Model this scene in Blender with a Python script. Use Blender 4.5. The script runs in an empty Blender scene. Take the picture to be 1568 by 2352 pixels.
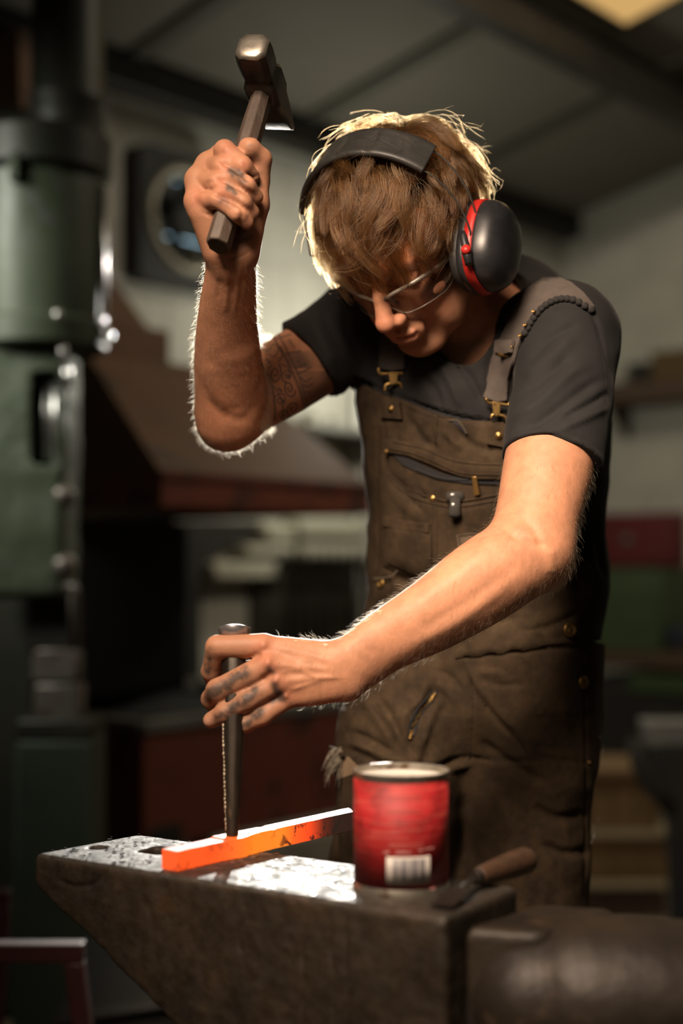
import bpy, bmesh, math, random
import numpy as np
from mathutils import Vector, Matrix, noise
from mathutils.bvhtree import BVHTree
from mathutils.geometry import delaunay_2d_cdt

SC = bpy.context.scene
COL = SC.collection
R = math.radians

# ------------------------------------------------------------------ camera
FPX, W, H = 3267.0, 1568, 2352
CAM = Vector((0.0, 0.0, 1.14))
PITCH = math.atan(114.0 / FPX)
cd = bpy.data.cameras.new('camera')
cd.sensor_fit = 'VERTICAL'
cd.sensor_height = 36.0
cd.sensor_width = 24.0
cd.lens = 36.0 * FPX / H
cd.clip_start = 0.05
cd.dof.use_dof = True
cd.dof.focus_distance = 1.57
cd.dof.aperture_fstop = 1.75
cam = bpy.data.objects.new('camera', cd)
cam.location = CAM
cam.rotation_euler = (math.pi / 2 + PITCH, 0, 0)
COL.objects.link(cam)
SC.camera = cam

# ------------------------------------------------------------------ world, lights, exposure
wd = bpy.data.worlds.new('world')
SC.world = wd
wd.use_nodes = True
bgn = wd.node_tree.nodes['Background']
bgn.inputs[0].default_value = (0.62, 0.62, 0.55, 1)
bgn.inputs[1].default_value = 0.018
SC.view_settings.view_transform = 'Standard'
SC.view_settings.look = 'None'
SC.view_settings.gamma = 1.0
SC.view_settings.exposure = 0.0
SC.view_settings.use_curve_mapping = False
SC.cycles.adaptive_threshold = 0.014
SC.cycles.max_bounces = 8
SC.cycles.diffuse_bounces = 3
SC.cycles.glossy_bounces = 3
SC.cycles.transparent_max_bounces = 16
SC.cycles.caustics_reflective = False
SC.cycles.caustics_refractive = False


def cam_pt(px, py, d):
    """World point seen at frame position (px, py), d metres along the view axis."""
    c, s = math.cos(PITCH), math.sin(PITCH)
    rx, ry = (px - 784.0) / FPX, (1176.0 - py) / FPX
    return Vector((CAM.x + d * rx, CAM.y + d * (c - ry * s), CAM.z + d * (s + ry * c)))


def light(name, kind, loc, target, energy, color, **kw):
    ld = bpy.data.lights.new(name, kind)
    ld.energy = energy
    ld.color = color
    for k, v in kw.items():
        setattr(ld, k, v)
    o = bpy.data.objects.new(name, ld)
    o.location = loc
    if target is not None:
        o.rotation_euler = (Vector(target) - Vector(loc)).to_track_quat('-Z', 'Y').to_euler()
    COL.objects.link(o)
    return o


# strobe head standing behind the smith (rim light and the glare on the anvil)
RIM = cam_pt(757, 600, 5.0)
light('back_strobe', 'SPOT', RIM, cam_pt(760, 1150, 1.6), 700.0, (1.0, 0.96, 0.88), shadow_soft_size=0.025, spot_size=R(42), spot_blend=0.4)
# second, lower strobe behind the raised arm
light('low_back_strobe', 'SPOT', cam_pt(535, 900, 3.4), cam_pt(560, 760, 1.65), 60.0, (1.0, 0.94, 0.84), shadow_soft_size=0.05, spot_size=R(30), spot_blend=0.3)
# bare lamp near the back wall
light('wall_lamp', 'POINT', cam_pt(905, 800, 5.55), None, 17.0, (1.0, 0.98, 0.82), shadow_soft_size=0.10)
# soft box in front of and above the smith
light('soft_box', 'AREA', (-0.30, 0.45, 2.15), (0.27, 1.60, 1.08), 8.3, (1.0, 0.76, 0.57),
      shape='RECTANGLE', size=0.55, size_y=0.55, spread=R(54))
# fill lights added without fixtures, for the right wall and power hammer
light('right_wall_fill', 'AREA', (1.6, 3.6, 3.6), (1.3, 6.5, 1.0), 56.0, (1.0, 0.90, 0.70), shape='DISK', size=0.6)
light('power_hammer_fill', 'AREA', (-1.5, 2.65, 2.2), (-0.72, 3.4, 1.50), 4.2, (1.0, 1.0, 0.86), shape='DISK', size=0.5, spread=R(74))


# ------------------------------------------------------------------ small helpers
def V(*a):
    return Vector(a)


def tag(o, label=None, cat=None, group=None, kind=None):
    if label:
        o['label'] = label
    if cat:
        o['category'] = cat
    if group:
        o['group'] = group
    if kind:
        o['kind'] = kind
    return o


def empty(name, loc=(0, 0, 0), **kw):
    o = bpy.data.objects.new(name, None)
    o.location = loc
    o.empty_display_size = 0.05
    COL.objects.link(o)
    return tag(o, **kw)


def put(name, me, m=None, parent=None):
    """Link mesh data (given in world coordinates) as one object, kept in place under its parent."""
    o = bpy.data.objects.new(name, me)
    if m is not None:
        me.materials.clear()
        me.materials.append(m)
    COL.objects.link(o)
    if parent is not None:
        o.parent = parent
        o.matrix_parent_inverse = pmat(parent).inverted()
    return o


def pmat(o):
    m = o.matrix_basis.copy()
    while o.parent is not None:
        m = o.parent.matrix_basis @ o.matrix_parent_inverse @ m if False else pmat(o.parent) @ o.matrix_parent_inverse @ m
        return m
    return m


def rebase(o, loc):
    """Move a top-level mesh object's origin to loc without moving its geometry."""
    loc = Vector(loc)
    o.data.transform(Matrix.Translation(-loc))
    o.location = loc
    return o


class MB:
    """Collects shapes into one mesh (world coordinates)."""

    def __init__(self):
        self.v, self.f, self.sm = [], [], []

    def add(self, vs, fs, smooth=False):
        n = len(self.v)
        self.v += [tuple(p) for p in vs]
        self.f += [tuple(i + n for i in f) for f in fs]
        self.sm += [smooth] * len(fs)
        return self

    def hexa(self, b, t):
        """8 corners: bottom ring b, top ring t (both counter-clockwise seen from above)."""
        return self.add(list(b) + list(t), [(3, 2, 1, 0), (4, 5, 6, 7), (0, 1, 5, 4), (1, 2, 6, 5), (2, 3, 7, 6), (3, 0, 4, 7)])

    def box(self, c, ax, ay, az, sx, sy, sz):
        c, ax, ay, az = Vector(c), Vector(ax) * sx / 2, Vector(ay) * sy / 2, Vector(az) * sz / 2
        b = [c - ax - ay - az, c + ax - ay - az, c + ax + ay - az, c - ax + ay - az]
        return self.hexa(b, [p + 2 * az for p in b])

    def prism(self, poly, ext):
        """poly: planar ring of points, extruded by vector ext."""
        n = len(poly)
        ext = Vector(ext)
        vs = [Vector(p) for p in poly] + [Vector(p) + ext for p in poly]
        fs = [tuple(range(n - 1, -1, -1)), tuple(range(n, 2 * n))]
        fs += [(i, (i + 1) % n, n + (i + 1) % n, n + i) for i in range(n)]
        return self.add(vs, fs)

    def loft(self, rings, smooth=True, caps=True, closed=True):
        n = len(rings[0])
        vs = [p for r in rings for p in r]
        fs = []
        for k in range(len(rings) - 1):
            for i in range(n if closed else n - 1):
                j = (i + 1) % n
                fs.append((k * n + i, k * n + j, (k + 1) * n + j, (k + 1) * n + i))
        base = len(self.v)
        self.add(vs, fs, smooth)
        if caps and closed:
            self.f += [tuple(base + i for i in range(n - 1, -1, -1)), tuple(base + (len(rings) - 1) * n + i for i in range(n))]
            self.sm += [False, False]
        return self

    def tube(self, pts, rad, n=10, caps=True, flat=1.0, side=None):
        pts = [Vector(p) for p in pts]
        if not hasattr(rad, '__len__'):
            rad = [rad] * len(pts)
        rings = []
        t0 = (pts[1] - pts[0]).normalized()
        u = Vector(side) if side is not None else t0.orthogonal().normalized()
        for i, p in enumerate(pts):
            a = pts[max(0, i - 1)]
            b = pts[min(len(pts) - 1, i + 1)]
            t = (b - a).normalized()
            u = (u - t * u.dot(t)).normalized()
            w = t.cross(u)
            rings.append([p + (u * math.cos(q) + w * flat * math.sin(q)) * rad[i] for q in [2 * math.pi * k / n for k in range(n)]])
        return self.loft(rings, True, caps)

    def lathe(self, prof, base, axis, n=48, side=None, closed_prof=False):
        """prof: (radius, height) pairs about axis from base."""
        base, axis = Vector(base), Vector(axis).normalized()
        u = (Vector(side) - axis * axis.dot(Vector(side))).normalized() if side is not None else axis.orthogonal().normalized()
        w = axis.cross(u)
        rings = [[base + axis * h + (u * math.cos(2 * math.pi * k / n) + w * math.sin(2 * math.pi * k / n)) * max(r, 1e-5) for k in range(n)] for r, h in prof]
        return self.loft(rings, True, caps=False)

    def mesh(self, name):
        me = bpy.data.meshes.new(name)
        me.from_pydata(self.v, [], self.f)
        me.polygons.foreach_set('use_smooth', self.sm)
        me.validate()
        me.update()
        return me

    def build(self, name, m=None, parent=None, bevel=0.0, seg=2, sharp=None):
        me = self.mesh(name)
        o = put(name, me, m, parent)
        fix_normals(me)
        if bevel:
            md = o.modifiers.new('bevel', 'BEVEL')
            md.width = bevel
            md.segments = seg
            md.limit_method = 'ANGLE'
            md.angle_limit = R(40)
            md.harden_normals = False
            me.polygons.foreach_set('use_smooth', [True] * len(me.polygons))
            me.set_sharp_from_angle(angle=R(35))
        elif sharp:
            me.polygons.foreach_set('use_smooth', [True] * len(me.polygons))
            me.set_sharp_from_angle(angle=R(sharp))
        return o


def fix_normals(me):
    bm = bmesh.new()
    bm.from_mesh(me)
    bmesh.ops.remove_doubles(bm, verts=bm.verts, dist=1e-7)
    bmesh.ops.recalc_face_normals(bm, faces=bm.faces)
    bm.to_mesh(me)
    bm.free()


def spline(pts, n):
    """Catmull-Rom resample of a point list (any dimension) into n points."""
    P = np.array([list(p) for p in pts], float)
    P = np.vstack([2 * P[0] - P[1], P, 2 * P[-1] - P[-2]])
    out = []
    m = len(P) - 3
    for i in range(n):
        t = i / (n - 1) * m
        k = min(int(t), m - 1)
        t -= k
        a, b, c, d = P[k:k + 4]
        out.append(0.5 * ((2 * b) + (c - a) * t + (2 * a - 5 * b + 4 * c - d) * t * t + (3 * b - a - 3 * c + d) * t ** 3))
    return np.array(out)


# ------------------------------------------------------------------ materials
def new_mat(name):
    m = bpy.data.materials.new(name)
    m.use_nodes = True
    nt = m.node_tree
    return m, nt, nt.nodes['Principled BSDF']


def N(nt, kind, **kw):
    n = nt.nodes.new(kind)
    for k, v in kw.items():
        if k.startswith('_'):
            setattr(n, k[1:], v)
        else:
            n.inputs[k].default_value = v
    return n


def ramp(nt, fac, stops):
    n = nt.nodes.new('ShaderNodeValToRGB')
    while len(n.color_ramp.elements) < len(stops):
        n.color_ramp.elements.new(0.5)
    for e, (p, c) in zip(n.color_ramp.elements, stops):
        e.position = p
        e.color = tuple(c) + (1,) if len(c) == 3 else c
    nt.links.new(fac, n.inputs[0])
    return n


def pm(name, c1, c2=None, scale=6.0, rough=0.6, rough2=None, metal=0.0, bump=0.0, bscale=None, detail=6.0,
       spots=None, spot_scale=20.0, spot_amt=0.35, spec=0.5, stretch=(1, 1, 1), lo=0.35, hi=0.65, dist=0.002):
    """Procedural material: two tones mixed by noise, optional blotches of a third tone, fine bump."""
    m, nt, b = new_mat(name)
    L = nt.links.new
    tc = N(nt, 'ShaderNodeTexCoord')
    mp = N(nt, 'ShaderNodeMapping')
    mp.inputs['Scale'].default_value = stretch
    L(tc.outputs['Object'], mp.inputs[0])
    no = N(nt, 'ShaderNodeTexNoise', Scale=scale, Detail=detail, Roughness=0.6)
    L(mp.outputs[0], no.inputs['Vector'])
    col = ramp(nt, no.outputs['Fac'], [(lo, c1), (hi, c2 or c1)]).outputs[0]
    if spots:
        n2 = N(nt, 'ShaderNodeTexNoise', Scale=spot_scale, Detail=5.0, Roughness=0.65)
        L(mp.outputs[0], n2.inputs['Vector'])
        r2 = ramp(nt, n2.outputs['Fac'], [(0.62 - spot_amt * 0.3, (0, 0, 0)), (0.72 - spot_amt * 0.3, (1, 1, 1))])
        mx = nt.nodes.new('ShaderNodeMix')
        mx.data_type = 'RGBA'
        L(r2.outputs[0], mx.inputs[0])
        L(col, mx.inputs[6])
        mx.inputs[7].default_value = tuple(spots) + (1,)
        col = mx.outputs[2]
    L(col, b.inputs['Base Color'])
    b.inputs['Metallic'].default_value = metal
    b.inputs['Specular IOR Level'].default_value = spec
    if rough2 is not None:
        mr = N(nt, 'ShaderNodeMapRange')
        mr.inputs['From Min'].default_value = 0.35
        mr.inputs['From Max'].default_value = 0.65
        mr.inputs['To Min'].default_value = rough
        mr.inputs['To Max'].default_value = rough2
        L(no.outputs['Fac'], mr.inputs[0])
        L(mr.outputs[0], b.inputs['Roughness'])
    else:
        b.inputs['Roughness'].default_value = rough
    if bump:
        nb = N(nt, 'ShaderNodeTexNoise', Scale=bscale or scale * 6, Detail=5.0, Roughness=0.6)
        L(mp.outputs[0], nb.inputs['Vector'])
        bp = N(nt, 'ShaderNodeBump', Strength=bump, Distance=dist)
        L(nb.outputs['Fac'], bp.inputs['Height'])
        L(bp.outputs[0], b.inputs['Normal'])
    return m


def emit(name, col, strength):
    m, nt, b = new_mat(name)
    b.inputs['Base Color'].default_value = (0, 0, 0, 1)
    b.inputs['Emission Color'].default_value = tuple(col) + (1,)
    b.inputs['Emission Strength'].default_value = strength
    return m


# ------------------------------------------------------------------ implicit surfaces (for the figure and its clothes)
def nrm(a):
    a = np.asarray(a, float)
    return a / np.linalg.norm(a)


class Field:
    """Signed distance field: a list of blended solids, evaluated on point arrays and meshed by surface nets."""

    def __init__(self):
        self.ops = []
        self.disp = []

    def _add(self, op, fn, c, rad, k):
        self.ops.append((op, fn, np.asarray(c, float), float(rad), k))
        return self

    def ell(self, c, r, k=0.01, M=None, op='u'):
        c, r = np.asarray(c, float), np.asarray(r, float)

        def fn(p):
            q = p - c
            if M is not None:
                q = q @ M.T
            k0 = np.linalg.norm(q / r, axis=1)
            k1 = np.linalg.norm(q / (r * r), axis=1)
            return np.where(k1 > 1e-9, k0 * (k0 - 1.0) / np.maximum(k1, 1e-9), -r.min())
        return self._add(op, fn, c, r.max(), k)

    def cone(self, a, b, r1, r2, k=0.01, op='u'):
        a, b = np.asarray(a, float), np.asarray(b, float)
        ab = b - a
        l2 = max(ab @ ab, 1e-12)

        def fn(p):
            t = np.clip((p - a) @ ab / l2, 0, 1)
            return np.linalg.norm(p - a - t[:, None] * ab, axis=1) - (r1 + (r2 - r1) * t)
        return self._add(op, fn, (a + b) / 2, np.linalg.norm(ab) / 2 + max(r1, r2), k)

    def chain(self, pts, rads, k=0.004, op='u', kin=None):
        for i in range(len(pts) - 1):
            self.cone(pts[i], pts[i + 1], rads[i], rads[i + 1], k if i == 0 else (kin if kin is not None else 0.003), op)
        return self

    def limb(self, pts, rv, rw, side, k=0.01, op='u', n=18):
        """Smooth tube with elliptic sections: rv along side, rw across it; splined through pts."""
        A = spline([list(p) + [a, b] for p, a, b in zip(pts, rv, rw)], n)
        P, RV, RW = A[:, :3], A[:, 3], A[:, 4]
        side = np.asarray(side, float)
        c = (P.min(0) + P.max(0)) / 2
        rad = (np.linalg.norm(P - c, axis=1) + np.maximum(RV, RW)).max()
        T = np.gradient(P, axis=0)
        T /= np.linalg.norm(T, axis=1)[:, None]
        SD = side - T * (T @ side)[:, None]
        SD /= np.linalg.norm(SD, axis=1)[:, None]

        def fn(p):
            best = np.full(len(p), 1e9)
            at = np.zeros(len(p))
            for i in range(n - 1):
                a, ab = P[i], P[i + 1] - P[i]
                t = np.clip((p - a) @ ab / (ab @ ab), 0, 1)
                q = p - a - t[:, None] * ab
                d2 = (q * q).sum(1)
                m = d2 < best
                best[m] = d2[m]
                at[m] = i + t[m]
            i = np.minimum(at.astype(int), n - 2)
            f = (at - i)
            lerp = lambda X: X[i] * (1 - f[:, None] if X.ndim > 1 else 1 - f) + X[i + 1] * (f[:, None] if X.ndim > 1 else f)
            q = p - lerp(P)
            s = lerp(SD)
            v1 = (q * s).sum(1)
            w1 = np.sqrt(np.maximum((q * q).sum(1) - v1 * v1, 0))
            r1, r2 = lerp(RV), lerp(RW)
            k0 = np.sqrt((v1 / r1) ** 2 + (w1 / r2) ** 2)
            k1 = np.sqrt((v1 / r1 ** 2) ** 2 + (w1 / r2 ** 2) ** 2)
            return np.where(k1 > 1e-9, k0 * (k0 - 1) / np.maximum(k1, 1e-9), -np.minimum(r1, r2))
        return self._add(op, fn, c, rad, k)

    def plane_cut(self, point, normal, k=0.002):
        """Remove everything on the normal's side of the plane."""
        point, normal = np.asarray(point, float), nrm(normal)
        return self._add('s', lambda p: -((p - point) @ normal), point, 50.0, k)

    def custom(self, op, fn, c, rad, k):
        return self._add(op, fn, c, rad, k)

    def __call__(self, p):
        d = np.full(len(p), 10.0)
        for op, fn, c, rad, k in self.ops:
            lb = np.linalg.norm(p - c, axis=1) - rad
            if op == 'u':
                m = lb < d + k + 0.01
            else:
                m = lb < np.maximum(-d, 0) + k + 0.02
            if not m.any():
                continue
            e = fn(p[m])
            dm = d[m]
            kk = max(k, 1e-5)
            if op == 'u':
                h = np.maximum(kk - np.abs(dm - e), 0) / kk
                d[m] = np.minimum(dm, e) - h * h * kk * 0.25
            elif op == 's':
                h = np.maximum(kk - np.abs(dm + e), 0) / kk
                d[m] = np.maximum(dm, -e) + h * h * kk * 0.25
            else:
                h = np.maximum(kk - np.abs(dm - e), 0) / kk
                d[m] = np.maximum(dm, e) + h * h * kk * 0.25
        for fn in self.disp:
            d = d + fn(p)
        return d

    def mesh(self, name, lo, hi, h, levels=3, safe=1.8):
        lo, hi = np.asarray(lo, float), np.asarray(hi, float)
        h0 = h * 2 ** levels
        n = np.ceil((hi - lo) / h0).astype(int)
        g = np.stack(np.meshgrid(*[np.arange(k) for k in n], indexing='ij'), -1).reshape(-1, 3)
        hh = h0
        for lev in range(levels + 1):
            d = self(lo + (g + 0.5) * hh)
            g = g[np.abs(d) < hh * 0.87 * safe]
            if lev < levels:
                g = (g[:, None, :] * 2 + np.array([[i, j, k] for i in (0, 1) for j in (0, 1) for k in (0, 1)])[None]).reshape(-1, 3)
                hh /= 2
        S = 1 << 20
        key = lambda a: (a[..., 0].astype(np.int64) * S + a[..., 1]) * S + a[..., 2]
        corners = np.array([[i, j, k] for i in (0, 1) for j in (0, 1) for k in (0, 1)])
        cc = g[:, None, :] + corners[None]
        ck = key(cc)
        uk, inv = np.unique(ck.ravel(), return_inverse=True)
        up = np.stack([uk // S // S, uk // S % S, uk % S], -1)
        val = np.empty(len(uk))
        for i in range(0, len(uk), 400000):
            val[i:i + 400000] = self(lo + up[i:i + 400000] * h)
        cv = val[inv.reshape(ck.shape)]
        ins = cv < 0
        mix = ins.any(1) & ~ins.all(1)
        g, cv, ins = g[mix], cv[mix], ins[mix]
        acc = np.zeros((len(g), 3))
        cnt = np.zeros(len(g))
        edges = [(a, b) for a in range(8) for b in range(a + 1, 8) if np.abs(corners[a] - corners[b]).sum() == 1]
        for a, b in edges:
            m = ins[:, a] != ins[:, b]
            t = cv[m, a] / (cv[m, a] - cv[m, b])
            acc[m] += corners[a] + t[:, None] * (corners[b] - corners[a])
            cnt[m] += 1
        verts = lo + (g + acc / cnt[:, None]) * h
        gk = key(g)
        order = np.argsort(gk)
        sk = gk[order]

        def find(k):
            i = np.clip(np.searchsorted(sk, k), 0, len(sk) - 1)
            return np.where(sk[i] == k, order[i], -1)
        quads = []
        for ax, (bx, cx) in ((0, (1, 2)), (1, (2, 0)), (2, (0, 1))):
            other = [4, 2, 1][ax]
            m = np.where(ins[:, 0] != ins[:, other])[0]
            e1, e2 = np.zeros(3, int), np.zeros(3, int)
            e1[bx] = 1
            e2[cx] = 1
            q = np.stack([m, find(key(g[m] - e1)), find(key(g[m] - e1 - e2)), find(key(g[m] - e2))], 1)
            flip = ins[m, 0]
            q[~flip] = q[~flip][:, ::-1]
            quads.append(q[(q >= 0).all(1)])
        quads = np.concatenate(quads)
        me = bpy.data.meshes.new(name)
        me.vertices.add(len(verts))
        me.vertices.foreach_set('co', verts.ravel())
        me.loops.add(len(quads) * 4)
        me.loops.foreach_set('vertex_index', quads.ravel())
        me.polygons.add(len(quads))
        me.polygons.foreach_set('loop_start', np.arange(len(quads)) * 4)
        me.polygons.foreach_set('loop_total', np.full(len(quads), 4))
        me.update(calc_edges=True)
        me.polygons.foreach_set('use_smooth', np.ones(len(quads), bool))
        return me


def vnoise(p, scale, seed=0):
    """Smooth value noise in [-1, 1] on an (n, 3) array."""
    q = p * scale + seed * 17.31
    i = np.floor(q).astype(np.int64)
    f = q - i
    f = f * f * (3 - 2 * f)
    out = 0
    for a in (0, 1):
        for b in (0, 1):
            for c in (0, 1):
                hsh = ((i[:, 0] + a) * 73856093) ^ ((i[:, 1] + b) * 19349663) ^ ((i[:, 2] + c) * 83492791) ^ (seed * 2654435)
                hsh = (hsh ^ (hsh >> 13)) * 1274126177 & 0x7FFFFFFF
                v = (hsh % 100003) / 50001.5 - 1
                out = out + v * (f[:, 0] if a else 1 - f[:, 0]) * (f[:, 1] if b else 1 - f[:, 1]) * (f[:, 2] if c else 1 - f[:, 2])
    return out


def fbm(p, scale, seed=0, oct=3):
    return sum(vnoise(p, scale * 2 ** o, seed + o) * 0.5 ** o for o in range(oct))


def get_co(me):
    a = np.empty(len(me.vertices) * 3)
    me.vertices.foreach_get('co', a)
    return a.reshape(-1, 3)


def get_no(me):
    a = np.empty(len(me.vertices) * 3)
    me.vertex_normals.foreach_get('vector', a)
    return a.reshape(-1, 3)


def set_co(me, a):
    me.vertices.foreach_set('co', np.ascontiguousarray(a).ravel())
    me.update()


def relax(me, it=2, f=0.5):
    n = len(me.vertices)
    e = np.empty(len(me.edges) * 2, int)
    me.edges.foreach_get('vertices', e)
    e = e.reshape(-1, 2)
    co = get_co(me)
    cnt = np.bincount(e.ravel(), minlength=n)[:, None]
    for k in range(it):
        for ff in (f, -f * 1.04):
            s = np.zeros_like(co)
            for ax in range(3):
                s[:, ax] = np.bincount(e[:, 0], co[e[:, 1], ax], n) + np.bincount(e[:, 1], co[e[:, 0], ax], n)
            co = co + ff * (s / np.maximum(cnt, 1) - co)
    set_co(me, co)


def to_px(co):
    """Project world points to frame pixels; returns (px, py, depth)."""
    c, s = math.cos(PITCH), math.sin(PITCH)
    q = co - np.array(CAM)
    d = q[:, 1] * c + q[:, 2] * s
    ry = -q[:, 1] * s + q[:, 2] * c
    return 784 + FPX * q[:, 0] / d, 1176 - FPX * ry / d, d


def poly_dist(x, y, line):
    """Distance in pixels from points to a polyline, and position along it (0..1)."""
    L = np.asarray(line, float)
    best = np.full(len(x), 1e9)
    pos = np.zeros(len(x))
    seg = np.linalg.norm(np.diff(L, axis=0), axis=1)
    tot, run = seg.sum(), 0.0
    for i in range(len(L) - 1):
        a, b = L[i], L[i + 1]
        ab = b - a
        t = np.clip(((x - a[0]) * ab[0] + (y - a[1]) * ab[1]) / (ab @ ab + 1e-9), 0, 1)
        d = np.hypot(x - a[0] - t * ab[0], y - a[1] - t * ab[1])
        m = d < best
        best[m] = d[m]
        pos[m] = (run + t[m] * seg[i]) / tot
        run += seg[i]
    return best, pos


def sculpt(me, strokes, dmin=0.0, dmax=99.0):
    """Push camera-facing skin or cloth along its normal under each stroke: (polyline, width px, height m)."""
    co, no = get_co(me), get_no(me)
    x, y, d = to_px(co)
    view = co - np.array(CAM)
    facing = np.clip(-(no * view).sum(1) / np.linalg.norm(view, axis=1) * 2.5, 0, 1) * ((d > dmin) & (d < dmax))
    add = np.zeros(len(co))
    for line, w, amp in strokes:
        L = np.asarray(line, float)
        if len(L) > 2:
            L = spline(L, len(L) * 5)
        m = (facing > 0) & (x > L[:, 0].min() - 3 * w) & (x < L[:, 0].max() + 3 * w) & (y > L[:, 1].min() - 3 * w) & (y < L[:, 1].max() + 3 * w)
        if not m.any():
            continue
        dist, pos = poly_dist(x[m], y[m], L)
        taper = np.minimum(1, np.minimum(pos, 1 - pos) * 5 + 0.15)
        add[m] += amp * np.exp(-(dist / w) ** 2) * taper
    set_co(me, co + no * (add * facing)[:, None])


def bvh_of(objs):
    vs, fs = [], []
    for o in objs:
        co = get_co(o.data)
        n = len(vs)
        vs += [tuple(c) for c in co]
        fs += [tuple(i + n for i in p.vertices) for p in o.data.polygons]
    return BVHTree.FromPolygons(vs, fs)


def hit(bvh, px, py):
    d = (cam_pt(px, py, 1.0) - CAM).normalized()
    loc, no, idx, dist = bvh.ray_cast(CAM, d)
    return loc, no


def smooth_normal(bvh, px, py, r=7):
    acc, n = Vector(), 0
    for dx, dy in ((0, 0), (r, 0), (-r, 0), (0, r), (0, -r)):
        l, no = hit(bvh, px + dx, py + dy)
        if no is not None:
            acc += no
    return acc.normalized() if acc.length > 0 else None


def inside(poly, x, y):
    c = False
    n = len(poly)
    for i in range(n):
        (x1, y1), (x2, y2) = poly[i], poly[i - 1]
        if (y1 > y) != (y2 > y) and x < (x2 - x1) * (y - y1) / (y2 - y1) + x1:
            c = not c
    return c


def drape(name, poly, bvh, off, thick, m, parent, step=7.0, puff=0.0, uvfun=None):
    """A cloth patch with real thickness laid on the garment under it; poly is its outline as traced on the surface."""
    ring = []
    for i in range(len(poly)):
        a, b = np.array(poly[i], float), np.array(poly[(i + 1) % len(poly)], float)
        k = max(1, int(np.linalg.norm(b - a) / step))
        ring += [tuple(a + (b - a) * t / k) for t in range(k)]
    xs, ys = [p[0] for p in ring], [p[1] for p in ring]
    inn = []
    y = min(ys) + step
    row = 0
    while y < max(ys):
        x = min(xs) + (step / 2 if row % 2 else 0)
        while x < max(xs):
            if inside(ring, x, y) and min((x - a) ** 2 + (y - b) ** 2 for a, b in ring) > (0.6 * step) ** 2:
                inn.append((x, y))
            x += step
        y += step * 0.9
        row += 1
    n = len(ring)
    pts = [Vector((p[0], p[1])) for p in ring + inn]
    vo, eo, fo, vi, _, _ = delaunay_2d_cdt(pts, [(i, (i + 1) % n) for i in range(n)], [list(range(n))], 1, 1e-6)
    P, Q, ok = [], [], []
    last = None
    for v in vo:
        l, _ = hit(bvh, v.x, v.y)
        nn = smooth_normal(bvh, v.x, v.y)
        if l is None:
            ok.append(False)
            P.append(Vector())
            Q.append(Vector())
            continue
        e = 1.0
        if puff:
            dm = min(math.hypot(v.x - a, v.y - b) for a, b in ring)
            e = min(1.0, dm / 25.0)
        P.append(l + nn * (off + puff * e))
        Q.append(l + nn * (off - thick))
        ok.append(True)
    k = len(vo)
    fs = [tuple(f) for f in fo if all(ok[i] for i in f)]
    cnt = {}
    for f in fs:
        for i in range(len(f)):
            e = (f[i], f[(i + 1) % len(f)])
            cnt[e] = cnt.get(e, 0) + 1
    side = [(a, b, b + k, a + k) for (a, b) in cnt if (b, a) not in cnt]
    me = bpy.data.meshes.new(name)
    me.from_pydata([tuple(p) for p in P + Q], [], [f for f in fs] + [tuple(i + k for i in f[::-1]) for f in fs] + side)
    me.validate()
    bm = bmesh.new()
    bm.from_mesh(me)
    bmesh.ops.delete(bm, geom=[v for v in bm.verts if not v.link_faces], context='VERTS')
    bmesh.ops.recalc_face_normals(bm, faces=bm.faces)
    bm.to_mesh(me)
    bm.free()
    me.polygons.foreach_set('use_smooth', [True] * len(me.polygons))
    me.set_sharp_from_angle(angle=R(50))
    return put(name, me, m, parent)


def drape_line(mb, line, bvh, off, r, n=6, step=6.0, smooth=True):
    """A cord or seam ridge laid along a traced line on the garment."""
    L = np.asarray(line, float)
    if smooth and len(L) > 2:
        L = spline(L, len(L) * 6)
    pts = []
    for i in range(len(L) - 1):
        k = max(1, int(np.linalg.norm(L[i + 1] - L[i]) / step))
        pts += [L[i] + (L[i + 1] - L[i]) * t / k for t in range(k)]
    pts.append(L[-1])
    out = []
    for p in pts:
        l, no = hit(bvh, *p)
        if l is not None:
            out.append(l + no * off)
    if len(out) > 2:
        mb.tube(out, r, n)
    return out


# ------------------------------------------------------------------ the room: wall directions and placing helpers
ROOM_A = R(40)
WD = V(math.sin(ROOM_A), math.cos(ROOM_A), 0)      # along the back wall, towards the far corner
VD = V(math.cos(ROOM_A), -math.sin(ROOM_A), 0)     # out of the back wall, into the room
UP = V(0, 0, 1)
C0 = V(1.185, 7.5, 0)                               # foot of the far corner
EAVE, PITCHR = 2.95, 0.232


def rp(a, b, z):
    """a metres left of the far corner, b metres out from the back wall, z up."""
    return C0 - WD * a + VD * b + UP * z


def a_at(px, b):
    t = (px - 784) / FPX
    return (C0.x + b * VD.x - t * (C0.y + b * VD.y)) / (WD.x - t * WD.y)


def b_at(px, a):
    t = (px - 784) / FPX
    return (t * (C0.y - a * WD.y) - C0.x + a * WD.x) / (VD.x - t * VD.y)


def z_at(py, a, b):
    return CAM.z + (1290 - py) / FPX * rp(a, b, 0).y


def rbox(mb, a0, a1, b0, b1, z0, z1):
    return mb.hexa([rp(a1, b0, z0), rp(a0, b0, z0), rp(a0, b1, z0), rp(a1, b1, z0)][::-1],
                   [rp(a1, b0, z1), rp(a0, b0, z1), rp(a0, b1, z1), rp(a1, b1, z1)][::-1])


def roof_z(b):
    return EAVE + PITCHR * b


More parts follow.
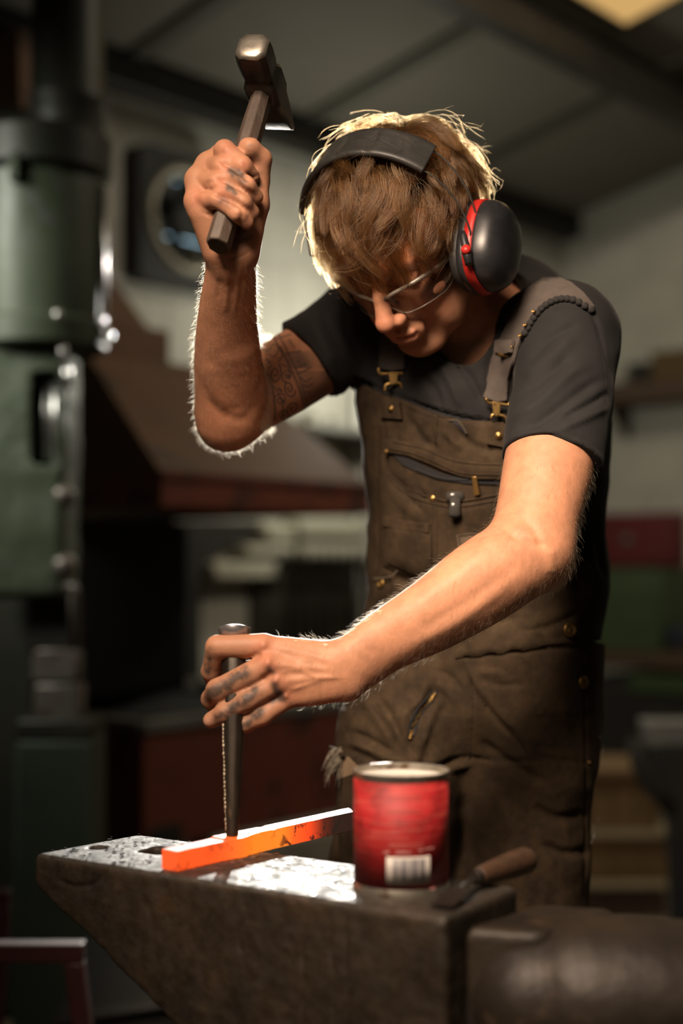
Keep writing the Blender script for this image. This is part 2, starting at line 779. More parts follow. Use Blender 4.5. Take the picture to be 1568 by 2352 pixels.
M_wall = pm('white_painted_block', (0.42, 0.40, 0.35), (0.50, 0.48, 0.42), 2.0, 0.85, bump=0.3, bscale=40, spots=(0.3, 0.28, 0.24), spot_amt=0.1)
M_ceil = pm('ceiling_sheet', (0.13, 0.118, 0.095), (0.155, 0.14, 0.115), 1.2, 0.75)
M_batten = pm('dark_batten', (0.05, 0.05, 0.036), (0.065, 0.06, 0.045), 4.0, 0.7)
M_beam = pm('dark_steel_beam', (0.018, 0.016, 0.014), (0.03, 0.026, 0.02), 5.0, 0.55, metal=0.3)
M_floor = pm('stained_concrete', (0.11, 0.085, 0.06), (0.17, 0.13, 0.085), 3.0, 0.75, bump=0.2, spots=(0.05, 0.045, 0.04), spot_scale=4)

A_END, B_END = 9.6, 7.6


def wall_blocks(name, p0, du, length, height_fun, normal):
    """A painted block wall: backing slab plus courses marked by recessed joints (far and out of focus)."""
    mb = MB()
    ch, bl, g, t = 0.215, 0.44, 0.012, 0.012
    n = Vector(normal)
    mb.prism([p0, p0 + du * length, p0 + du * length + UP * height_fun(length), p0 + UP * height_fun(0)], -n * 0.2)
    o = mb.build(name, M_wall)
    return tag(o, kind='structure')


wall_b = wall_blocks('wall_back', rp(A_END, 0, 0), WD, A_END, lambda s: EAVE + 0.03, VD)
wall_r = wall_blocks('wall_right', rp(0, 0, 0), VD, B_END, lambda s: roof_z(s) + 0.03, -WD)
wall_blocks('wall_left', rp(A_END, B_END, 0), -VD, B_END, lambda s: roof_z(B_END - s) + 0.03, WD)
wall_blocks('wall_front', rp(0, B_END, 0), -WD, A_END, lambda s: roof_z(B_END) + 0.03, -VD)
mb = MB()
mb.prism([rp(-0.2, -0.2, -0.1), rp(A_END + 0.2, -0.2, -0.1), rp(A_END + 0.2, B_END + 0.2, -0.1), rp(-0.2, B_END + 0.2, -0.1)], (0, 0, 0.1))
tag(mb.build('floor', M_floor), kind='structure')


# the blocks of the walls in view: each a slightly proud painted piece
def lay_blocks(wall, place, length, z_top, n):
    mb = MB()
    w_, h_, t_ = 0.434, 0.209, 0.006
    me = None
    for r in range(13):
        z = 0.0 + 0.215 * r
        for c in range(-1, int(length / 0.44) + 1):
            s = 0.44 * c + (0.22 if r % 2 else 0) + 0.003
            if s < 0 or s + w_ > length or z + h_ > z_top:
                continue
            if me is None:
                o0 = place(0, 0)
                du = place(1, 0) - o0
                m_ = MB().hexa([V(0, 0, 0), du * w_, du * w_ + n * t_, n * t_], [UP * h_, du * w_ + UP * h_, du * w_ + n * t_ + UP * h_, n * t_ + UP * h_])
                me = m_.mesh('block')
                fix_normals(me)
                me.materials.append(M_wall)
            o = bpy.data.objects.new('block', me)
            o.location = place(s, z)
            COL.objects.link(o)
            o.parent = wall
            o.matrix_parent_inverse = pmat(wall).inverted()


lay_blocks(wall_b, lambda s, z: rp(s, 0, z), 4.6, 2.85, VD)
lay_blocks(wall_r, lambda s, z: rp(0, s, z), 1.4, 2.85, -WD)

# ceiling: sheets between battens, each a piece of its own
ceil_root = empty('ceiling', rp(0, 0, EAVE), kind='structure')


def roof_hit(px, py):
    """Where the sight line through a frame point meets the roof: (a, b)."""
    d0, d1 = 2.0, 9.0
    f = lambda d: (lambda p: p.z - roof_z((p - C0).dot(VD)))(cam_pt(px, py, d))
    for _ in range(40):
        dm = (d0 + d1) / 2
        if f(dm) < 0:
            d0 = dm
        else:
            d1 = dm
    p = cam_pt(px, py, d0)
    return -(p - C0).dot(WD), (p - C0).dot(VD)


SKY_A0, SKY_B0 = roof_hit(1436, 56)
SKY_A1, SKY_B1 = SKY_A0 + 1.3, SKY_B0 + 1.2
seams = [0.0, 1.1, 2.15, 3.1, 4.15, 5.2, 6.25, 7.3, 8.4, A_END]


def roof_slab(mb, a0, a1, b0, b1, lift=0.0, t=0.05):
    q = [rp(a0, b0, roof_z(b0) + lift), rp(a1, b0, roof_z(b0) + lift), rp(a1, b1, roof_z(b1) + lift), rp(a0, b1, roof_z(b1) + lift)]
    mb.prism(q, UP * t)


for i in range(len(seams) - 1):
    mb = MB()
    a0, a1 = seams[i] + 0.01, seams[i + 1] - 0.01
    if a1 <= SKY_A0 or a0 >= SKY_A1:
        roof_slab(mb, a0, a1, -0.1, B_END + 0.1)
    else:
        s0, s1 = max(a0, SKY_A0), min(a1, SKY_A1)
        roof_slab(mb, a0, a1, -0.1, SKY_B0)
        roof_slab(mb, a0, a1, SKY_B1, B_END + 0.1)
        if s0 > a0:
            roof_slab(mb, a0, s0, SKY_B0, SKY_B1)
        if s1 < a1:
            roof_slab(mb, s1, a1, SKY_B0, SKY_B1)
    mb.build('panel', M_ceil, ceil_root)
for s in seams[1:-1]:
    mb = MB()
    if SKY_A0 < s < SKY_A1:
        roof_slab(mb, s - 0.04, s + 0.04, 0, SKY_B0, -0.02, 0.02)
        roof_slab(mb, s - 0.04, s + 0.04, SKY_B1, B_END, -0.02, 0.02)
    else:
        roof_slab(mb, s - 0.04, s + 0.04, 0, B_END, -0.02, 0.02)
    mb.build('batten', M_batten, ceil_root)
mb = MB()
roof_slab(mb, SKY_A0, SKY_A1, SKY_B0, SKY_B1, 0.004, 0.01)
sky = tag(mb.build('window_1', emit('amber_skylight', (0.80, 0.48, 0.17), 0.8)), kind='structure')
mb = MB()
for q in ((SKY_A0 - 0.015, SKY_A0, SKY_B0, SKY_B1), (SKY_A1, SKY_A1 + 0.03, SKY_B0, SKY_B1), (SKY_A0, SKY_A1, SKY_B0 - 0.015, SKY_B0), (SKY_A0, SKY_A1, SKY_B1, SKY_B1 + 0.03)):
    roof_slab(mb, *q, -0.006, 0.05)
mb.build('window_frame', M_batten, sky)


def i_beam(name, b, zc, hgt, wid, a0, a1, m):
    mb = MB()
    rbox(mb, a0, a1, b - 0.008, b + 0.008, zc - hgt / 2, zc + hgt / 2)
    rbox(mb, a0, a1, b - wid / 2, b + wid / 2, zc - hgt / 2 - 0.014, zc - hgt / 2)
    rbox(mb, a0, a1, b - wid / 2, b + wid / 2, zc + hgt / 2, zc + hgt / 2 + 0.014)
    return tag(mb.build(name, m, bevel=0.003), kind='structure')


ba, bb = roof_hit(1440, 118)
i_beam('trim_1', bb, roof_z(bb) - 0.10, 0.14, 0.10, -0.05, A_END, M_beam)
mb = MB()
rbox(mb, 0.02, A_END, 0.0, 0.11, EAVE - 0.12, EAVE + 0.0)
tag(mb.build('trim_2', M_beam, bevel=0.01), kind='structure')

# extractor fan in the back wall
M_black = pm('matt_black_paint', (0.010, 0.010, 0.010), (0.018, 0.017, 0.016), 6, 0.6)
M_ring = pm('worn_fan_ring', (0.45, 0.42, 0.33), (0.30, 0.27, 0.2), 8, 0.45, metal=0.2)
FA, FZ, FR = 2.85, 2.41, 0.185
fan = empty('wall_fan', rp(FA, 0.0, FZ), label='dark square extractor fan with round opening, high on the back wall', cat='fan')
mb = MB()
ring_o = [(FA + 0.235 * sx, FZ + 0.25 * sz) for sx, sz in ((-1, -1), (1, -1), (1, 1), (-1, 1))]
nseg = 40
inner, outer = [], []
for k in range(nseg):
    q = 2 * math.pi * k / nseg
    c, s = math.cos(q), math.sin(q)
    inner.append((FA + FR * c, FZ + FR * s))
    m_ = max(abs(c) / 0.235, abs(s) / 0.25)
    outer.append((FA + c / m_, FZ + s / m_))
for (b0, b1) in ((0.0, 0.10),):
    vs = [rp(a, b1, z) for a, z in inner] + [rp(a, b1, z) for a, z in outer] + [rp(a, b0, z) for a, z in outer] + [rp(a, b0, z) for a, z in inner]
    fs = []
    for k in range(nseg):
        j = (k + 1) % nseg
        for r_ in range(4):
            r2 = (r_ + 1) % 4
            fs.append((r_ * nseg + k, r_ * nseg + j, r2 * nseg + j, r2 * nseg + k))
    mb.add(vs, fs)
mb.build('housing', M_black, fan)
mb = MB()
mb.tube([rp(FA + FR * math.cos(q), 0.1, FZ + FR * math.sin(q)) for q in [2 * math.pi * k / 48 for k in range(49)]], 0.016, 8, caps=False)
mb.build('shroud', M_ring, fan)
mb = MB()
mb.tube([rp(FA, 0.03, FZ), rp(FA, 0.10, FZ)], 0.062, 20)
mb.build('motor', M_black, fan)
for k in range(5):
    mb = MB()
    q0 = 2 * math.pi * k / 5 + 0.80
    pts = []
    for rr, tw in ((0.05, 0.25), (0.11, 0.40), (0.172, 0.43)):
        for e in (-1, 1):
            q = q0 + e * tw
            pts.append(rp(FA + rr * math.cos(q), 0.055 + 0.022 * e, FZ + rr * math.sin(q)))
    mb.loft([[pts[0], pts[1]], [pts[2], pts[3]], [pts[4], pts[5]]], True, False, closed=False)
    o = mb.build('blade', M_black, fan)
    sm = o.modifiers.new('solid', 'SOLIDIFY')
    sm.thickness = 0.003
mb = MB()
mb.lathe([(0.0, 0.0), (FR + 0.02, 0.0)], rp(FA, 0.004, FZ), VD, 32)
mb.build('daylight', emit('daylight_through_fan', (0.48, 0.72, 0.84), 2.0), fan)

# white post and shelf on the back wall right of the forge
M_white = pm('white_paint', (0.62, 0.62, 0.56), (0.7, 0.7, 0.64), 5, 0.6)
M_grey = pm('grey_steel', (0.16, 0.16, 0.15), (0.24, 0.23, 0.21), 6, 0.5, metal=0.4)
pa = a_at(826, 0.06)
mb = MB()
mb.tube([rp(pa, 0.06, 0.0), rp(pa, 0.06, EAVE - 0.13)], 0.022, 16)
tag(mb.build('wall_pipe', M_white), 'white pipe running up the back wall beside the forge hood', 'pipe')
sa0, sa1 = a_at(830, 0.15) - 0.25, a_at(690, 0.15)
sz = z_at(995, (sa0 + sa1) / 2, 0.15)
sh = empty('wall_shelf', rp(sa1, 0, sz), label='narrow grey shelf on the back wall behind the raised elbow', cat='shelf')
mb = MB()
rbox(mb, sa0, sa1, 0.0, 0.24, sz - 0.012, sz + 0.012)
mb.build('board', M_grey, sh, bevel=0.003)
for k in (0.15, 0.85):
    mb = MB()
    aa = sa0 + (sa1 - sa0) * k
    mb.prism([rp(aa - 0.01, 0, sz - 0.012), rp(aa - 0.01, 0.2, sz - 0.012), rp(aa - 0.01, 0.19, sz - 0.03), rp(aa - 0.01, 0.0, sz - 0.16)], -WD * 0.02)
    mb.build('bracket', M_grey, sh)
M_tin = pm('dull_tin', (0.2, 0.19, 0.16), (0.3, 0.28, 0.23), 10, 0.45, metal=0.5)
for k, (px_, r_, h_) in enumerate(((706, 0.04, 0.05), (762, 0.028, 0.035))):
    aa = a_at(px_, 0.12)
    mb = MB()
    mb.lathe([(0, 0), (r_, 0), (r_ * 1.04, 0.004), (r_, 0.008), (r_, h_ - 0.008), (r_ * 1.04, h_ - 0.004), (r_, h_), (r_ * 0.6, h_), (r_ * 0.6, h_ + 0.01), (0, h_ + 0.01)], rp(aa, 0.12, sz + 0.012), UP, 20)
    tag(mb.build('paint_tin', M_tin), ['wide low tin on the grey wall shelf', 'small narrow tin on the grey wall shelf'][k], 'tin')

# ------------------------------------------------------------------ forge: hood, flue, hearth
M_hood = pm('brown_forge_paint', (0.130, 0.066, 0.036), (0.165, 0.086, 0.048), 3.5, 0.7, bump=0.15, bscale=60, spots=(0.08, 0.05, 0.032), spot_scale=8, spot_amt=0.2)
M_lip = pm('rust_red_paint', (0.19, 0.045, 0.024), (0.15, 0.036, 0.021), 4, 0.6, spots=(0.05, 0.02, 0.015), spot_scale=10, spot_amt=0.3)
HB = 0.954
ha0, ha1 = a_at(852, HB), 3.77
hz0, hz1 = 1.293, 1.392
ta0, ta1, tb0, tb1, tz = 3.06, 3.72, 0.12, 0.56, 1.78
hood = empty('forge_hood', rp((ha0 + ha1) / 2, 0.4, hz0), label='large brown sheet-metal forge hood with a rust red lip', cat='hood')
mb = MB()
lo = [rp(ha1, 0.0, hz1), rp(ha0, 0.0, hz1), rp(ha0, HB, hz1), rp(ha1, HB, hz1)]
hi = [rp(ta1, 0.0, tz), rp(ta0, 0.0, tz), rp(ta0, tb1, tz), rp(ta1, tb1, tz)]
mb.loft([lo, hi], smooth=False, caps=False)
o = mb.build('canopy', M_hood, hood)
o.modifiers.new('solid', 'SOLIDIFY').thickness = 0.006
mb = MB()
for (a0, a1, b0, b1) in ((ha0, ha1, HB - 0.006, HB), (ha1 - 0.006, ha1, 0, HB), (ha0, ha0 + 0.006, 0, HB)):
    rbox(mb, a0, a1, b0, b1, hz0, hz1 + 0.004)
rbox(mb, ha0, ha1, HB, HB + 0.012, hz1 - 0.012, hz1 + 0.004)
rbox(mb, ha0, ha1, HB - 0.03, HB, hz0, hz0 + 0.008)
mb.build('lip', M_lip, hood)
fl = empty('flue_pipe', rp(3.4, 0.3, tz), label='dark brown flue rising from the top of the forge hood', cat='flue')
mb = MB()
mb.loft([[rp(ta1 - 0.02, 0.02, tz + 0.004), rp(ta0 + 0.28, 0.02, tz + 0.004), rp(ta0 + 0.28, tb1 - 0.03, tz + 0.004), rp(ta1 - 0.02, tb1 - 0.03, tz + 0.004)],
         [rp(ta1 - 0.02, 0.02, tz + 0.11), rp(ta0 + 0.28, 0.02, tz + 0.11), rp(ta0 + 0.28, tb1 - 0.03, tz + 0.11), rp(ta1 - 0.02, tb1 - 0.03, tz + 0.11)]], smooth=False)
mb.build('collar', M_hood, fl, bevel=0.006)
mb = MB()
mb.loft([[rp(3.70, 0.03, tz + 0.11), rp(3.40, 0.03, tz + 0.11), rp(3.40, 0.5, tz + 0.11), rp(3.70, 0.5, tz + 0.11)],
         [rp(3.78, 0.03, tz + 0.42), rp(3.55, 0.03, tz + 0.42), rp(3.55, 0.34, tz + 0.42), rp(3.78, 0.34, tz + 0.42)],
         [rp(3.78, 0.03, EAVE - 0.13), rp(3.55, 0.03, EAVE - 0.13), rp(3.55, 0.30, EAVE - 0.13), rp(3.78, 0.30, EAVE - 0.13)]], smooth=False)
mb.build('duct', M_hood, fl, bevel=0.006)

M_soot = pm('sooty_iron', (0.012, 0.011, 0.010), (0.022, 0.019, 0.016), 6, 0.85)
M_coal = pm('coal_and_clinker', (0.012, 0.011, 0.011), (0.04, 0.035, 0.03), 30, 0.8, bump=1.0, bscale=60, dist=0.02)
M_red = pm('dark_red_hearth_paint', (0.17, 0.040, 0.022), (0.13, 0.030, 0.018), 3, 0.6, spots=(0.04, 0.014, 0.010), spot_scale=7, spot_amt=0.25)
hearth = empty('forge_hearth', rp(3.2, 0.5, 0), label='red steel forge hearth with a grey rim below the hood', cat='forge')
hx0, hx1, hb0, hb1 = a_at(900, 0.95), 3.83, 0.03, 0.95
mb = MB()
rbox(mb, hx0, hx1, hb1 - 0.01, hb1, 0.34, 0.675)
rbox(mb, hx1 - 0.01, hx1, hb0, hb1, 0.34, 0.675)
rbox(mb, hx0, hx0 + 0.01, hb0, hb1, 0.34, 0.675)
rbox(mb, hx0, hx1, hb0, hb1, 0.34, 0.35)
mb.build('tank', M_red, hearth)
mb = MB()
for (a0, a1, b0, b1) in ((hx0, hx1, hb1 - 0.05, hb1 + 0.012), (hx1 - 0.05, hx1 + 0.012, hb0, hb1), (hx0 - 0.012, hx0 + 0.05, hb0, hb1), (hx0, hx1, hb0, hb0 + 0.05)):
    rbox(mb, a0, a1, b0, b1, 0.665, 0.70)
mb.build('rim', M_grey, hearth, bevel=0.004)
mb = MB()
nx, ny = 30, 20
vs, fs = [], []
for i in range(nx + 1):
    for j in range(ny + 1):
        a = hx0 + 0.02 + (hx1 - hx0 - 0.04) * i / nx
        b = hb0 + 0.02 + (hb1 - hb0 - 0.04) * j / ny
        h = 0.64 + 0.06 * math.exp(-((a - 3.2) ** 2 + (b - 0.45) ** 2) / 0.06) + 0.02 * noise.noise((a * 9, b * 9, 0))
        vs.append(rp(a, b, h))
for i in range(nx):
    for j in range(ny):
        fs.append((i * (ny + 1) + j, (i + 1) * (ny + 1) + j, (i + 1) * (ny + 1) + j + 1, i * (ny + 1) + j + 1))
mb.add(vs, fs, True)
tag(mb.build('coal_bed', M_coal, hearth), kind='stuff')
mb = MB()
rbox(mb, a_at(420, hb1), hx1 - 0.02, hb1 - 0.02, hb1 + 0.004, 0.20, 0.40)
mb.build('opening_shade', M_soot, hearth, bevel=0.004)  # dark panel standing in for the shaded opening below the hearth
for (a, b) in ((hx0 + 0.05, hb1 - 0.06), (hx1 - 0.05, hb1 - 0.06), (hx0 + 0.05, hb0 + 0.06), (hx1 - 0.05, hb0 + 0.06)):
    mb = MB()
    rbox(mb, a - 0.03, a + 0.03, b - 0.03, b + 0.03, 0.0, 0.34)
    mb.build('leg', M_soot, hearth)
# sooty back plate whose right edge steps down in curves
bp = hearth
ol = [(100, 1198), (600, 1198), (598, 1210), (588, 1228), (560, 1246), (520, 1256), (498, 1282), (474, 1312), (464, 1350), (462, 1420), (466, 1660), (100, 1660)]
mb = MB()
pl = []
for (px_, py_) in ol:
    a = a_at(px_, 0.06)
    pl.append(rp(a, 0.06, z_at(py_, a, 0.06)))
mb.prism(pl, -VD * 0.03)
mb.build('back_sheet', M_soot, bp)
mb = MB()
rbox(mb, a_at(300, 0.1), 3.75, 0.065, 0.40, 0.70, 1.27)
mb.build('firepot_housing', M_soot, bp, bevel=0.02)

# pale slabs and hanging tongs behind the hearth
M_slab = pm('pale_stone', (0.50, 0.48, 0.38), (0.42, 0.40, 0.31), 6, 0.8, bump=0.3, bscale=40)
rackb = 0.10
for k, (x0, x1, y0, y1) in enumerate(((605, 672, 1205, 1244), (682, 834, 1192, 1236), (560, 672, 1252, 1278), (684, 830, 1250, 1284), (486, 630, 1290, 1330))):
    a1, a0 = a_at(x0, 0.09), a_at(x1, 0.09)
    am = (a0 + a1) / 2
    mb = MB()
    rbox(mb, a0, a1, 0.0, 0.11, z_at(y1, am, 0.09), z_at(y0, am, 0.09))
    o = mb.build('stone_slab', M_slab, bevel=0.012)
    tag(o, ['small pale stone slab at the top left of the wall ledges under the hood', 'long pale stone slab at the top right of the wall ledges under the hood',
            'mid-length pale slab under the small top slab', 'long pale slab in the second row, beside the pipe',
            'lowest pale slab, left above the hanging tongs'][k], 'slab', 'pale slabs on the wall behind the forge')
rack_z = z_at(1296, a_at(735, 0.12), 0.12)
rk = empty('tong_rack', rp(a_at(735, 0.12), 0, rack_z), label='iron rail holding tongs on the wall behind the forge', cat='rack')
mb = MB()
mb.tube([rp(a_at(640, 0.14), 0.14, rack_z), rp(a_at(860, 0.14), 0.14, rack_z)], 0.008, 8)
mb.build('rail', M_soot, rk)
mb = MB()
rbox(mb, a_at(852, 0.02), a_at(575, 0.02), 0.007, 0.03, rack_z - 0.62, rack_z + 0.01)
o = mb.build('shade_board', pm('shade_board_dark', (0.05, 0.042, 0.03), (0.035, 0.03, 0.022), 4, 0.8, stretch=(1, 1, 4)))  # added dark board, paints the shade on the wall behind the tongs
rebase(o, rp(a_at(700, 0.02), 0.0, rack_z - 0.62))
tag(o, 'dark board added for the shade on the wall behind the hanging tongs', 'board')
for px_ in (645, 855):
    mb = MB()
    a = a_at(px_, 0.1)
    rbox(mb, a - 0.01, a + 0.01, 0.0, 0.15, rack_z - 0.01, rack_z + 0.01)
    mb.build('bracket', M_soot, rk)
M_iron = pm('dark_tong_iron', (0.022, 0.019, 0.017), (0.05, 0.04, 0.032), 12, 0.5, metal=0.6)
rnd = random.Random(5)
for k in range(9):
    a = a_at(655 + 22 * k, 0.155)
    L_ = 0.30 + rnd.uniform(-0.05, 0.05)
    t = empty('tongs', rp(a, 0.155, rack_z), cat='tongs', group='tongs hanging on the rail behind the forge',
              label='pair of dark iron tongs hanging on the rail behind the forge')
    for s in (-1, 1):
        mb = MB()
        o_ = 0.012 * s
        mb.tube([rp(a + o_ * 0.5, 0.160 + 0.004 * s, rack_z + 0.05), rp(a + o_ * 1.6, 0.160 + 0.004 * s, rack_z + 0.02), rp(a, 0.160 + 0.004 * s, rack_z - 0.02),
                 rp(a - o_, 0.160 + 0.004 * s, rack_z - 0.12), rp(a - o_ * 1.4, 0.160 + 0.004 * s, rack_z - L_)], [0.006, 0.009, 0.008, 0.006, 0.005], 8)
        mb.build('jaw_and_rein', M_iron, t)

# ------------------------------------------------------------------ power hammer on the left
M_green = pm('chipped_green_paint', (0.052, 0.068, 0.040), (0.072, 0.088, 0.056), 5, 0.42, rough2=0.55, bump=0.25, bscale=30,
             spots=(0.09, 0.095, 0.085), spot_scale=9, spot_amt=0.1)
M_dgreen = pm('dirty_dark_green_paint', (0.018, 0.019, 0.013), (0.030, 0.029, 0.021), 5, 0.5, bump=0.2)
M_shine = pm('bright_steel', (0.55, 0.54, 0.52), (0.42, 0.41, 0.4), 10, 0.28, metal=0.9)
M_bare = pm('bare_hammer_steel', (0.22, 0.19, 0.17), (0.15, 0.13, 0.12), 12, 0.45, metal=0.5, spots=(0.12, 0.075, 0.05), spot_scale=14)
PD = 3.4
ph = lambda px, dy=0.0: (px - 784) / FPX * (PD + dy)
pz = lambda py: CAM.z + (1290 - py) / FPX * PD
ham = empty('power_hammer', (ph(110), PD, 0), label='tall green pneumatic power hammer with chipped paint, left of the forge', cat='power hammer')
mb = MB()
mb.lathe([(0, pz(322)), (0.088, pz(322)), (0.088, pz(240)), (0.094, pz(232)), (0.094, pz(215)), (0.088, pz(205)), (0.086, pz(-60)), (0.0, pz(-60))], (ph(148), PD, 0), UP, 40)
mb.build('upper_column', M_dgreen, ham, sharp=40)
mb = MB()
mb.lathe([(0, pz(412)), (0.140, pz(412)), (0.166, pz(396)), (0.168, pz(318)), (0.155, pz(306)), (0, pz(306))], (ph(92), PD, 0), UP, 48)
mb.build('top_flange', M_dgreen, ham, sharp=40)
mb = MB()
mb.lathe([(0, pz(770)), (0.158, pz(770)), (0.155, pz(412)), (0, pz(412))], (ph(84), PD + 0.01, 0), UP, 48)
mb.build('cylinder', M_green, ham, sharp=40)
for px_, y0, y1 in ((62, 385, 450), (235, 430, 775)):
    mb = MB()
    if px_ == 62:
        mb.box((ph(px_), PD - 0.157, (pz(y0) + pz(y1)) / 2), (1, 0, 0), (0, 1, 0), UP, 0.022, 0.03, pz(y0) - pz(y1))
    else:
        mb.tube([(ph(px_), PD - 0.03, pz(y0)), (ph(px_ + 6), PD - 0.03, pz(y1))], 0.009, 12)
    mb.build('lug' if px_ == 62 else 'oil_pipe', M_green if px_ == 62 else M_shine, ham, bevel=0.004 if px_ == 62 else 0)
mb = MB()
mb.lathe([(0, pz(806)), (0.155, pz(806)), (0.163, pz(798)), (0.163, pz(745)), (0.156, pz(738)), (0, pz(738))], (ph(84), PD, 0), UP, 48)
mb.build('collar', M_green, ham, sharp=40)
for (px_, py_, r_) in ((250, 781, 0.016), (236, 745, 0.012), (160, 748, 0.011)):
    mb = MB()
    mb.lathe([(0, -0.015), (r_ * 0.8, -0.012), (r_, -0.003), (r_, 0.003), (r_ * 0.8, 0.012), (0, 0.015)], (ph(px_), PD - (0.160 if px_ == 160 else 0.05), pz(py_)), UP, 16)
    mb.build('bolt_head', M_shine, ham)
# guide body with an open slot on its right
F = Field()
gx, gz0, gz1 = ph(62), pz(1372), pz(803)


def slot_body(p):
    q = np.abs(p - np.array([gx, PD, (gz0 + gz1) / 2])) - np.array([0.108, 0.11, (gz1 - gz0) / 2]) + 0.022
    d = np.linalg.norm(np.maximum(q, 0), axis=1) + np.minimum(q.max(1), 0) - 0.022
    s = np.abs(p - np.array([ph(124), PD - 0.11, pz(970)])) - np.array([0.033, 0.085, 0.112]) + 0.018
    ds = np.linalg.norm(np.maximum(s, 0), axis=1) + np.minimum(s.max(1), 0) - 0.018
    return np.maximum(d, -ds)


F.custom('u', slot_body, (gx, PD, (gz0 + gz1) / 2), 0.4, 0.0)
F.disp.append(lambda p: 0.003 * fbm(p, 14, 3))
me = F.mesh('guide_body', (gx - 0.16, PD - 0.16, gz0 - 0.04), (gx + 0.16, PD + 0.16, gz1 + 0.04), 0.006)
put('guide_body', me, M_green, ham)
for px_, r_ in ((118, 0.009), (140, 0.012)):
    mb = MB()
    mb.tube([(ph(px_), PD - 0.07, pz(1085)), (ph(px_), PD - 0.07, pz(862))], r_, 12)
    mb.build('guide_rod', M_shine, ham)
for (px_, y0, y1, r_) in ((162, 800, 850, 0.011), (172, 850, 905, 0.011)):
    mb = MB()
    mb.tube([(ph(px_), PD - 0.118, pz(y0)), (ph(px_ + 3), PD - 0.118, pz(y1))], r_, 12)
    mb.build('valve_rod', M_shine, ham)
for (px_, py_, r_) in ((165, 1142, 0.026), (168, 1300, 0.03)):
    mb = MB()
    mb.lathe([(0, -0.03), (r_ * 0.7, -0.028), (r_, -0.015), (r_, 0.01), (r_ * 0.6, 0.02), (0, 0.022)], (ph(px_), PD - 0.09, pz(py_)), (1, -0.3, 0), 20)
    mb.build('control_knob', M_bare, ham)
mb = MB()
mb.tube([(ph(168), PD - 0.1, pz(1345)), (ph(192), PD - 0.12, pz(1345)), (ph(200), PD - 0.12, pz(1352)), (ph(190), PD - 0.12, pz(1366)), (ph(190), PD - 0.11, pz(1480))], 0.009, 10)
mb.build('lever', M_bare, ham)
mb = MB()
mb.box((ph(130), PD, (pz(1490) + pz(1365)) / 2), (1, 0, 0), (0, 1, 0), UP, 0.105, 0.10, pz(1365) - pz(1490))
mb.build('ram', M_soot, ham, bevel=0.008)
mb = MB()
mb.loft([[(ph(136) + sx * w_, PD + sy * 0.05, pz(y_)) for sx, sy in ((-1, -1), (1, -1), (1, 1), (-1, 1))] for w_, y_ in ((0.046, 1562), (0.053, 1548), (0.052, 1500), (0.04, 1486))], smooth=False)
mb.build('upper_die', M_bare, ham, bevel=0.006)
mb = MB()
mb.loft([[(ph(142) + sx * w_, PD + sy * 0.05, pz(y_)) for sx, sy in ((-1, -1), (1, -1), (1, 1), (-1, 1))] for w_, y_ in ((0.053, 1648), (0.053, 1575), (0.05, 1566))], smooth=False)
mb.build('lower_die', M_bare, ham, bevel=0.006)
mb = MB()
mb.box((ph(146), PD, (pz(1640) + pz(1688)) / 2), (1, 0, 0), (0, 1, 0), UP, 0.175, 0.2, pz(1640) - pz(1688))
mb.build('sow_block', M_dgreen, ham, bevel=0.008)
mb = MB()
mb.loft([[(ph(146) + sx * w_, PD + sy * d_, z_) for sx, sy in ((-1, -1), (1, -1), (1, 1), (-1, 1))] for w_, d_, z_ in ((0.13, 0.16, 0.0), (0.12, 0.15, 0.03), (0.092, 0.11, 0.06), (0.087, 0.105, pz(1688)))], smooth=False)
mb.build('pedestal', pm('dark_green_pedestal', (0.030, 0.042, 0.028), (0.042, 0.055, 0.038), 6, 0.6, bump=0.3), ham, bevel=0.008)
mb = MB()
mb.loft([[(ph(-60) + sx * 0.13, PD + 0.37 + sy * 0.2, z_) for sx, sy in ((-1, -1), (1, -1), (1, 1), (-1, 1))] for z_ in (0.0, 2.3)], smooth=False)
mb.build('back_frame', M_dgreen, ham, bevel=0.03)

# ------------------------------------------------------------------ low left: red stand and grey trough
M_redframe = pm('dark_red_frame_paint', (0.036, 0.0045, 0.0045), (0.026, 0.004, 0.004), 8, 0.5)
st = empty('red_stand', (-0.62, 2.3, 0), label='dark red square-tube stand in the lower left corner', cat='stand')
dd = 2.25
rz = CAM.z - (2160 - 1290) / FPX * dd
xr = (196 - 784) / FPX * dd
sx = lambda x0, y0, z0, x1, y1, z1, s, nm: MB().hexa(
    [(x0, y0, z0), (x1, y0, z0), (x1, y1, z0), (x0, y1, z0)], [(x0, y0, z1), (x1, y0, z1), (x1, y1, z1), (x0, y1, z1)]).build(nm, M_redframe, st, bevel=0.003)
t_ = 0.03
sx(xr - 0.5, dd, rz - t_, xr, dd + t_, rz, 0, 'rail')
sx(xr - 0.5, dd + 0.36, rz - t_, xr - 0.2, dd + 0.36 + t_, rz, 0, 'rail')
sx(xr - 0.5, dd + t_, rz - t_, xr - 0.5 + t_, dd + 0.36, rz, 0, 'rail')
for (lx, ly) in ((xr - t_, dd), (xr - 0.5, dd), (xr - 0.2 - t_, dd + 0.36), (xr - 0.5, dd + 0.36)):
    k = 0.065 if lx > xr - 0.2 else -0.03
    mb = MB()
    mb.loft([[(lx + k, ly, 0), (lx + k + t_, ly, 0), (lx + k + t_, ly + t_, 0), (lx + k, ly + t_, 0)],
             [(lx, ly, rz - t_), (lx + t_, ly, rz - t_), (lx + t_, ly + t_, rz - t_), (lx, ly + t_, rz - t_)]], smooth=False)
    mb.build('leg', M_redframe, st, bevel=0.003)
M_sheet = pm('dull_grey_sheet', (0.05, 0.05, 0.05), (0.07, 0.07, 0.068), 4, 0.5, metal=0.2)
mb = MB()
rows = []
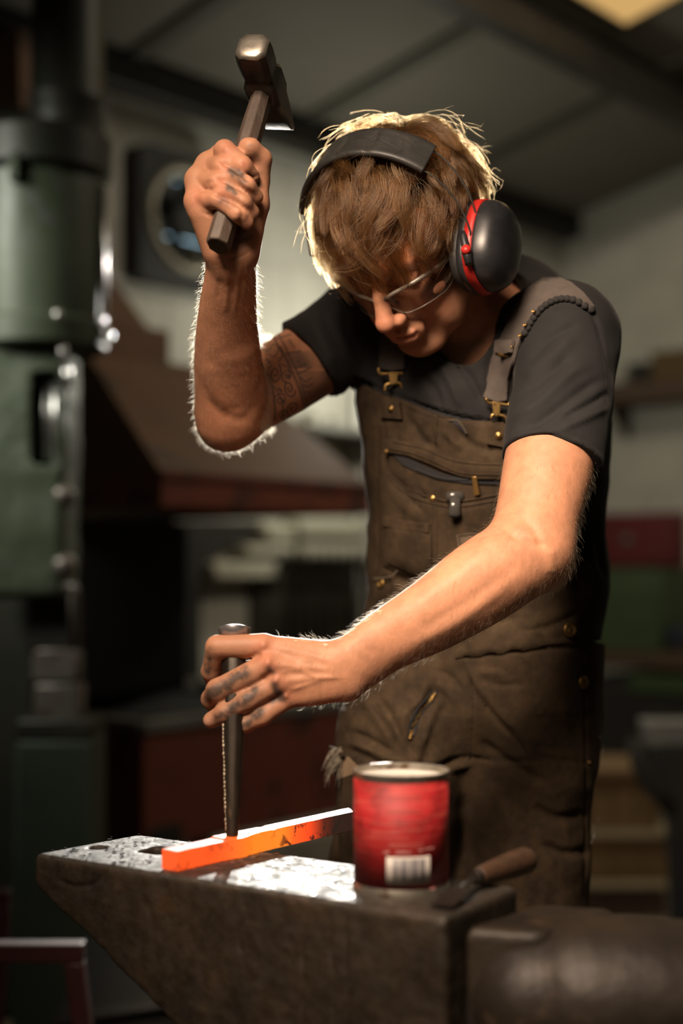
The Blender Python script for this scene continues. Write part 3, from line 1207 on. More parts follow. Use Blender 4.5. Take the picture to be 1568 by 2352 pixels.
for k in range(9):
    q = k / 8
    yy = 2.75 + 0.5 * q
    zz = 0.30 + 0.10 * q * q
    rows.append([(-0.55, yy, zz - 0.05), (-0.25, yy, zz)])
mb.loft(rows, True, False, closed=False)
tr = mb.build('metal_trough', M_sheet)
tr.modifiers.new('solid', 'SOLIDIFY').thickness = 0.012
tag(tr, 'curved grey sheet-metal trough on the ground behind the red stand', 'trough')
mb = MB()
mb.box((-0.4, 3.0, 0.13), (1, 0, 0), (0, 1, 0), UP, 0.3, 0.45, 0.26)
mb.build('base', M_soot, tr, bevel=0.01)

# ------------------------------------------------------------------ right wall and bench
M_brown = pm('dark_shelf_wood', (0.055, 0.030, 0.016), (0.085, 0.048, 0.025), 5, 0.7, stretch=(1, 1, 6))
bw0, bw1 = b_at(1400, 0.12), b_at(1660, 0.12)
sz2 = CAM.z + (1290 - 905) / FPX * rp(0.12, (bw0 + b_at(1560, .12)) / 2, 0).y
sh = empty('timber_shelf', rp(0, bw0, sz2), label='thick brown timber shelf on the right-hand wall', cat='shelf')
mb = MB()
rbox(mb, 0.0, 0.26, bw0, bw1, sz2 - 0.05, sz2 + 0.05)
mb.build('board', M_brown, sh, bevel=0.006)
for k in (0.06, 0.9):
    mb = MB()
    b_ = bw0 + (bw1 - bw0) * k
    mb.prism([rp(0, b_, sz2 - 0.05), rp(0.2, b_, sz2 - 0.05), rp(0.19, b_, sz2 - 0.07), rp(0, b_, sz2 - 0.22)], VD * 0.03)
    mb.build('bracket', M_brown, sh)
M_ochre = pm('ochre_card', (0.11, 0.065, 0.02), (0.085, 0.05, 0.018), 6, 0.8)
for nm, x0, x1, y0, m, lb, cat in (('tool_box', 1462, 1510, 835, M_soot, 'dark box with a lid on the timber shelf, left of the ochre box', 'box'),
                                   ('cardboard_box', 1514, 1600, 806, M_ochre, 'ochre brown box on the timber shelf', 'box')):
    b0, b1 = b_at(x0, 0.15), b_at(x1, 0.15)
    zt = CAM.z + (1290 - y0) / FPX * rp(0.15, (b0 + b1) / 2, 0).y
    e = empty(nm, rp(0.13, (b0 + b1) / 2, sz2 + 0.05), label=lb, cat=cat)
    mb = MB()
    rbox(mb, 0.04, 0.22, b0, b1, sz2 + 0.05, zt - 0.02)
    mb.build('body', m, e, bevel=0.006)
    mb = MB()
    rbox(mb, 0.036, 0.224, b0 - 0.003, b1 + 0.003, zt - 0.02, zt)
    mb.build('lid', m, e, bevel=0.004)
e = empty('grease_can', rp(0.15, b_at(1447, 0.15), sz2 + 0.05), label='small dull can at the left end of the timber shelf', cat='can')
mb = MB()
mb.lathe([(0, 0), (0.03, 0), (0.03, 0.05), (0.012, 0.075), (0.006, 0.11), (0, 0.11)], rp(0.15, b_at(1446, 0.15), sz2 + 0.05), UP, 20)
mb.build('body', M_tin, e, sharp=40)

M_redbox = pm('red_cabinet_paint', (0.12, 0.006, 0.007), (0.10, 0.006, 0.007), 5, 0.5)
M_gmach = pm('green_machine_paint', (0.045, 0.075, 0.026), (0.035, 0.06, 0.022), 4, 0.5)
cb = empty('wall_cabinet', rp(0, 0.4, 1.1), label='flat red wall cabinet above the green machine', cat='cabinet')
b0, b1 = b_at(1340, 0.1), b_at(1556, 0.1)
yc = rp(0.1, (b0 + b1) / 2, 0).y
cz0, cz1 = CAM.z + (1290 - 1302) / FPX * yc, CAM.z + (1290 - 1178) / FPX * yc
mb = MB()
rbox(mb, 0.0, 0.09, b0, b1, cz0, cz1)
mb.build('body', M_redbox, cb, bevel=0.004)
mb = MB()
rbox(mb, 0.09, 0.105, b0 + 0.012, b1 - 0.012, cz0 + 0.01, cz1 - 0.01)
mb.build('door', M_redbox, cb, bevel=0.003)
mb = MB()
bk = b_at(1440, 0.1)
mb.lathe([(0, 0), (0.026, 0), (0.026, 0.006), (0.018, 0.014), (0, 0.016)], rp(0.105, bk, (cz0 + cz1) / 2), -WD, 20)
mb.build('lock', M_grey, cb)

gm = empty('green_machine', rp(0.4, 0.5, 0), label='olive green machine cabinet standing under the red wall cabinet', cat='machine')
ga0, ga1 = 0.05, 0.55
b0, b1 = b_at(1345, 0.55), b_at(1515, 0.55)
yg = rp(0.55, (b0 + b1) / 2, 0).y
gz = lambda py: CAM.z + (1290 - py) / FPX * yg
mb = MB()
rbox(mb, ga0, ga1, b0, b1, gz(1492), gz(1308))
mb.build('cabinet', M_gmach, gm, bevel=0.01)
for k in range(3):
    mb = MB()
    rbox(mb, ga1, ga1 + 0.01, b0 + 0.02, b1 - 0.03, gz(1375 + 34 * k), gz(1348 + 34 * k))
    mb.build('drawer_front', M_gmach, gm, bevel=0.004)
mb = MB()
rbox(mb, ga0, ga1 + 0.04, b0 - 0.02, b1 + 0.16, gz(1530), gz(1492))
mb.build('bench_top', M_brown, gm, bevel=0.006)
mb = MB()
rbox(mb, ga0, ga1 + 0.02, b_at(1448, 0.55), b1 + 0.16, gz(1584), gz(1545))
mb.build('lower_rail', M_gmach, gm, bevel=0.004)
mb = MB()
rbox(mb, ga0, ga1, b0, b1 + 0.15, 0.0, gz(1545) - 0.02)
mb.build('plinth', M_soot, gm, bevel=0.01)
e = tag(MB().hexa([rp(0.5, b_at(1525, .5), gz(1470)), rp(0.25, b_at(1525, .5), gz(1470)), rp(0.25, b_at(1600, .5), gz(1470)), rp(0.5, b_at(1600, .5), gz(1470))],
                  [rp(0.5, b_at(1525, .5), gz(1440)), rp(0.25, b_at(1525, .5), gz(1440)), rp(0.25, b_at(1600, .5), gz(1440)), rp(0.5, b_at(1600, .5), gz(1440))]).build('blue_toolbox', pm('dark_blue_paint', (0.02, 0.022, 0.045), None, 5, 0.5), bevel=0.006),
        'small dark blue box beside the green machine', 'box')
mb = MB()
rbox(mb, 0.27, 0.5, b_at(1530, .5) + 0.01, b_at(1600, .5) - 0.01, gz(1492), gz(1470))
mb.build('foot', M_soot, e)

# stacked wooden crates on the floor
M_crate = pm('warm_crate_wood', (0.13, 0.075, 0.028), (0.18, 0.105, 0.042), 4, 0.75, stretch=(1, 1, 5), bump=0.2)
M_pale = pm('pale_batten_wood', (0.34, 0.27, 0.17), (0.28, 0.22, 0.13), 5, 0.7, stretch=(4, 1, 1))
cd_ = 4.6
cx = lambda px: (px - 784) / FPX * cd_
cz = lambda py: CAM.z + (1290 - py) / FPX * cd_
levels = [(1330, 1524, 1.0, 2088, 2016), (1340, 1532, 1.0, 2000, 1902), (1350, 1508, 0.0, 1886, 1765)]
prev = 0.0
for k, (x0, x1, pale, y1, y0) in enumerate(levels):
    zt = cz(y0)
    z0 = prev
    e = empty('wooden_crate', ((cx(x0) + cx(x1)) / 2, cd_ + 0.2, z0), group='wooden crates stacked on the floor', cat='crate',
              label=['dark bottom crate of the wooden stack on the floor', 'middle wooden crate with a pale top board', 'upper wooden crate at the top of the floor stack'][k])
    n_ = 3
    hgt = (zt - 0.012 - z0)
    dark = M_brown if k == 0 else M_crate
    for i in range(n_):
        w_ = (cx(x1) - cx(x0)) / n_
        mb = MB()
        xa = cx(x0) + w_ * i
        mb.hexa([(xa + .002, cd_, z0), (xa + w_ - .002, cd_, z0), (xa + w_ - .002, cd_ + 0.014, z0), (xa + .002, cd_ + 0.014, z0)],
                [(xa + .002, cd_, zt - .024), (xa + w_ - .002, cd_, zt - .024), (xa + w_ - .002, cd_ + .014, zt - .024), (xa + .002, cd_ + .014, zt - .024)])
        mb.build('plank', dark, e)
    mb = MB()
    mb.hexa([(cx(x0), cd_ + .014, z0), (cx(x1), cd_ + .014, z0), (cx(x1), cd_ + .36, z0), (cx(x0), cd_ + .36, z0)],
            [(cx(x0), cd_ + .014, zt - .024), (cx(x1), cd_ + .014, zt - .024), (cx(x1), cd_ + .36, zt - .024), (cx(x0), cd_ + .36, zt - .024)])
    mb.build('box_body', dark, e)
    mb = MB()
    mb.hexa([(cx(x0) - .01, cd_ - .02, zt - .024), (cx(x1) + .01, cd_ - .02, zt - .024), (cx(x1) + .01, cd_ + .37, zt - .024), (cx(x0) - .01, cd_ + .37, zt - .024)],
            [(cx(x0) - .01, cd_ - .02, zt), (cx(x1) + .01, cd_ - .02, zt), (cx(x1) + .01, cd_ + .37, zt), (cx(x0) - .01, cd_ + .37, zt)])
    mb.build('lid_board', M_pale if k < 2 else M_crate, e, bevel=0.003)
    prev = zt
# bench grinder-like dark machine in front of the bench
gd = 4.25
gx_ = lambda px: (px - 784) / FPX * gd
gz_ = lambda py: CAM.z + (1290 - py) / FPX * gd
vs_ = empty('leg_vice', (gx_(1530), gd, 0), label='dark leg vice with a dull grey jaw at the right edge', cat='vice')
mb = MB()
mb.loft([[(gx_(x), gd + s * 0.06, gz_(y)) for x, y, s in ((xa, ya, -1), (xb, ya, -1), (xb, ya, 1), (xa, ya, 1))] for xa, xb, ya in ((1500, 1600, 1700), (1492, 1600, 1760), (1530, 1590, 1830), (1540, 1580, 2180))], smooth=False)
mb.build('post', M_soot, vs_, bevel=0.008)
mb = MB()
mb.hexa([(gx_(1478), gd - .05, gz_(1712)), (gx_(1600), gd - .05, gz_(1712)), (gx_(1600), gd + .06, gz_(1712)), (gx_(1478), gd + .06, gz_(1712))],
        [(gx_(1470), gd - .05, gz_(1650)), (gx_(1600), gd - .05, gz_(1650)), (gx_(1600), gd + .06, gz_(1650)), (gx_(1470), gd + .06, gz_(1650))])
mb.build('jaw', M_grey, vs_, bevel=0.008)
mb = MB()
mb.tube([(gx_(1445), gd - .04, gz_(1690)), (gx_(1455), gd - .05, gz_(1745)), (gx_(1490), gd - .05, gz_(1800)), (gx_(1540), gd - .03, gz_(1850))], [0.02, 0.026, 0.03, 0.03], 12)
mb.build('front_leg', M_soot, vs_)
mb = MB()
mb.tube([(gx_(1580), gd, 0.0), (gx_(1560), gd, gz_(2100))], [0.07, 0.03], 14)
mb.build('foot', M_soot, vs_)


# ------------------------------------------------------------------ anvil
AZ = 0.84                                            # height of the anvil face
AP0 = np.array([-0.3176, 1.474])
AU = np.array([0.838, -0.546])
AV = np.array([0.546, 0.838])
AL, AW = 0.484, 0.141


def ap(u, v, z=0.0):
    q = AP0 + AU * u + AV * v
    return V(q[0], q[1], AZ + z)


def on_face(px, py, z=0.0):
    """Point of the anvil face plane (z above it) seen at a frame position."""
    d0, d1 = 0.6, 3.0
    for _ in range(40):
        dm = (d0 + d1) / 2
        if cam_pt(px, py, dm).z > AZ + z:
            d0 = dm
        else:
            d1 = dm
    return cam_pt(px, py, d0)


def uvz(p):
    q = p[:, :2] - AP0
    return np.stack([q @ AU, q @ AV, p[:, 2] - AZ], 1)


def hull(p, planes, rnd=0.004):
    """Rounded intersection of half spaces n.p <= c in anvil coordinates."""
    q = uvz(p)
    d = None
    for n, c in planes:
        n = np.asarray(n, float)
        l = np.linalg.norm(n)
        e = (q @ n - c) / l
        if d is None:
            d = e
        else:
            h = np.maximum(rnd - np.abs(d - e), 0) / rnd
            d = np.maximum(d, e) + h * h * rnd * 0.25
    return d


hole1 = uvz(np.array([list(on_face(225, 1946))]))[0]
hole2 = uvz(np.array([list(on_face(362, 1953))]))[0]


def anvil_d(p):
    body = hull(p, [((0, 0, 1), 0), ((-1, 0.14, 0), 0.0), ((1, 0, 0), AL), ((0, -1, 0), 0), ((0, 1, 0), AW),
                    ((-0.117, 0, -0.197), 0.0064), ((-0.16, 0, -0.11), 0.0052), ((0, 0, -1), 0.42)], 0.008)
    q = uvz(p)
    waist = hull(p, [((0, 0, 1), -0.2), ((-1, 0, 0.25), -0.16), ((1, 0, 0.1), AL - 0.03), ((0, -1, 0), -0.012), ((0, 1, 0), AW - 0.012), ((0, 0, -1), 0.42)], 0.03)
    d = np.minimum(body, waist)
    h1 = np.maximum(np.hypot(q[:, 0] - hole1[0], q[:, 1] - hole1[1]) - 0.0085, -q[:, 2] - 0.06)
    a = np.abs(q[:, 0] - hole2[0]) - 0.0155
    b = np.abs(q[:, 1] - hole2[1]) - 0.0155
    h2 = np.maximum(np.maximum(np.maximum(a, b), np.hypot(np.maximum(a + .006, 0), np.maximum(b + .006, 0)) - .006), -q[:, 2] - 0.09)
    for hh in (h1, h2):
        k = 0.005
        e = -hh
        w = np.maximum(k - np.abs(d - e), 0) / k
        d = np.maximum(d, e) + w * w * k * 0.25
    return d


F = Field()
F.custom('u', anvil_d, ap(0.24, 0.07, -0.2), 0.5, 0.0)
rough_side = lambda p: np.clip((-uvz(p)[:, 2]) / 0.012, 0.0, 1)
F.disp.append(lambda p: (0.0012 * fbm(p, 22, 1, 4) + 0.0009 * np.abs(vnoise(p, 70, 4))) * (0.12 + 0.88 * rough_side(p)))
me = F.mesh('anvil', (-0.40, 1.12, 0.41), (0.26, 1.66, 0.86), 0.0024, levels=3)
sculpt(me, [([(700, 2120), (692, 2180), (696, 2250), (690, 2352)], 3.0, -0.003), ([(763, 2115), (758, 2180), (766, 2260), (762, 2352)], 3.0, -0.003),
            ([(797, 2100), (793, 2200), (797, 2300), (795, 2352)], 2.5, -0.0025), ([(130, 2020), (170, 2035), (215, 2030), (240, 2005)], 5, -0.002),
            ([(560, 2110), (548, 2150), (556, 2200)], 5, -0.0015), ([(330, 2060), (350, 2120), (346, 2190)], 9, -0.0015)])
M_anvil, nt, b = new_mat('worn_anvil_steel')
L = nt.links.new
at_ = N(nt, 'ShaderNodeAttribute', _attribute_name='face_wear')
tc = N(nt, 'ShaderNodeTexCoord')
n1 = N(nt, 'ShaderNodeTexNoise', Scale=16.0, Detail=8.0, Roughness=0.7)
n2 = N(nt, 'ShaderNodeTexNoise', Scale=75.0, Detail=6.0, Roughness=0.7)
n3 = N(nt, 'ShaderNodeTexNoise', Scale=7.0, Detail=5.0, Roughness=0.6)
for n_ in (n1, n2, n3):
    L(tc.outputs['Object'], n_.inputs['Vector'])
side = ramp(nt, n1.outputs['Fac'], [(0.30, (0.010, 0.0075, 0.005)), (0.46, (0.024, 0.0165, 0.0095)), (0.60, (0.038, 0.025, 0.014)), (0.76, (0.075, 0.042, 0.018))])
top = ramp(nt, n2.outputs['Fac'], [(0.33, (0.03, 0.027, 0.024)), (0.5, (0.085, 0.080, 0.072)), (0.66, (0.18, 0.17, 0.155))])
mx = nt.nodes.new('ShaderNodeMix')
mx.data_type = 'RGBA'
L(at_.outputs['Fac'], mx.inputs[0])
L(side.outputs[0], mx.inputs[6])
L(top.outputs[0], mx.inputs[7])
L(mx.outputs[2], b.inputs['Base Color'])
mr = N(nt, 'ShaderNodeMapRange')
mr.inputs['From Min'].default_value, mr.inputs['From Max'].default_value = 0.38, 0.64
mr.inputs['To Min'].default_value, mr.inputs['To Max'].default_value = 0.74, 0.44
L(n2.outputs['Fac'], mr.inputs[0])
L(mr.outputs[0], b.inputs['Roughness'])
mm = N(nt, 'ShaderNodeMath', _operation='MULTIPLY')
L(at_.outputs['Fac'], mm.inputs[0])
mm.inputs[1].default_value = 0.55
L(mm.outputs[0], b.inputs['Metallic'])
bp_ = N(nt, 'ShaderNodeBump', Strength=0.8, Distance=0.002)
L(n2.outputs['Fac'], bp_.inputs['Height'])
L(bp_.outputs[0], b.inputs['Normal'])
co, no = get_co(me), get_no(me)
q = uvz(co)
wear = np.clip((no[:, 2] - 0.5) * 3, 0, 1) * (q[:, 2] > -0.02)
tip = on_face(375, 2005)
wear *= 1 - 0.55 * np.clip(1 - np.abs(((co[:, :2] - np.array([tip.x, tip.y])) @ np.array([0.774, -0.633])) - 0.03) / 0.03, 0, 1)
wear *= 1 - 0.75 * np.clip((q[:, 0] - 0.36) / 0.06, 0, 1)
wear *= 1 - 0.5 * np.clip((0.20 - q[:, 0]) / 0.05, 0, 1)
at = me.attributes.new('face_wear', 'FLOAT', 'POINT')
at.data.foreach_set('value', wear.astype(np.float32))
anvil = put('anvil', me, M_anvil)
rebase(anvil, ap(0.24, 0.07, -0.42))
tag(anvil, 'heavy rusty steel anvil with two holes in its worn grey face', 'anvil')

# step table and horn to the right
TZ = AZ - 0.016
tq = [on_face(1057, 2131, -0.016), on_face(1249, 2141, -0.016), on_face(1424, 2083, -0.016), on_face(1231, 2073, -0.016)]


def table_d(p):
    c = [np.array([v.x, v.y]) for v in tq]
    d = np.maximum(p[:, 2] - TZ, TZ - 0.30 - p[:, 2])
    for i in range(4):
        a, bb_ = c[i], c[(i + 1) % 4]
        e = bb_ - a
        n_ = np.array([e[1], -e[0]]) / np.linalg.norm(e)
        ee = (p[:, :2] - a) @ n_
        k = 0.01
        h = np.maximum(k - np.abs(d - ee), 0) / k
        d = np.maximum(d, ee) + h * h * k * 0.25
    return d


M_side = pm('rusty_anvil_side', (0.013, 0.0095, 0.0065), (0.032, 0.022, 0.013), 16, 0.55, metal=0.1, bump=0.5, bscale=80, spots=(0.06, 0.038, 0.021), spot_scale=22, spot_amt=0.1)
F = Field()
F.custom('u', table_d, (tq[0] + tq[2]) / 2, 0.4, 0.0)
F.disp.append(lambda p: 0.0011 * fbm(p, 24, 8, 4))
me = F.mesh('step_table', (0.06, 1.1, TZ - 0.33), (0.36, 1.5, TZ + 0.02), 0.0035)
o = put('step_table', me, M_side, anvil)
hx = ((tq[1] + tq[2]) / 2)
F = Field()
hd = V(0.985, -0.06, 0.0)
hs = V(-hd.y, hd.x, 0)
p0 = hx + V(-0.045, -0.012, -0.066)
F.limb([p0, p0 + hd * 0.05, p0 + hd * 0.20, p0 + hd * 0.36, p0 + hd * 0.47 + V(0, 0, 0.02)], [0.060, 0.075, 0.068, 0.045, 0.012], [0.060, 0.072, 0.063, 0.042, 0.012], hs, 0.0)
F.disp.append(lambda p: 0.001 * fbm(p, 20, 9, 4))
me = F.mesh('horn', np.array(p0) - 0.13, np.array(p0) + np.array([0.56, 0.13, 0.13]), 0.0035)
put('horn', me, pm('horn_steel', (0.014, 0.010, 0.0075), (0.030, 0.022, 0.015), 12, 0.52, metal=0.15, bump=0.4, bscale=70, spots=(0.07, 0.045, 0.028), spot_scale=18, spot_amt=0.1), anvil)
M_stump = pm('dark_oak_block', (0.05, 0.032, 0.018), (0.09, 0.06, 0.035), 4, 0.8, stretch=(3, 3, 0.5), bump=0.4)
mb = MB()
cc = ap(0.27, 0.07)
mb.loft([[(cc.x + 0.30 * math.cos(q_) * s_, cc.y + 0.20 * math.sin(q_) * s_, z_) for q_ in [2 * math.pi * k / 28 for k in range(28)]] for z_, s_ in ((0.0, 1.04), (0.2, 1.0), (0.405, 0.98), (0.415, 0.94))], True)
stump = mb.build('anvil_block', M_stump, sharp=40)
tag(stump, 'round dark timber block under the anvil', 'block')
mb = MB()
mb.loft([[tuple(ap(u, v, z)) for u, v in ((0.10, -0.05), (AL - 0.02, -0.05), (AL - 0.02, AW + 0.05), (0.10, AW + 0.05))] for z in (-0.42, -0.37)], smooth=False)
mb.build('foot', M_side, anvil, bevel=0.01)

# scale flakes on the face
rnd = random.Random(11)
mb = MB()
for k in range(320):
    if k < 190:
        p = on_face(rnd.uniform(520, 815), rnd.uniform(1955, 2065))
    else:
        p = on_face(rnd.uniform(95, 520), rnd.uniform(1915, 1995))
    u_, v_, _ = uvz(np.array([list(p)]))[0]
    if not (0.006 < u_ < AL - 0.01 and 0.004 < v_ < AW - 0.004):
        continue
    if math.hypot(u_ - hole1[0], v_ - hole1[1]) < 0.015 or max(abs(u_ - hole2[0]), abs(v_ - hole2[1])) < 0.024:
        continue
    s = rnd.uniform(0.0008, 0.0026)
    q0 = rnd.uniform(0, 6.28)
    tz = rnd.uniform(-0.35, 0.35)
    ring = [V(p.x + s * rnd.uniform(.6, 1.4) * math.cos(q0 + 1.26 * i), p.y + s * rnd.uniform(.6, 1.4) * math.sin(q0 + 1.26 * i), AZ + 0.0008 + 0.4 * s * tz * math.cos(1.26 * i)) for i in range(5)]
    mb.prism(ring, (0, 0, 0.0005))
M_flake = pm('forge_scale_flakes', (0.05, 0.05, 0.055), (0.12, 0.12, 0.125), 80, 0.25, metal=0.8)
o = mb.build('forge_scale', M_flake)
tag(o, 'loose grey flakes of forge scale scattered on the anvil face', 'scale', kind='stuff')

# ------------------------------------------------------------------ glowing bar
B0 = on_face(378, 2003) + V(0.004, 0.006, 0)
B1 = on_face(806, 1903)
bd = (B1 - B0).normalized()
B1 = B0 + bd * 0.36
bs = V(bd.y, -bd.x, 0)                                # towards the viewer's right
M_bar, nt, b = new_mat('glowing_steel_bar')
L = nt.links.new
ga = N(nt, 'ShaderNodeAttribute', _attribute_name='glow_level')
n1 = N(nt, 'ShaderNodeTexNoise', Scale=95.0, Detail=4.0, Roughness=0.6)
tc = N(nt, 'ShaderNodeTexCoord')
L(tc.outputs['Object'], n1.inputs['Vector'])
hc = ramp(nt, ga.outputs['Fac'], [(0.0, (0, 0, 0)), (0.22, (0.10, 0.006, 0.0)), (0.45, (0.85, 0.055, 0.006)), (0.7, (1.0, 0.10, 0.008)), (1.0, (1.0, 0.24, 0.012))])
sp = ramp(nt, n1.outputs['Fac'], [(0.55, (1, 1, 1)), (0.60, (0.10, 0.07, 0.06))])
sa = N(nt, 'ShaderNodeAttribute', _attribute_name='scale_amount')
m1 = nt.nodes.new('ShaderNodeMix')
m1.data_type = 'RGBA'
m1.inputs[6].default_value = (1, 1, 1, 1)
L(sa.outputs['Fac'], m1.inputs[0])
L(sp.outputs[0], m1.inputs[7])
mu = nt.nodes.new('ShaderNodeMix')
mu.data_type = 'RGBA'
mu.blend_type = 'MULTIPLY'
mu.inputs[0].default_value = 1.0
L(hc.outputs[0], mu.inputs[6])
L(m1.outputs[2], mu.inputs[7])
L(mu.outputs[2], b.inputs['Emission Color'])
b.inputs['Emission Strength'].default_value = 1.15
b.inputs['Base Color'].default_value = (0.075, 0.062, 0.058, 1)
b.inputs['Metallic'].default_value = 0.35
b.inputs['Roughness'].default_value = 0.42
bw, bh = 0.0215, 0.0205
S = 90
rings, heats, scs = [], [], []
rn = random.Random(3)
prof = [(-1, 0.02), (-0.97, 0.0), (0.97, 0.0), (1, 0.02), (1, 0.97), (0.96, 1.0), (-0.96, 1.0), (-1, 0.97)]
LB = (B1 - B0).length
for i in range(S + 1):
    t = i / S
    s = t * LB
    # swelling where the punch was driven in, a shallow fuller mark beyond it
    bul = 1 + 0.42 * math.exp(-((s - 0.088) / 0.019) ** 2)
    top_ = 1 - 0.04 * math.exp(-((s - 0.088) / 0.012) ** 2)
    if s < 0.07:
        top_ *= 0.93
    if 0.140 < s < 0.146:
        bul *= 0.96
        top_ *= 0.97
    ring = []
    for (x, z) in prof:
        j = 0.0003 * noise.noise((s * 60, x * 3, z * 3))
        ring.append(B0 + bd * s + bs * (x * bw / 2 * bul + j) - bs * (bw / 2) * 0 + UP * (z * bh * top_ + 0.0006 + j))
    rings.append(ring)
    h = 0.62 if s < 0.02 else 0.62 + 0.33 * min(1, max(0, (s - 0.05) / 0.06))
    h *= 1 - 0.98 * min(1, max(0, (s - 0.155) / 0.085)) ** 0.9
    heats += [h] * len(prof)
    scs += [min(1, max(0.08, (s - 0.13) / 0.03)) if s > .1 else (0.35 if s < 0.09 else 0.1)] * len(prof)
mb = MB()
mb.loft(rings, smooth=False)
me = mb.mesh('glowing_bar')
at = me.attributes.new('glow_level', 'FLOAT', 'POINT')
at.data.foreach_set('value', heats)
at = me.attributes.new('scale_amount', 'FLOAT', 'POINT')
at.data.foreach_set('value', scs)
bar = put('steel_bar', me, M_bar)
rebase(bar, B0)
tag(bar, 'square steel bar glowing orange at one end, lying across the anvil', 'bar')

# ------------------------------------------------------------------ punch held upright on the bar
PT = B0 + bd * 0.088 + UP * (bh - 0.002)              # its tip
PH = cam_pt(538, 1446, 1.513)
pdv = (PH - PT)
PLN = pdv.length
pdv.normalize()
M_punch = pm('dark_punch_steel', (0.016, 0.013, 0.010), (0.04, 0.030, 0.021), 30, 0.38, rough2=0.55, metal=0.55, spots=(0.13, 0.085, 0.045), spot_scale=45, spot_amt=0.15, stretch=(1, 1, 0.4))
pn = empty('punch', PT, label='dark tapered hand punch with a mushroomed head, held on the glowing bar', cat='punch')
sidev = V(1, 0, 0)
mb = MB()
prof = [(0.0, 0.0), (0.0060, 0.0), (0.0068, 0.004), (0.0095, 0.07), (0.0128, 0.135), (0.0135, 0.145), (0.0135, 0.195), (0.0125, PLN - 0.016), (0.012, PLN - 0.008), (0, PLN - 0.008)]
mb.lathe(prof, PT, pdv, 8, side=(1, 0.4, 0))
me = mb.mesh('shank')
fix_normals(me)
o = put('shank', me, M_punch, pn)
md = o.modifiers.new('bevel', 'BEVEL')
md.width = 0.0012
md.limit_method = 'ANGLE'
md.angle_limit = R(25)
mb = MB()
mb.lathe([(0, PLN - 0.010), (0.0125, PLN - 0.010), (0.0158, PLN - 0.004), (0.0176, PLN + 0.0005), (0.0172, PLN + 0.0016), (0.012, PLN + 0.0034), (0.005, PLN + 0.0042), (0, PLN + 0.0044)], PT, pdv, 32)
o = mb.build('struck_head', pm('struck_head_steel', (0.40, 0.39, 0.40), (0.25, 0.24, 0.25), 60, 0.35, metal=0.8), pn)
mb = MB()
for k in range(26):
    h0 = 0.01 + k * 0.0042
    r0 = 0.0068 + (0.0128 - 0.0068) * h0 / 0.135
    w_ = 0.0012 + 0.0007 * rn.uniform(-1, 1)
    c_ = PT + pdv * h0 + V(-0.9, -0.42, 0).normalized() * (r0 * 0.98 + 0.0001)
    mb.tube([c_ - pdv * 0.0022, c_ + V(0.0004 * rn.uniform(-1, 1), 0, 0), c_ + pdv * 0.0022], [w_, w_ * 1.2, w_], 6, flat=0.4, side=(0.42, -0.9, 0))
mb.build('bright_scrape', pm('scraped_steel', (0.62, 0.55, 0.42), (0.45, 0.38, 0.28), 60, 0.4, metal=0.5), pn)

# ------------------------------------------------------------------ red can
cb_ = on_face(921, 2038)
CR, CHT = 0.0436, 0.1085
CBASE = V(cb_.x, cb_.y, AZ)
can = empty('tin_can', CBASE, label='open red food can with a barcode label, standing on the anvil', cat='can')
M_canmetal = pm('can_tinplate', (0.33, 0.30, 0.25), (0.48, 0.45, 0.39), 30, 0.36, metal=0.85, spots=(0.16, 0.10, 0.06), spot_scale=40, spot_amt=0.25)
M_label, nt, b = new_mat('red_can_label')
L = nt.links.new
tc = N(nt, 'ShaderNodeTexCoord')
mp = N(nt, 'ShaderNodeMapping')
mp.inputs['Scale'].default_value = (14, 14, 520)
L(tc.outputs['Object'], mp.inputs[0])
n1 = N(nt, 'ShaderNodeTexNoise', Scale=1.0, Detail=3.0, Roughness=0.7)
L(mp.outputs[0], n1.inputs['Vector'])
n2 = N(nt, 'ShaderNodeTexNoise', Scale=38.0, Detail=5.0, Roughness=0.65)
L(tc.outputs['Object'], n2.inputs['Vector'])
c1 = ramp(nt, n1.outputs['Fac'], [(0.52, (0.37, 0.012, 0.015)), (0.64, (0.46, 0.065, 0.05))])
c2 = ramp(nt, n2.outputs['Fac'], [(0.32, (0.45, 0.4, 0.4)), (0.52, (1, 1, 1)), (0.74, (1.1, 1.15, 1.1))])
mu = nt.nodes.new('ShaderNodeMix')
mu.data_type = 'RGBA'
mu.blend_type = 'MULTIPLY'
mu.inputs[0].default_value = 1.0
L(c1.outputs[0], mu.inputs[6])
L(c2.outputs[0], mu.inputs[7])
L(mu.outputs[2], b.inputs['Base Color'])
b.inputs['Roughness'].default_value = 0.6
mb = MB()
prof = [(0, 0.003), (CR - 0.004, 0.003), (CR - 0.002, 0.0005), (CR + 0.0012, 0.0), (CR + 0.0014, 0.004), (CR - 0.0002, 0.0065), (CR - 0.0004, CHT - 0.006), (CR + 0.0012, CHT - 0.0035), (CR + 0.0014, CHT - 0.0005),
        (CR + 0.0006, CHT), (CR - 0.0008, CHT - 0.0004), (CR - 0.0012, CHT - 0.006), (CR - 0.0012, 0.006), (0, 0.006)]
mb.lathe(prof, CBASE, UP, 64)
mb.build('tin_body', M_canmetal, can, sharp=50)
mb = MB()
mb.lathe([(CR - 0.0004, CHT - 0.0075), (CR + 0.00015, CHT - 0.0075), (CR + 0.00015, 0.0075), (CR - 0.0004, 0.0075)], CBASE, UP, 64)
o = mb.build('label', M_label, can)
rebase_c = o
mb = MB()
mb.lathe([(CR - 0.0014, CHT - 0.014), (CR - 0.0014, CHT - 0.006), (CR - 0.004, CHT - 0.0075), (0.02, CHT - 0.0095), (0.0004, CHT - 0.009)], CBASE, UP, 48)
mb.build('pale_inside', pm('pale_inside', (0.62, 0.60, 0.55), (0.7, 0.68, 0.62), 20, 0.6, bump=0.4), can)  # added disc standing in for the whitish inside of the empty can
tocam = math.atan2(-CBASE.y, -CBASE.x)


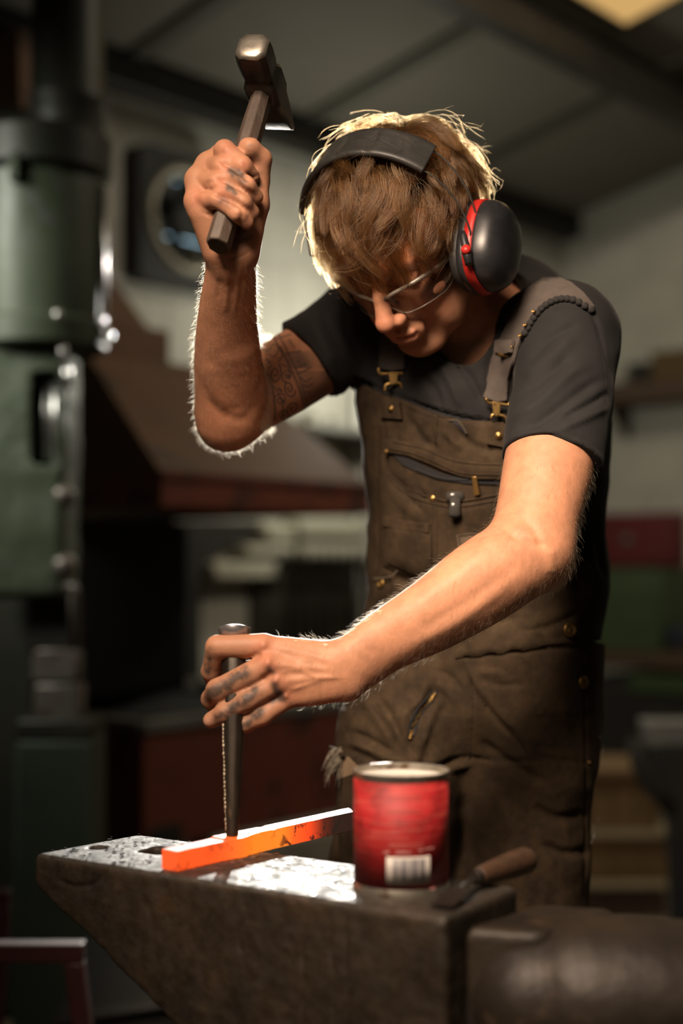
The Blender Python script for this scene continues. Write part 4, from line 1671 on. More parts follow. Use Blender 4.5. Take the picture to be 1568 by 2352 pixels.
def on_can(dx_px, z, lift=0.0002):
    """Point on the can's front at a sideways offset (px from its axis) and height."""
    s = max(-0.999, min(0.999, dx_px / 112.0))
    q = tocam + math.asin(s)
    return V(CBASE.x + (CR + lift) * math.cos(q), CBASE.y + (CR + lift) * math.sin(q), CBASE.z + z)


def can_patch(mb, x0, x1, z0, z1, n=6, lift=0.0004):
    out = [on_can(x0 + (x1 - x0) * i / n, z0, lift) for i in range(n + 1)], [on_can(x0 + (x1 - x0) * i / n, z1, lift) for i in range(n + 1)]
    inn = [on_can(x0 + (x1 - x0) * i / n, z0, 0.00005) for i in range(n + 1)], [on_can(x0 + (x1 - x0) * i / n, z1, 0.00005) for i in range(n + 1)]
    mb.loft([out[0], out[1], inn[1], inn[0], out[0]], True, False, closed=False)


mb = MB()
zc = lambda py: (2050 - py) / 285 * CHT * 1.0
can_patch(mb, -34, 66, zc(2020), zc(1954), 12, 0.0003)
wl = mb.build('barcode_panel', pm('white_label_ink', (0.50, 0.47, 0.43), (0.42, 0.39, 0.36), 30, 0.5), can)
x = -18
bars = random.Random(8)
mb = MB()
while x < 54:
    w_ = bars.choice([1.3, 1.3, 2.6, 3.9])
    if abs(x - 12) > 2.5:
        can_patch(mb, x, x + w_, zc(2010), zc(1960), 1, 0.0005)
    x += w_ + bars.choice([1.3, 1.3, 2.6])
mb.build('barcode_bars', pm('dark_blue_ink', (0.05, 0.05, 0.085), None, 5, 0.5), wl)['kind'] = 'stuff'
M_print = pm('faded_white_print', (0.45, 0.20, 0.19), None, 5, 0.5)
for (a_, b_, y_) in ((-40, -28, 1945), (-12, 22, 1944), (40, 48, 1941), (54, 72, 1938)):
    mb = MB()
    x = a_
    while x < b_:
        w_ = bars.uniform(2, 4)
        can_patch(mb, x, x + w_, zc(y_ + 3.5), zc(y_ - bars.uniform(1.5, 4)), 1, 0.0003)
        x += w_ + 1.2
    mb.build('printed_line', M_print, can)['kind'] = 'stuff'
mb = MB()
can_patch(mb, 66, 78, zc(2037), zc(2031), 2, 0.0003)
mb.build('printed_mark', M_print, can)
mb = MB()
yy = 1812
while yy < 1935:
    if bars.random() < 0.75:
        x0 = bars.choice([-28, -28, -70])
        x1 = x0 + bars.uniform(60, 118)
        can_patch(mb, x0, min(x1, 88), zc(yy + 2.2), zc(yy), 8, 0.00025)
    yy += bars.choice([6, 8, 11, 14])
mb.build('small_print', pm('faded_pink_print', (0.40, 0.085, 0.07), None, 5, 0.5), can)['kind'] = 'stuff'

# ------------------------------------------------------------------ wood-handled scraper lying behind the can
h1 = on_face(1010, 2080, 0.004)
tl = empty('scraper', h1, label='thin dark blade with a worn wooden handle lying at the end of the anvil', cat='tool')
h2 = cam_pt(1095, 2026, 1.30)
h2.z = AZ + 0.012
h3 = cam_pt(1214, 1974, 1.37)
mb = MB()
mb.tube([h2, h2.lerp(h3, 0.08), h2.lerp(h3, 0.3), h2.lerp(h3, 0.65), h2.lerp(h3, 0.92), h2.lerp(h3, 0.985), h3], [0.0065, 0.0085, 0.0105, 0.0125, 0.0130, 0.011, 0.005], 20)
mb.build('handle', pm('worn_tool_handle', (0.075, 0.038, 0.020), (0.045, 0.025, 0.015), 6, 0.5, stretch=(8, 8, 8), bump=0.2), tl)
mb = MB()
mb.tube([h2.lerp(h3, 0.05), h2.lerp(h3, -0.06)], [0.0072, 0.0068], 16)
mb.build('ferrule', M_iron, tl)
mb = MB()
dv = (h1 - h2).normalized()
sd = dv.cross(UP).normalized()
mb.loft([[c_ + sd * w_, c_ + UP * t_, c_ - sd * w_, c_ - UP * t_] for c_, w_, t_ in ((h2.lerp(h3, -0.02), 0.004, 0.004), (h2.lerp(h1, 0.3), 0.005, 0.003), (h2.lerp(h1, 0.55), 0.011, 0.0012), (h1, 0.012, 0.0006))], smooth=False)
mb.build('blade', M_iron, tl)


# ------------------------------------------------------------------ the smith: pose
P = lambda x, y, d: np.array(cam_pt(x, y, d))
YAW, NOD = R(34), R(49)
HL = np.array([math.cos(YAW), -math.sin(YAW), 0.0])                                   # to his left
HF = np.array([-math.sin(YAW) * math.cos(NOD), -math.cos(YAW) * math.cos(NOD), -math.sin(NOD)])
HU = np.array([-math.sin(YAW) * math.sin(NOD), -math.cos(YAW) * math.sin(NOD), math.cos(NOD)])
HM = np.array([HL, HF, HU])
HC = P(946, 557, 1.72)
hp = lambda x, y, z: HC + x * HL + y * HF + z * HU
BF = np.array([-0.37, -0.93, 0.0])                                                    # way the chest faces
BS = np.array([0.93, -0.37, 0.0])                                                     # to his left
Z3 = np.array([0, 0, 1.0])

# hammer handle line (image y -> x, depth)
HND0, HND1 = (500, 566, 1.487), (606, 206, 1.572)


def hnd(y):
    t = (HND0[1] - y) / (HND0[1] - HND1[1])
    return HND0[0] + (HND1[0] - HND0[0]) * t, HND0[2] + (HND1[2] - HND0[2]) * t


def HP(x, y, dd):
    return P(x, y, hnd(y)[1] + dd)


body = Field()
# head
E_ = lambda c, r, k=0.012, op='u': body.ell(hp(*c), r, k, HM, op)
E_((0, -0.012, 0.050), (0.077, 0.098, 0.084))
E_((0, 0.042, 0.040), (0.062, 0.052, 0.054), 0.02)
E_((0, 0.040, -0.028), (0.056, 0.050, 0.070), 0.02)
for s in (-1, 1):
    body.cone(hp(0.060 * s, 0.004, -0.040), hp(0.020 * s, 0.072, -0.092), 0.017, 0.013, 0.02)
    E_((0.043 * s, 0.062, -0.016), (0.020, 0.022, 0.017), 0.018)
    E_((0.045 * s, 0.045, -0.058), (0.016, 0.03, 0.03), 0.02)
E_((0, 0.080, -0.094), (0.020, 0.015, 0.015), 0.014)
body.cone(hp(-0.036, 0.082, 0.032), hp(0.036, 0.082, 0.032), 0.011, 0.011, 0.012)
E_((0, 0.084, 0.034), (0.03, 0.014, 0.012), 0.012)
for s in (-1, 1):
    E_((0.033 * s, 0.101, 0.008), (0.017, 0.012, 0.012), 0.012, 's')
    E_((0.032 * s, 0.081, 0.009), (0.0135, 0.0125, 0.0118), 0.003)
    body.cone(hp(0.021 * s, 0.090, 0.0135), hp(0.044 * s, 0.083, 0.0135), 0.0035, 0.003, 0.004)
body.chain([hp(0, 0.090, 0.024), hp(0, 0.104, 0.002), hp(0, 0.119, -0.022)], [0.0085, 0.0092, 0.0105], 0.010, kin=0.006)
E_((0, 0.121, -0.026), (0.0112, 0.0105, 0.0098), 0.006)
for s in (-1, 1):
    E_((0.0125 * s, 0.108, -0.030), (0.0078, 0.011, 0.0078), 0.005)
    E_((0.0065 * s, 0.115, -0.0385), (0.0035, 0.005, 0.004), 0.003, 's')
E_((0, 0.094, -0.056), (0.028, 0.012, 0.020), 0.012)
E_((0, 0.1035, -0.0535), (0.0215, 0.0068, 0.0052), 0.004)
E_((0.0, 0.1015, -0.0645), (0.0185, 0.0075, 0.0062), 0.004)
body.cone(hp(-0.024, 0.094, -0.0588), hp(0, 0.1085, -0.0590), 0.0012, 0.0016, 0.003, 's')
body.cone(hp(0.024, 0.094, -0.0588), hp(0, 0.1085, -0.0590), 0.0012, 0.0016, 0.003, 's')
body.cone(hp(0, 0.107, -0.040), hp(0, 0.105, -0.048), 0.002, 0.0025, 0.004, 's')
for s in (-1, 1):
    E_((0.078 * s, -0.004, 0.004), (0.008, 0.017, 0.030), 0.006)
# neck and a core inside the clothes
NB = P(1095, 745, 1.86)
body.limb([hp(0, -0.012, -0.03), (hp(0, -0.02, -0.06) + NB) / 2, NB], [0.056, 0.056, 0.064], [0.058, 0.058, 0.066], BS, 0.02)
for s in (-1, 1):
    body.cone(hp(0.055 * s, -0.015, -0.045), NB - Z3 * 0.01 + BF * 0.055 + BS * 0.012 * s, 0.012, 0.014, 0.015)
body.limb([P(1100, 770, 1.87), P(1110, 1000, 1.88), P(1110, 1250, 1.90), P(1105, 1540, 1.905)], [0.11, 0.13, 0.125, 0.13], [0.07, 0.085, 0.08, 0.09], BS, 0.02)
body.ell(P(1080, 805, 1.835), (0.075, 0.055, 0.06), 0.03)
# raised right arm
RS, RE = P(840, 750, 1.92), P(532, 945, 1.725)
body.cone(P(1080, 775, 1.87), RS, 0.05, 0.05, 0.03)
body.limb([RS, P(738, 812, 1.86), P(650, 866, 1.80), P(580, 912, 1.755), RE], [0.052, 0.051, 0.049, 0.044, 0.040], [0.052, 0.051, 0.049, 0.044, 0.040], Z3, 0.02)
body.limb([P(528, 955, 1.725), P(525, 880, 1.695), P(521, 800, 1.655), P(523, 710, 1.605), P(529, 640, 1.565), P(529, 600, 1.546)],
          [0.0385, 0.0405, 0.0375, 0.0325, 0.0285, 0.0268], [0.038, 0.041, 0.037, 0.030, 0.0235, 0.0205], (1, 0, 0), 0.018)
body.ell(P(512, 990, 1.735), (0.022, 0.024, 0.02), 0.02)
body.cone(P(565, 905, 1.70), P(545, 800, 1.64), 0.022, 0.020, 0.015)
# right fist
WR = P(529, 600, 1.546)
mcp = {'index': HP(512, 362, 0.022), 'middle': HP(482, 384, 0.014), 'ring': HP(458, 415, 0.008), 'pinky': HP(452, 462, 0.004)}
for nm, r in (('index', 0.0135), ('middle', 0.0135), ('ring', 0.013), ('pinky', 0.012)):
    body.cone(WR, mcp[nm], 0.018, r, 0.010)
body.chain([mcp['index'], mcp['middle'], mcp['ring'], mcp['pinky']], [0.0128, 0.0130, 0.0128, 0.0118], 0.012, kin=0.010)
body.ell(HP(520, 480, 0.040), (0.031, 0.019, 0.042), 0.012)
body.cone(P(560, 575, 1.535), HP(582, 470, 0.024), 0.0175, 0.0165, 0.012)
body.cone(P(500, 570, 1.530), HP(470, 490, 0.010), 0.0165, 0.0145, 0.012)
body.chain([HP(582, 470, 0.024), HP(592, 415, 0.014), HP(599, 366, -0.004), HP(574, 340, -0.022), HP(566, 336, -0.022)], [0.0165, 0.0128, 0.0118, 0.0108, 0.0085], 0.006)
fin = {'index': [(516, 346, -0.020), (556, 381, -0.0255), (578, 404, -0.010)],
       'middle': [(512, 386, -0.021), (564, 428, -0.0265), (586, 452, -0.010)],
       'ring': [(502, 421, -0.021), (556, 466, -0.0265), (578, 488, -0.010)],
       'pinky': [(502, 458, -0.020), (546, 490, -0.0250), (566, 512, -0.010)]}
rad = {'index': (0.0125, 0.0112, 0.0102, 0.0085), 'middle': (0.0125, 0.0112, 0.0104, 0.0088), 'ring': (0.0122, 0.0108, 0.010, 0.0084), 'pinky': (0.0112, 0.0098, 0.0090, 0.0075)}
for nm in ('pinky', 'ring', 'middle', 'index'):
    body.chain([mcp[nm]] + [HP(*q) for q in fin[nm]], rad[nm], 0.0012, kin=0.004)

# left arm reaching down to the punch
LS = P(1308, 785, 1.705)
body.cone(P(1100, 790, 1.86), LS, 0.045, 0.040, 0.03)
body.limb([LS, P(1285, 930, 1.665), P(1262, 1060, 1.62), P(1238, 1170, 1.59), P(1215, 1265, 1.568)],
          [0.046, 0.051, 0.0515, 0.0475, 0.045], [0.046, 0.050, 0.050, 0.046, 0.043], (1, 0, 0), 0.02)
body.limb([P(1222, 1262, 1.566), P(1130, 1322, 1.545), P(1000, 1408, 1.528), P(890, 1470, 1.512), P(832, 1512, 1.505), P(785, 1542, 1.500)],
          [0.044, 0.0475, 0.0410, 0.0345, 0.0325, 0.0315], [0.044, 0.044, 0.036, 0.027, 0.0235, 0.0215], (0.5, 0, 0.87), 0.018)
body.ell(P(1258, 1300, 1.585), (0.022, 0.022, 0.022), 0.022)
# left hand
WL = P(785, 1542, 1.500)
kn = {'index': P(606, 1484, 1.497), 'middle': P(616, 1527, 1.486), 'ring': P(638, 1568, 1.486), 'pinky': P(660, 1604, 1.492)}
for nm, off, r0, r in (('index', 0.020, 0.0165, 0.0118), ('middle', 0.007, 0.0175, 0.0122), ('ring', -0.007, 0.0175, 0.0115), ('pinky', -0.02, 0.015, 0.0105)):
    body.cone(WL + Z3 * off * 0.75 - np.array([off * 0.3, 0, 0]), kn[nm], r0, r, 0.010)
body.ell(P(705, 1555, 1.505), (0.040, 0.015, 0.026), 0.014)
lf = {'index': [(499, 1486, 1.499), (485, 1542, 1.515), (498, 1582, 1.534)],
      'middle': [(500, 1586, 1.490), (487, 1606, 1.508), (500, 1628, 1.532)],
      'ring': [(566, 1610, 1.4835), (515, 1638, 1.4850), (485, 1654, 1.492)],
      'pinky': [(602, 1646, 1.4850), (562, 1664, 1.4870), (530, 1669, 1.490)]}
lr = {'index': (0.0135, 0.0120, 0.0104, 0.0090), 'middle': (0.0132, 0.0122, 0.0112, 0.0095), 'ring': (0.0120, 0.0107, 0.0100, 0.0088), 'pinky': (0.0110, 0.0095, 0.0088, 0.0078)}
for nm in ('index', 'middle', 'ring', 'pinky'):
    body.chain([kn[nm]] + [P(*q) for q in lf[nm]], lr[nm], 0.003, kin=0.004)
body.chain([WL + np.array([-0.01, 0.012, 0]), P(680, 1550, 1.532), P(600, 1535, 1.549), P(540, 1545, 1.548), P(520, 1552, 1.545)], [0.017, 0.0145, 0.0118, 0.0105, 0.0085], 0.010)

bm_me = body.mesh('person', (-0.24, 1.34, 0.86), (0.40, 2.06, 1.90), 0.0022, levels=4)
relax(bm_me, 2)
# tendons, veins, folds and creases
sculpt(bm_me, [
    # left hand: knuckle heads, tendons, veins
    ([(596, 1478), (612, 1484)], 14, 0.0022), ([(608, 1520), (622, 1526)], 12, 0.0026), ([(628, 1560), (640, 1566)], 11, 0.0026), ([(652, 1596), (660, 1602)], 10, 0.0022),
    ([(625, 1527), (690, 1532), (760, 1538)], 6, 0.0010), ([(648, 1566), (700, 1560), (770, 1552)], 6, 0.0010), ([(620, 1486), (700, 1500), (760, 1520)], 7, 0.0010),
    ([(640, 1545), (690, 1540), (730, 1556), (790, 1556)], 4, 0.0010), ([(668, 1585), (710, 1570), (740, 1560)], 4, 0.0010),
    ([(640, 1500), (690, 1520)], 9, -0.0012), ([(655, 1545), (700, 1547)], 7, -0.0010),
    ([(600, 1500), (570, 1520)], 8, -0.002), ([(625, 1545), (600, 1562)], 7, -0.002),
    ([(552, 1606), (562, 1620)], 2.5, -0.0008), ([(543, 1612), (553, 1628)], 2.5, -0.0008), ([(488, 1575), (500, 1600)], 2.5, -0.0005),
    ([(590, 1637), (603, 1654)], 2.5, -0.0008), ([(582, 1640), (594, 1660)], 2.5, -0.0008),
    ([(515, 1660), (530, 1668), (516, 1676)], 2.5, -0.0006), ([(481, 1640), (492, 1650)], 2.5, -0.0005),
    # left forearm muscle and crook of the elbow
    ([(1150, 1200), (1185, 1235), (1230, 1250), (1262, 1255)], 10, -0.0022), ([(1190, 1180), (1225, 1215), (1250, 1260)], 9, -0.0016),
    ([(1140, 1240), (1050, 1320), (950, 1390)], 22, 0.0016), ([(1200, 1290), (1090, 1370), (960, 1450)], 14, -0.0010),
    ([(1180, 1330), (1060, 1420), (930, 1490)], 16, 0.0018), ([(1262, 1260), (1268, 1320)], 14, 0.0012),
    # right fist: creases between phalanges, knuckles, thenar fold, wrist tendons
    ([(447, 452), (470, 450)], 12, 0.0008), ([(515, 338), (524, 344)], 9, 0.0012),
    ([(500, 364), (540, 388), (578, 415)], 6, -0.0048), ([(492, 402), (540, 424), (584, 450)], 6, -0.0050), ([(484, 440), (530, 458), (576, 486)], 6, -0.0050), ([(470, 425), (500, 410)], 5, -0.0014), ([(455, 440), (490, 436)], 5, -0.0016), ([(500, 411), (512, 428)], 3, -0.0008), ([(505, 446), (516, 462)], 3, -0.0008), ([(560, 372), (568, 388)], 3, -0.0007), ([(510, 376), (520, 392)], 3, -0.0007),
    ([(460, 485), (480, 492), (498, 488)], 3, -0.0014), ([(470, 492), (490, 497)], 3, -0.001), ([(575, 410), (598, 400)], 3, -0.0012),
    ([(520, 540), (560, 548), (585, 530)], 4, -0.0014), ([(500, 596), (550, 590), (580, 572)], 3, -0.0012), ([(560, 480), (545, 530), (530, 570)], 7, -0.0018),
    ([(520, 610), (522, 660), (516, 720)], 5, 0.0014), ([(548, 610), (545, 660), (538, 720)], 5, 0.0014), ([(534, 610), (534, 680)], 5, -0.0014),
    ([(505, 640), (500, 690)], 5, -0.0010), ([(565, 620), (560, 680)], 4, 0.0010),
    # right forearm bulk against the elbow
    ([(455, 860), (480, 920), (520, 955), (560, 960), (590, 930)], 12, -0.0016), ([(480, 830), (500, 900), (540, 940)], 20, 0.0012), ([(590, 900), (606, 860), (596, 800)], 8, -0.0020),
    ([(520, 960), (600, 955)], 16, 0.0010),
    # face: frown, eyelid and mouth folds
    ([(872, 655), (866, 685)], 3.5, -0.0012), ([(884, 652), (882, 682)], 3.5, -0.0010), ([(930, 740), (958, 765), (970, 790)], 5, -0.0012), ([(975, 700), (1010, 725)], 10, 0.0014),
], dmin=1.2)
co, no = get_co(bm_me), get_no(bm_me)
bx, by, bdp = to_px(co)
hl = (co - HC) @ HM.T
n_a, n_b, n_c = fbm(co, 30, 1, 3), fbm(co, 110, 5, 3), fbm(co, 260, 9, 2)
tint = np.tile(np.array([0.475, 0.228, 0.132]), (len(co), 1))
tint *= (1 + 0.10 * n_a + 0.09 * n_b + 0.05 * n_c)[:, None]


def stain(mask, colr):
    global tint
    m = np.clip(mask, 0, 1)[:, None]
    tint = tint * (1 - m) + np.asarray(colr) * m


g2 = lambda cx_, cy_, r_: np.exp(-((bx - cx_) ** 2 + (by - cy_) ** 2) / r_ ** 2)
is_lh = (bx < 800) & (by > 1430) & (bdp < 1.6)
is_rh = (bx < 640) & (by < 620) & (by > 310) & (bdp < 1.62)
# redness of knuckles, elbow, face
for (a, b_, r_) in ((602, 1482, 26), (614, 1522, 24), (636, 1562, 20), (656, 1600, 22), (450, 455, 22), (520, 344, 20), (512, 388, 16), (506, 422, 16), (512, 452, 18), (560, 378, 14)):
    stain(0.45 * g2(a, b_, r_), (0.50, 0.16, 0.095))
stain(0.35 * g2(500, 960, 70), (0.42, 0.15, 0.075))
stain(0.45 * np.exp(-((hl - np.array([0, 0.12, -0.026])) ** 2).sum(1) / 0.018 ** 2), (0.50, 0.17, 0.11))
stain(0.30 * np.exp(-((hl - np.array([0.045, 0.07, -0.02])) ** 2).sum(1) / 0.025 ** 2), (0.48, 0.18, 0.11))
lip = (np.abs(hl[:, 0]) < 0.023) * np.exp(-((hl[:, 2] + 0.0588) / 0.0065) ** 2) * (hl[:, 1] > 0.09)
stain(0.6 * lip, (0.40, 0.13, 0.10))
beard = np.clip((-0.05 - hl[:, 2]) / 0.02, 0, 1) * np.clip((hl[:, 1] - 0.01) / 0.03, 0, 1) * (hl[:, 2] > -0.13) * (1 - lip)
stain(beard * (0.28 + 0.10 * n_c) * (np.abs(hl).max(1) < 0.15), (0.22, 0.12, 0.07))
scalp = (np.linalg.norm((hl - np.array([0, -0.012, 0.05])) / np.array([0.082, 0.104, 0.09]), axis=1) < 1.12) & ((hl[:, 2] > 0.085 - 0.9 * np.maximum(0, -(hl[:, 1] - 0.055)))) & (hl[:, 2] > -0.02)
stain(scalp * 1.0, (0.05, 0.028, 0.014))
# soot on fingers
soot = np.zeros(len(co))
for (pts, w_, a_) in (([(560, 1545), (520, 1575), (495, 1590)], 15, 1.0), ([(585, 1590), (545, 1622), (515, 1642)], 14, 1.0), ([(505, 1640), (492, 1655)], 9, 0.5), ([(600, 1635), (565, 1662), (545, 1668)], 12, 0.9),
                      ([(482, 1495), (478, 1540)], 12, 0.7), ([(480, 1590), (474, 1610)], 10, 0.6), ([(618, 1536), (628, 1542)], 6, 0.7), ([(630, 1575), (645, 1600), (625, 1610)], 10, 0.7), ([(640, 1600), (700, 1630), (640, 1650)], 10, 0.35)):
    dist, _ = poly_dist(bx, by, pts)
    soot += a_ * np.exp(-(dist / w_) ** 2) * is_lh
for (pts, w_, a_) in (([(530, 392), (556, 412)], 10, 0.8), ([(522, 430), (540, 446)], 9, 0.9), ([(510, 462), (530, 470)], 11, 0.6), ([(548, 392), (560, 402)], 6, 0.6), ([(575, 340), (590, 365)], 10, 0.6), ([(560, 420), (575, 440)], 8, 0.4), ([(590, 400), (580, 470)], 12, 0.35)):
    dist, _ = poly_dist(bx, by, pts)
    soot += a_ * np.exp(-(dist / w_) ** 2) * is_rh
soot += 0.24 * (is_lh | is_rh) * np.clip((690 - bx) / 60, 0, 1)
soot *= np.clip(0.85 + 0.45 * n_b + 0.35 * n_c, 0, 1.3)
stain(0.92 * np.clip(soot, 0, 1), (0.034, 0.027, 0.022))
stain(0.5 * g2(524, 1668, 9) * is_lh + 0.4 * g2(478, 1655, 9) * is_lh, (0.55, 0.33, 0.24))
# blue-black tattoo on the raised upper arm
tat_zone = (bx > 590) & (bx < 800) & (by > 740) & (by < 1000) & (bdp > 1.70) & (no @ np.array([0, -1.0, 0]) > -0.3)
M_skin, nt, b = new_mat('skin')
L = nt.links.new
ca = N(nt, 'ShaderNodeAttribute', _attribute_name='tint')
L(ca.outputs['Color'], b.inputs['Base Color'])
b.inputs['Roughness'].default_value = 0.56
b.inputs['Specular IOR Level'].default_value = 0.35
b.inputs['Subsurface Weight'].default_value = 0.10
b.inputs['Subsurface Radius'].default_value = (1.0, 0.35, 0.18)
b.inputs['Subsurface Scale'].default_value = 0.006
tc = N(nt, 'ShaderNodeTexCoord')
n1 = N(nt, 'ShaderNodeTexNoise', Scale=420.0, Detail=3.0, Roughness=0.6)
n2 = N(nt, 'ShaderNodeTexNoise', Scale=60.0, Detail=4.0, Roughness=0.6)
for n_ in (n1, n2):
    L(tc.outputs['Object'], n_.inputs['Vector'])
b1 = N(nt, 'ShaderNodeBump', Strength=0.25, Distance=0.0008)
b2 = N(nt, 'ShaderNodeBump', Strength=0.25, Distance=0.002)
L(n1.outputs['Fac'], b1.inputs['Height'])
L(n2.outputs['Fac'], b2.inputs['Height'])
L(b2.outputs[0], b1.inputs['Normal'])
L(b1.outputs[0], b.inputs['Normal'])
at = bm_me.attributes.new('tint', 'FLOAT_COLOR', 'POINT')
at.data.foreach_set('color', np.hstack([tint, np.ones((len(co), 1))]).astype(np.float32).ravel())
# finer mesh where the tattoo is, then ink it
bmx = bmesh.new()
bmx.from_mesh(bm_me)
bmx.verts.ensure_lookup_table()
for rep in range(2):
    vco = np.array([v.co for v in bmx.verts])
    px_, py_, pd_ = to_px(vco)
    ok = (px_ > 592) & (px_ < 775) & (py_ > 745) & (py_ < 985) & (pd_ > 1.70)
    bmx.verts.ensure_lookup_table()
    es = {e for i in np.where(ok)[0] for e in bmx.verts[i].link_edges}
    ed = [e for e in es if ok[e.verts[0].index] and ok[e.verts[1].index]]
    bmesh.ops.subdivide_edges(bmx, edges=ed, cuts=1, use_grid_fill=True)
    bmx.verts.index_update()
bmx.to_mesh(bm_me)
bmx.free()
co, no = get_co(bm_me), get_no(bm_me)
bx, by, bdp = to_px(co)
tint = np.empty(len(co) * 4, np.float32)
bm_me.attributes['tint'].data.foreach_get('color', tint)
tint = tint.reshape(-1, 4)[:, :3].astype(float)


def spiral(cx_, cy_, r_, turns, a0, squash=0.75, rot=0.6, shrink=1.0):
    out = []
    for i in range(26):
        t = i / 25
        q = a0 + t * turns * 2 * math.pi
        rr = r_ * (1 - 0.85 * t * shrink)
        x, y = rr * math.cos(q) * squash, rr * math.sin(q)
        out.append((cx_ + x * math.cos(rot) - y * math.sin(rot), cy_ + x * math.sin(rot) + y * math.cos(rot)))
    return out


lines = [([(628, 774), (653, 820), (668, 848), (686, 890), (697, 930), (700, 960)], 1.7), ([(640, 769), (674, 835), (694, 888), (706, 930)], 1.5),
         ([(633, 778), (668, 768)], 1.4), ([(655, 812), (690, 806)], 1.6), ([(600, 835), (622, 881), (631, 927), (631, 965)], 1.8),
         ([(600, 800), (616, 806), (628, 790), (640, 800), (630, 818), (612, 812)], 1.5), (spiral(632, 858, 24, 1.6, -1.2, 0.55, 0.15), 1.7), (spiral(660, 862, 17, 1.5, 1.0, 0.8), 1.6),
         (spiral(664, 892, 22, 1.6, 0.4, 0.6, -0.3), 1.7), (spiral(644, 918, 18, 1.5, 2.2, 0.8), 1.6), (spiral(672, 938, 20, 1.5, 0.9, 0.7), 1.6), (spiral(652, 955, 15, 1.4, 3.0, 0.8), 1.5),
         ([(640, 830), (650, 812), (644, 796)], 1.5), ([(646, 836), (662, 846), (664, 870)], 1.5), ([(624, 840), (616, 848)], 1.4), ([(622, 880), (640, 905), (650, 940), (650, 975)], 1.4),
         ([(612, 826), (618, 832)], 3.2), ([(640, 893), (646, 898)], 2.8), ([(648, 918), (652, 924)], 2.8), ([(662, 864), (664, 868)], 2.8),
         ([(676, 846), (704, 838)], 2.2), ([(684, 858), (712, 846)], 1.6), ([(684, 828), (690, 838), (702, 834)], 1.8), ([(690, 866), (700, 876), (716, 868)], 1.8), ([(694, 884), (706, 888), (718, 880)], 1.8),
         ([(698, 902), (712, 900)], 1.8), ([(664, 780), (676, 800)], 1.2)]
vis = (no * (co - np.array(CAM))).sum(1) < 0
zone = vis & (bx > 592) & (bx < 790) & (by > 745) & (by < 1000) & (bdp > 1.66)
idx = np.where(zone)[0]
ink = np.zeros(len(idx))
zx, zy = bx[idx], by[idx]
for ln, w_ in lines:
    dist, _ = poly_dist(zx, zy, spline(ln, 40) if 2 < len(ln) < 20 else ln)
    ink = np.maximum(ink, np.clip(1.6 - dist / w_, 0, 1) * 0.85)
right_of_band = zx > (632 + (zy - 774) * 0.42)
boxes = right_of_band & (((zy > 812 - (zx - 662) * 0.15) & (zy < 846)) | ((zy > 852) & (zy < 940)))
ink = np.maximum(ink, boxes * 0.6 * (0.8 + 0.4 * vnoise(co[idx], 60, 3)))
ink = np.maximum(ink, 0.16 * ((zx > 606) & ~right_of_band & (zy < 960)))
tint[idx] = tint[idx] * (1 - ink[:, None]) + np.array([0.045, 0.050, 0.050]) * ink[:, None]
bm_me.attributes['tint'].data.foreach_set('color', np.hstack([tint, np.ones((len(co), 1))]).astype(np.float32).ravel())
bm_me.polygons.foreach_set('use_smooth', np.ones(len(bm_me.polygons), bool))
person = put('person', bm_me, M_skin)
rebase(person, (P(1105, 1540, 1.9)[0], P(1105, 1540, 1.9)[1], 0.0))
tag(person, 'man in black T-shirt and brown bib overalls raising a hammer over the anvil', 'person')


# ------------------------------------------------------------------ T-shirt
def torso(f, grow):
    g = grow
    w = lambda px, d, rw: math.sqrt(max((px / FPX * d) ** 2 - (0.37 * rw) ** 2, 1e-4)) / 0.93
    rows = [(1092, 735, 1.865, 205, 0.085), (1100, 860, 1.855, 272, 0.112), (1113, 1000, 1.865, 270, 0.115), (1113, 1200, 1.885, 257, 0.112), (1115, 1320, 1.895, 266, 0.112), (1106, 1440, 1.90, 256, 0.112), (1092, 1580, 1.905, 254, 0.118)]
    f.limb([P(x, y, d) for x, y, d, hw, rw in rows], [w(hw, d, rw) + g for x, y, d, hw, rw in rows], [rw + g for x, y, d, hw, rw in rows], BS, 0.02, n=20)


def cloth_noise(amp, sc, seed, axis=(0.3, 0.2, 1.0)):
    ax = np.asarray(axis)
    return lambda p: amp * fbm(p * ax + 0.02 * np.stack([vnoise(p, 9, seed + 7), vnoise(p, 9, seed + 8), vnoise(p, 9, seed + 9)], 1), sc, seed, 2)


shirt = Field()
torso(shirt, 0.004)
shirt.ell(P(1170, 735, 1.915), (0.115, 0.075, 0.062), 0.05)
shirt.ell(P(950, 735, 1.945), (0.10, 0.065, 0.058), 0.05)
shirt.cone(P(1090, 775, 1.87), P(1295, 768, 1.725), 0.062, 0.058, 0.04)
shirt.cone(P(1080, 775, 1.88), P(838, 748, 1.925), 0.060, 0.062, 0.04)
shirt.limb([P(1300, 770, 1.715), P(1296, 870, 1.685), P(1282, 960, 1.655), P(1270, 1035, 1.632), P(1262, 1085, 1.617)], [0.060, 0.0605, 0.059, 0.0582, 0.058], [0.060, 0.060, 0.0585, 0.058, 0.058], (1, 0, 0), 0.03)
shirt.limb([P(850, 752, 1.925), P(770, 790, 1.882), P(705, 828, 1.838), P(660, 852, 1.81)], [0.064, 0.061, 0.0585, 0.0575], [0.064, 0.061, 0.0585, 0.0575], (0, 0, 1), 0.03)
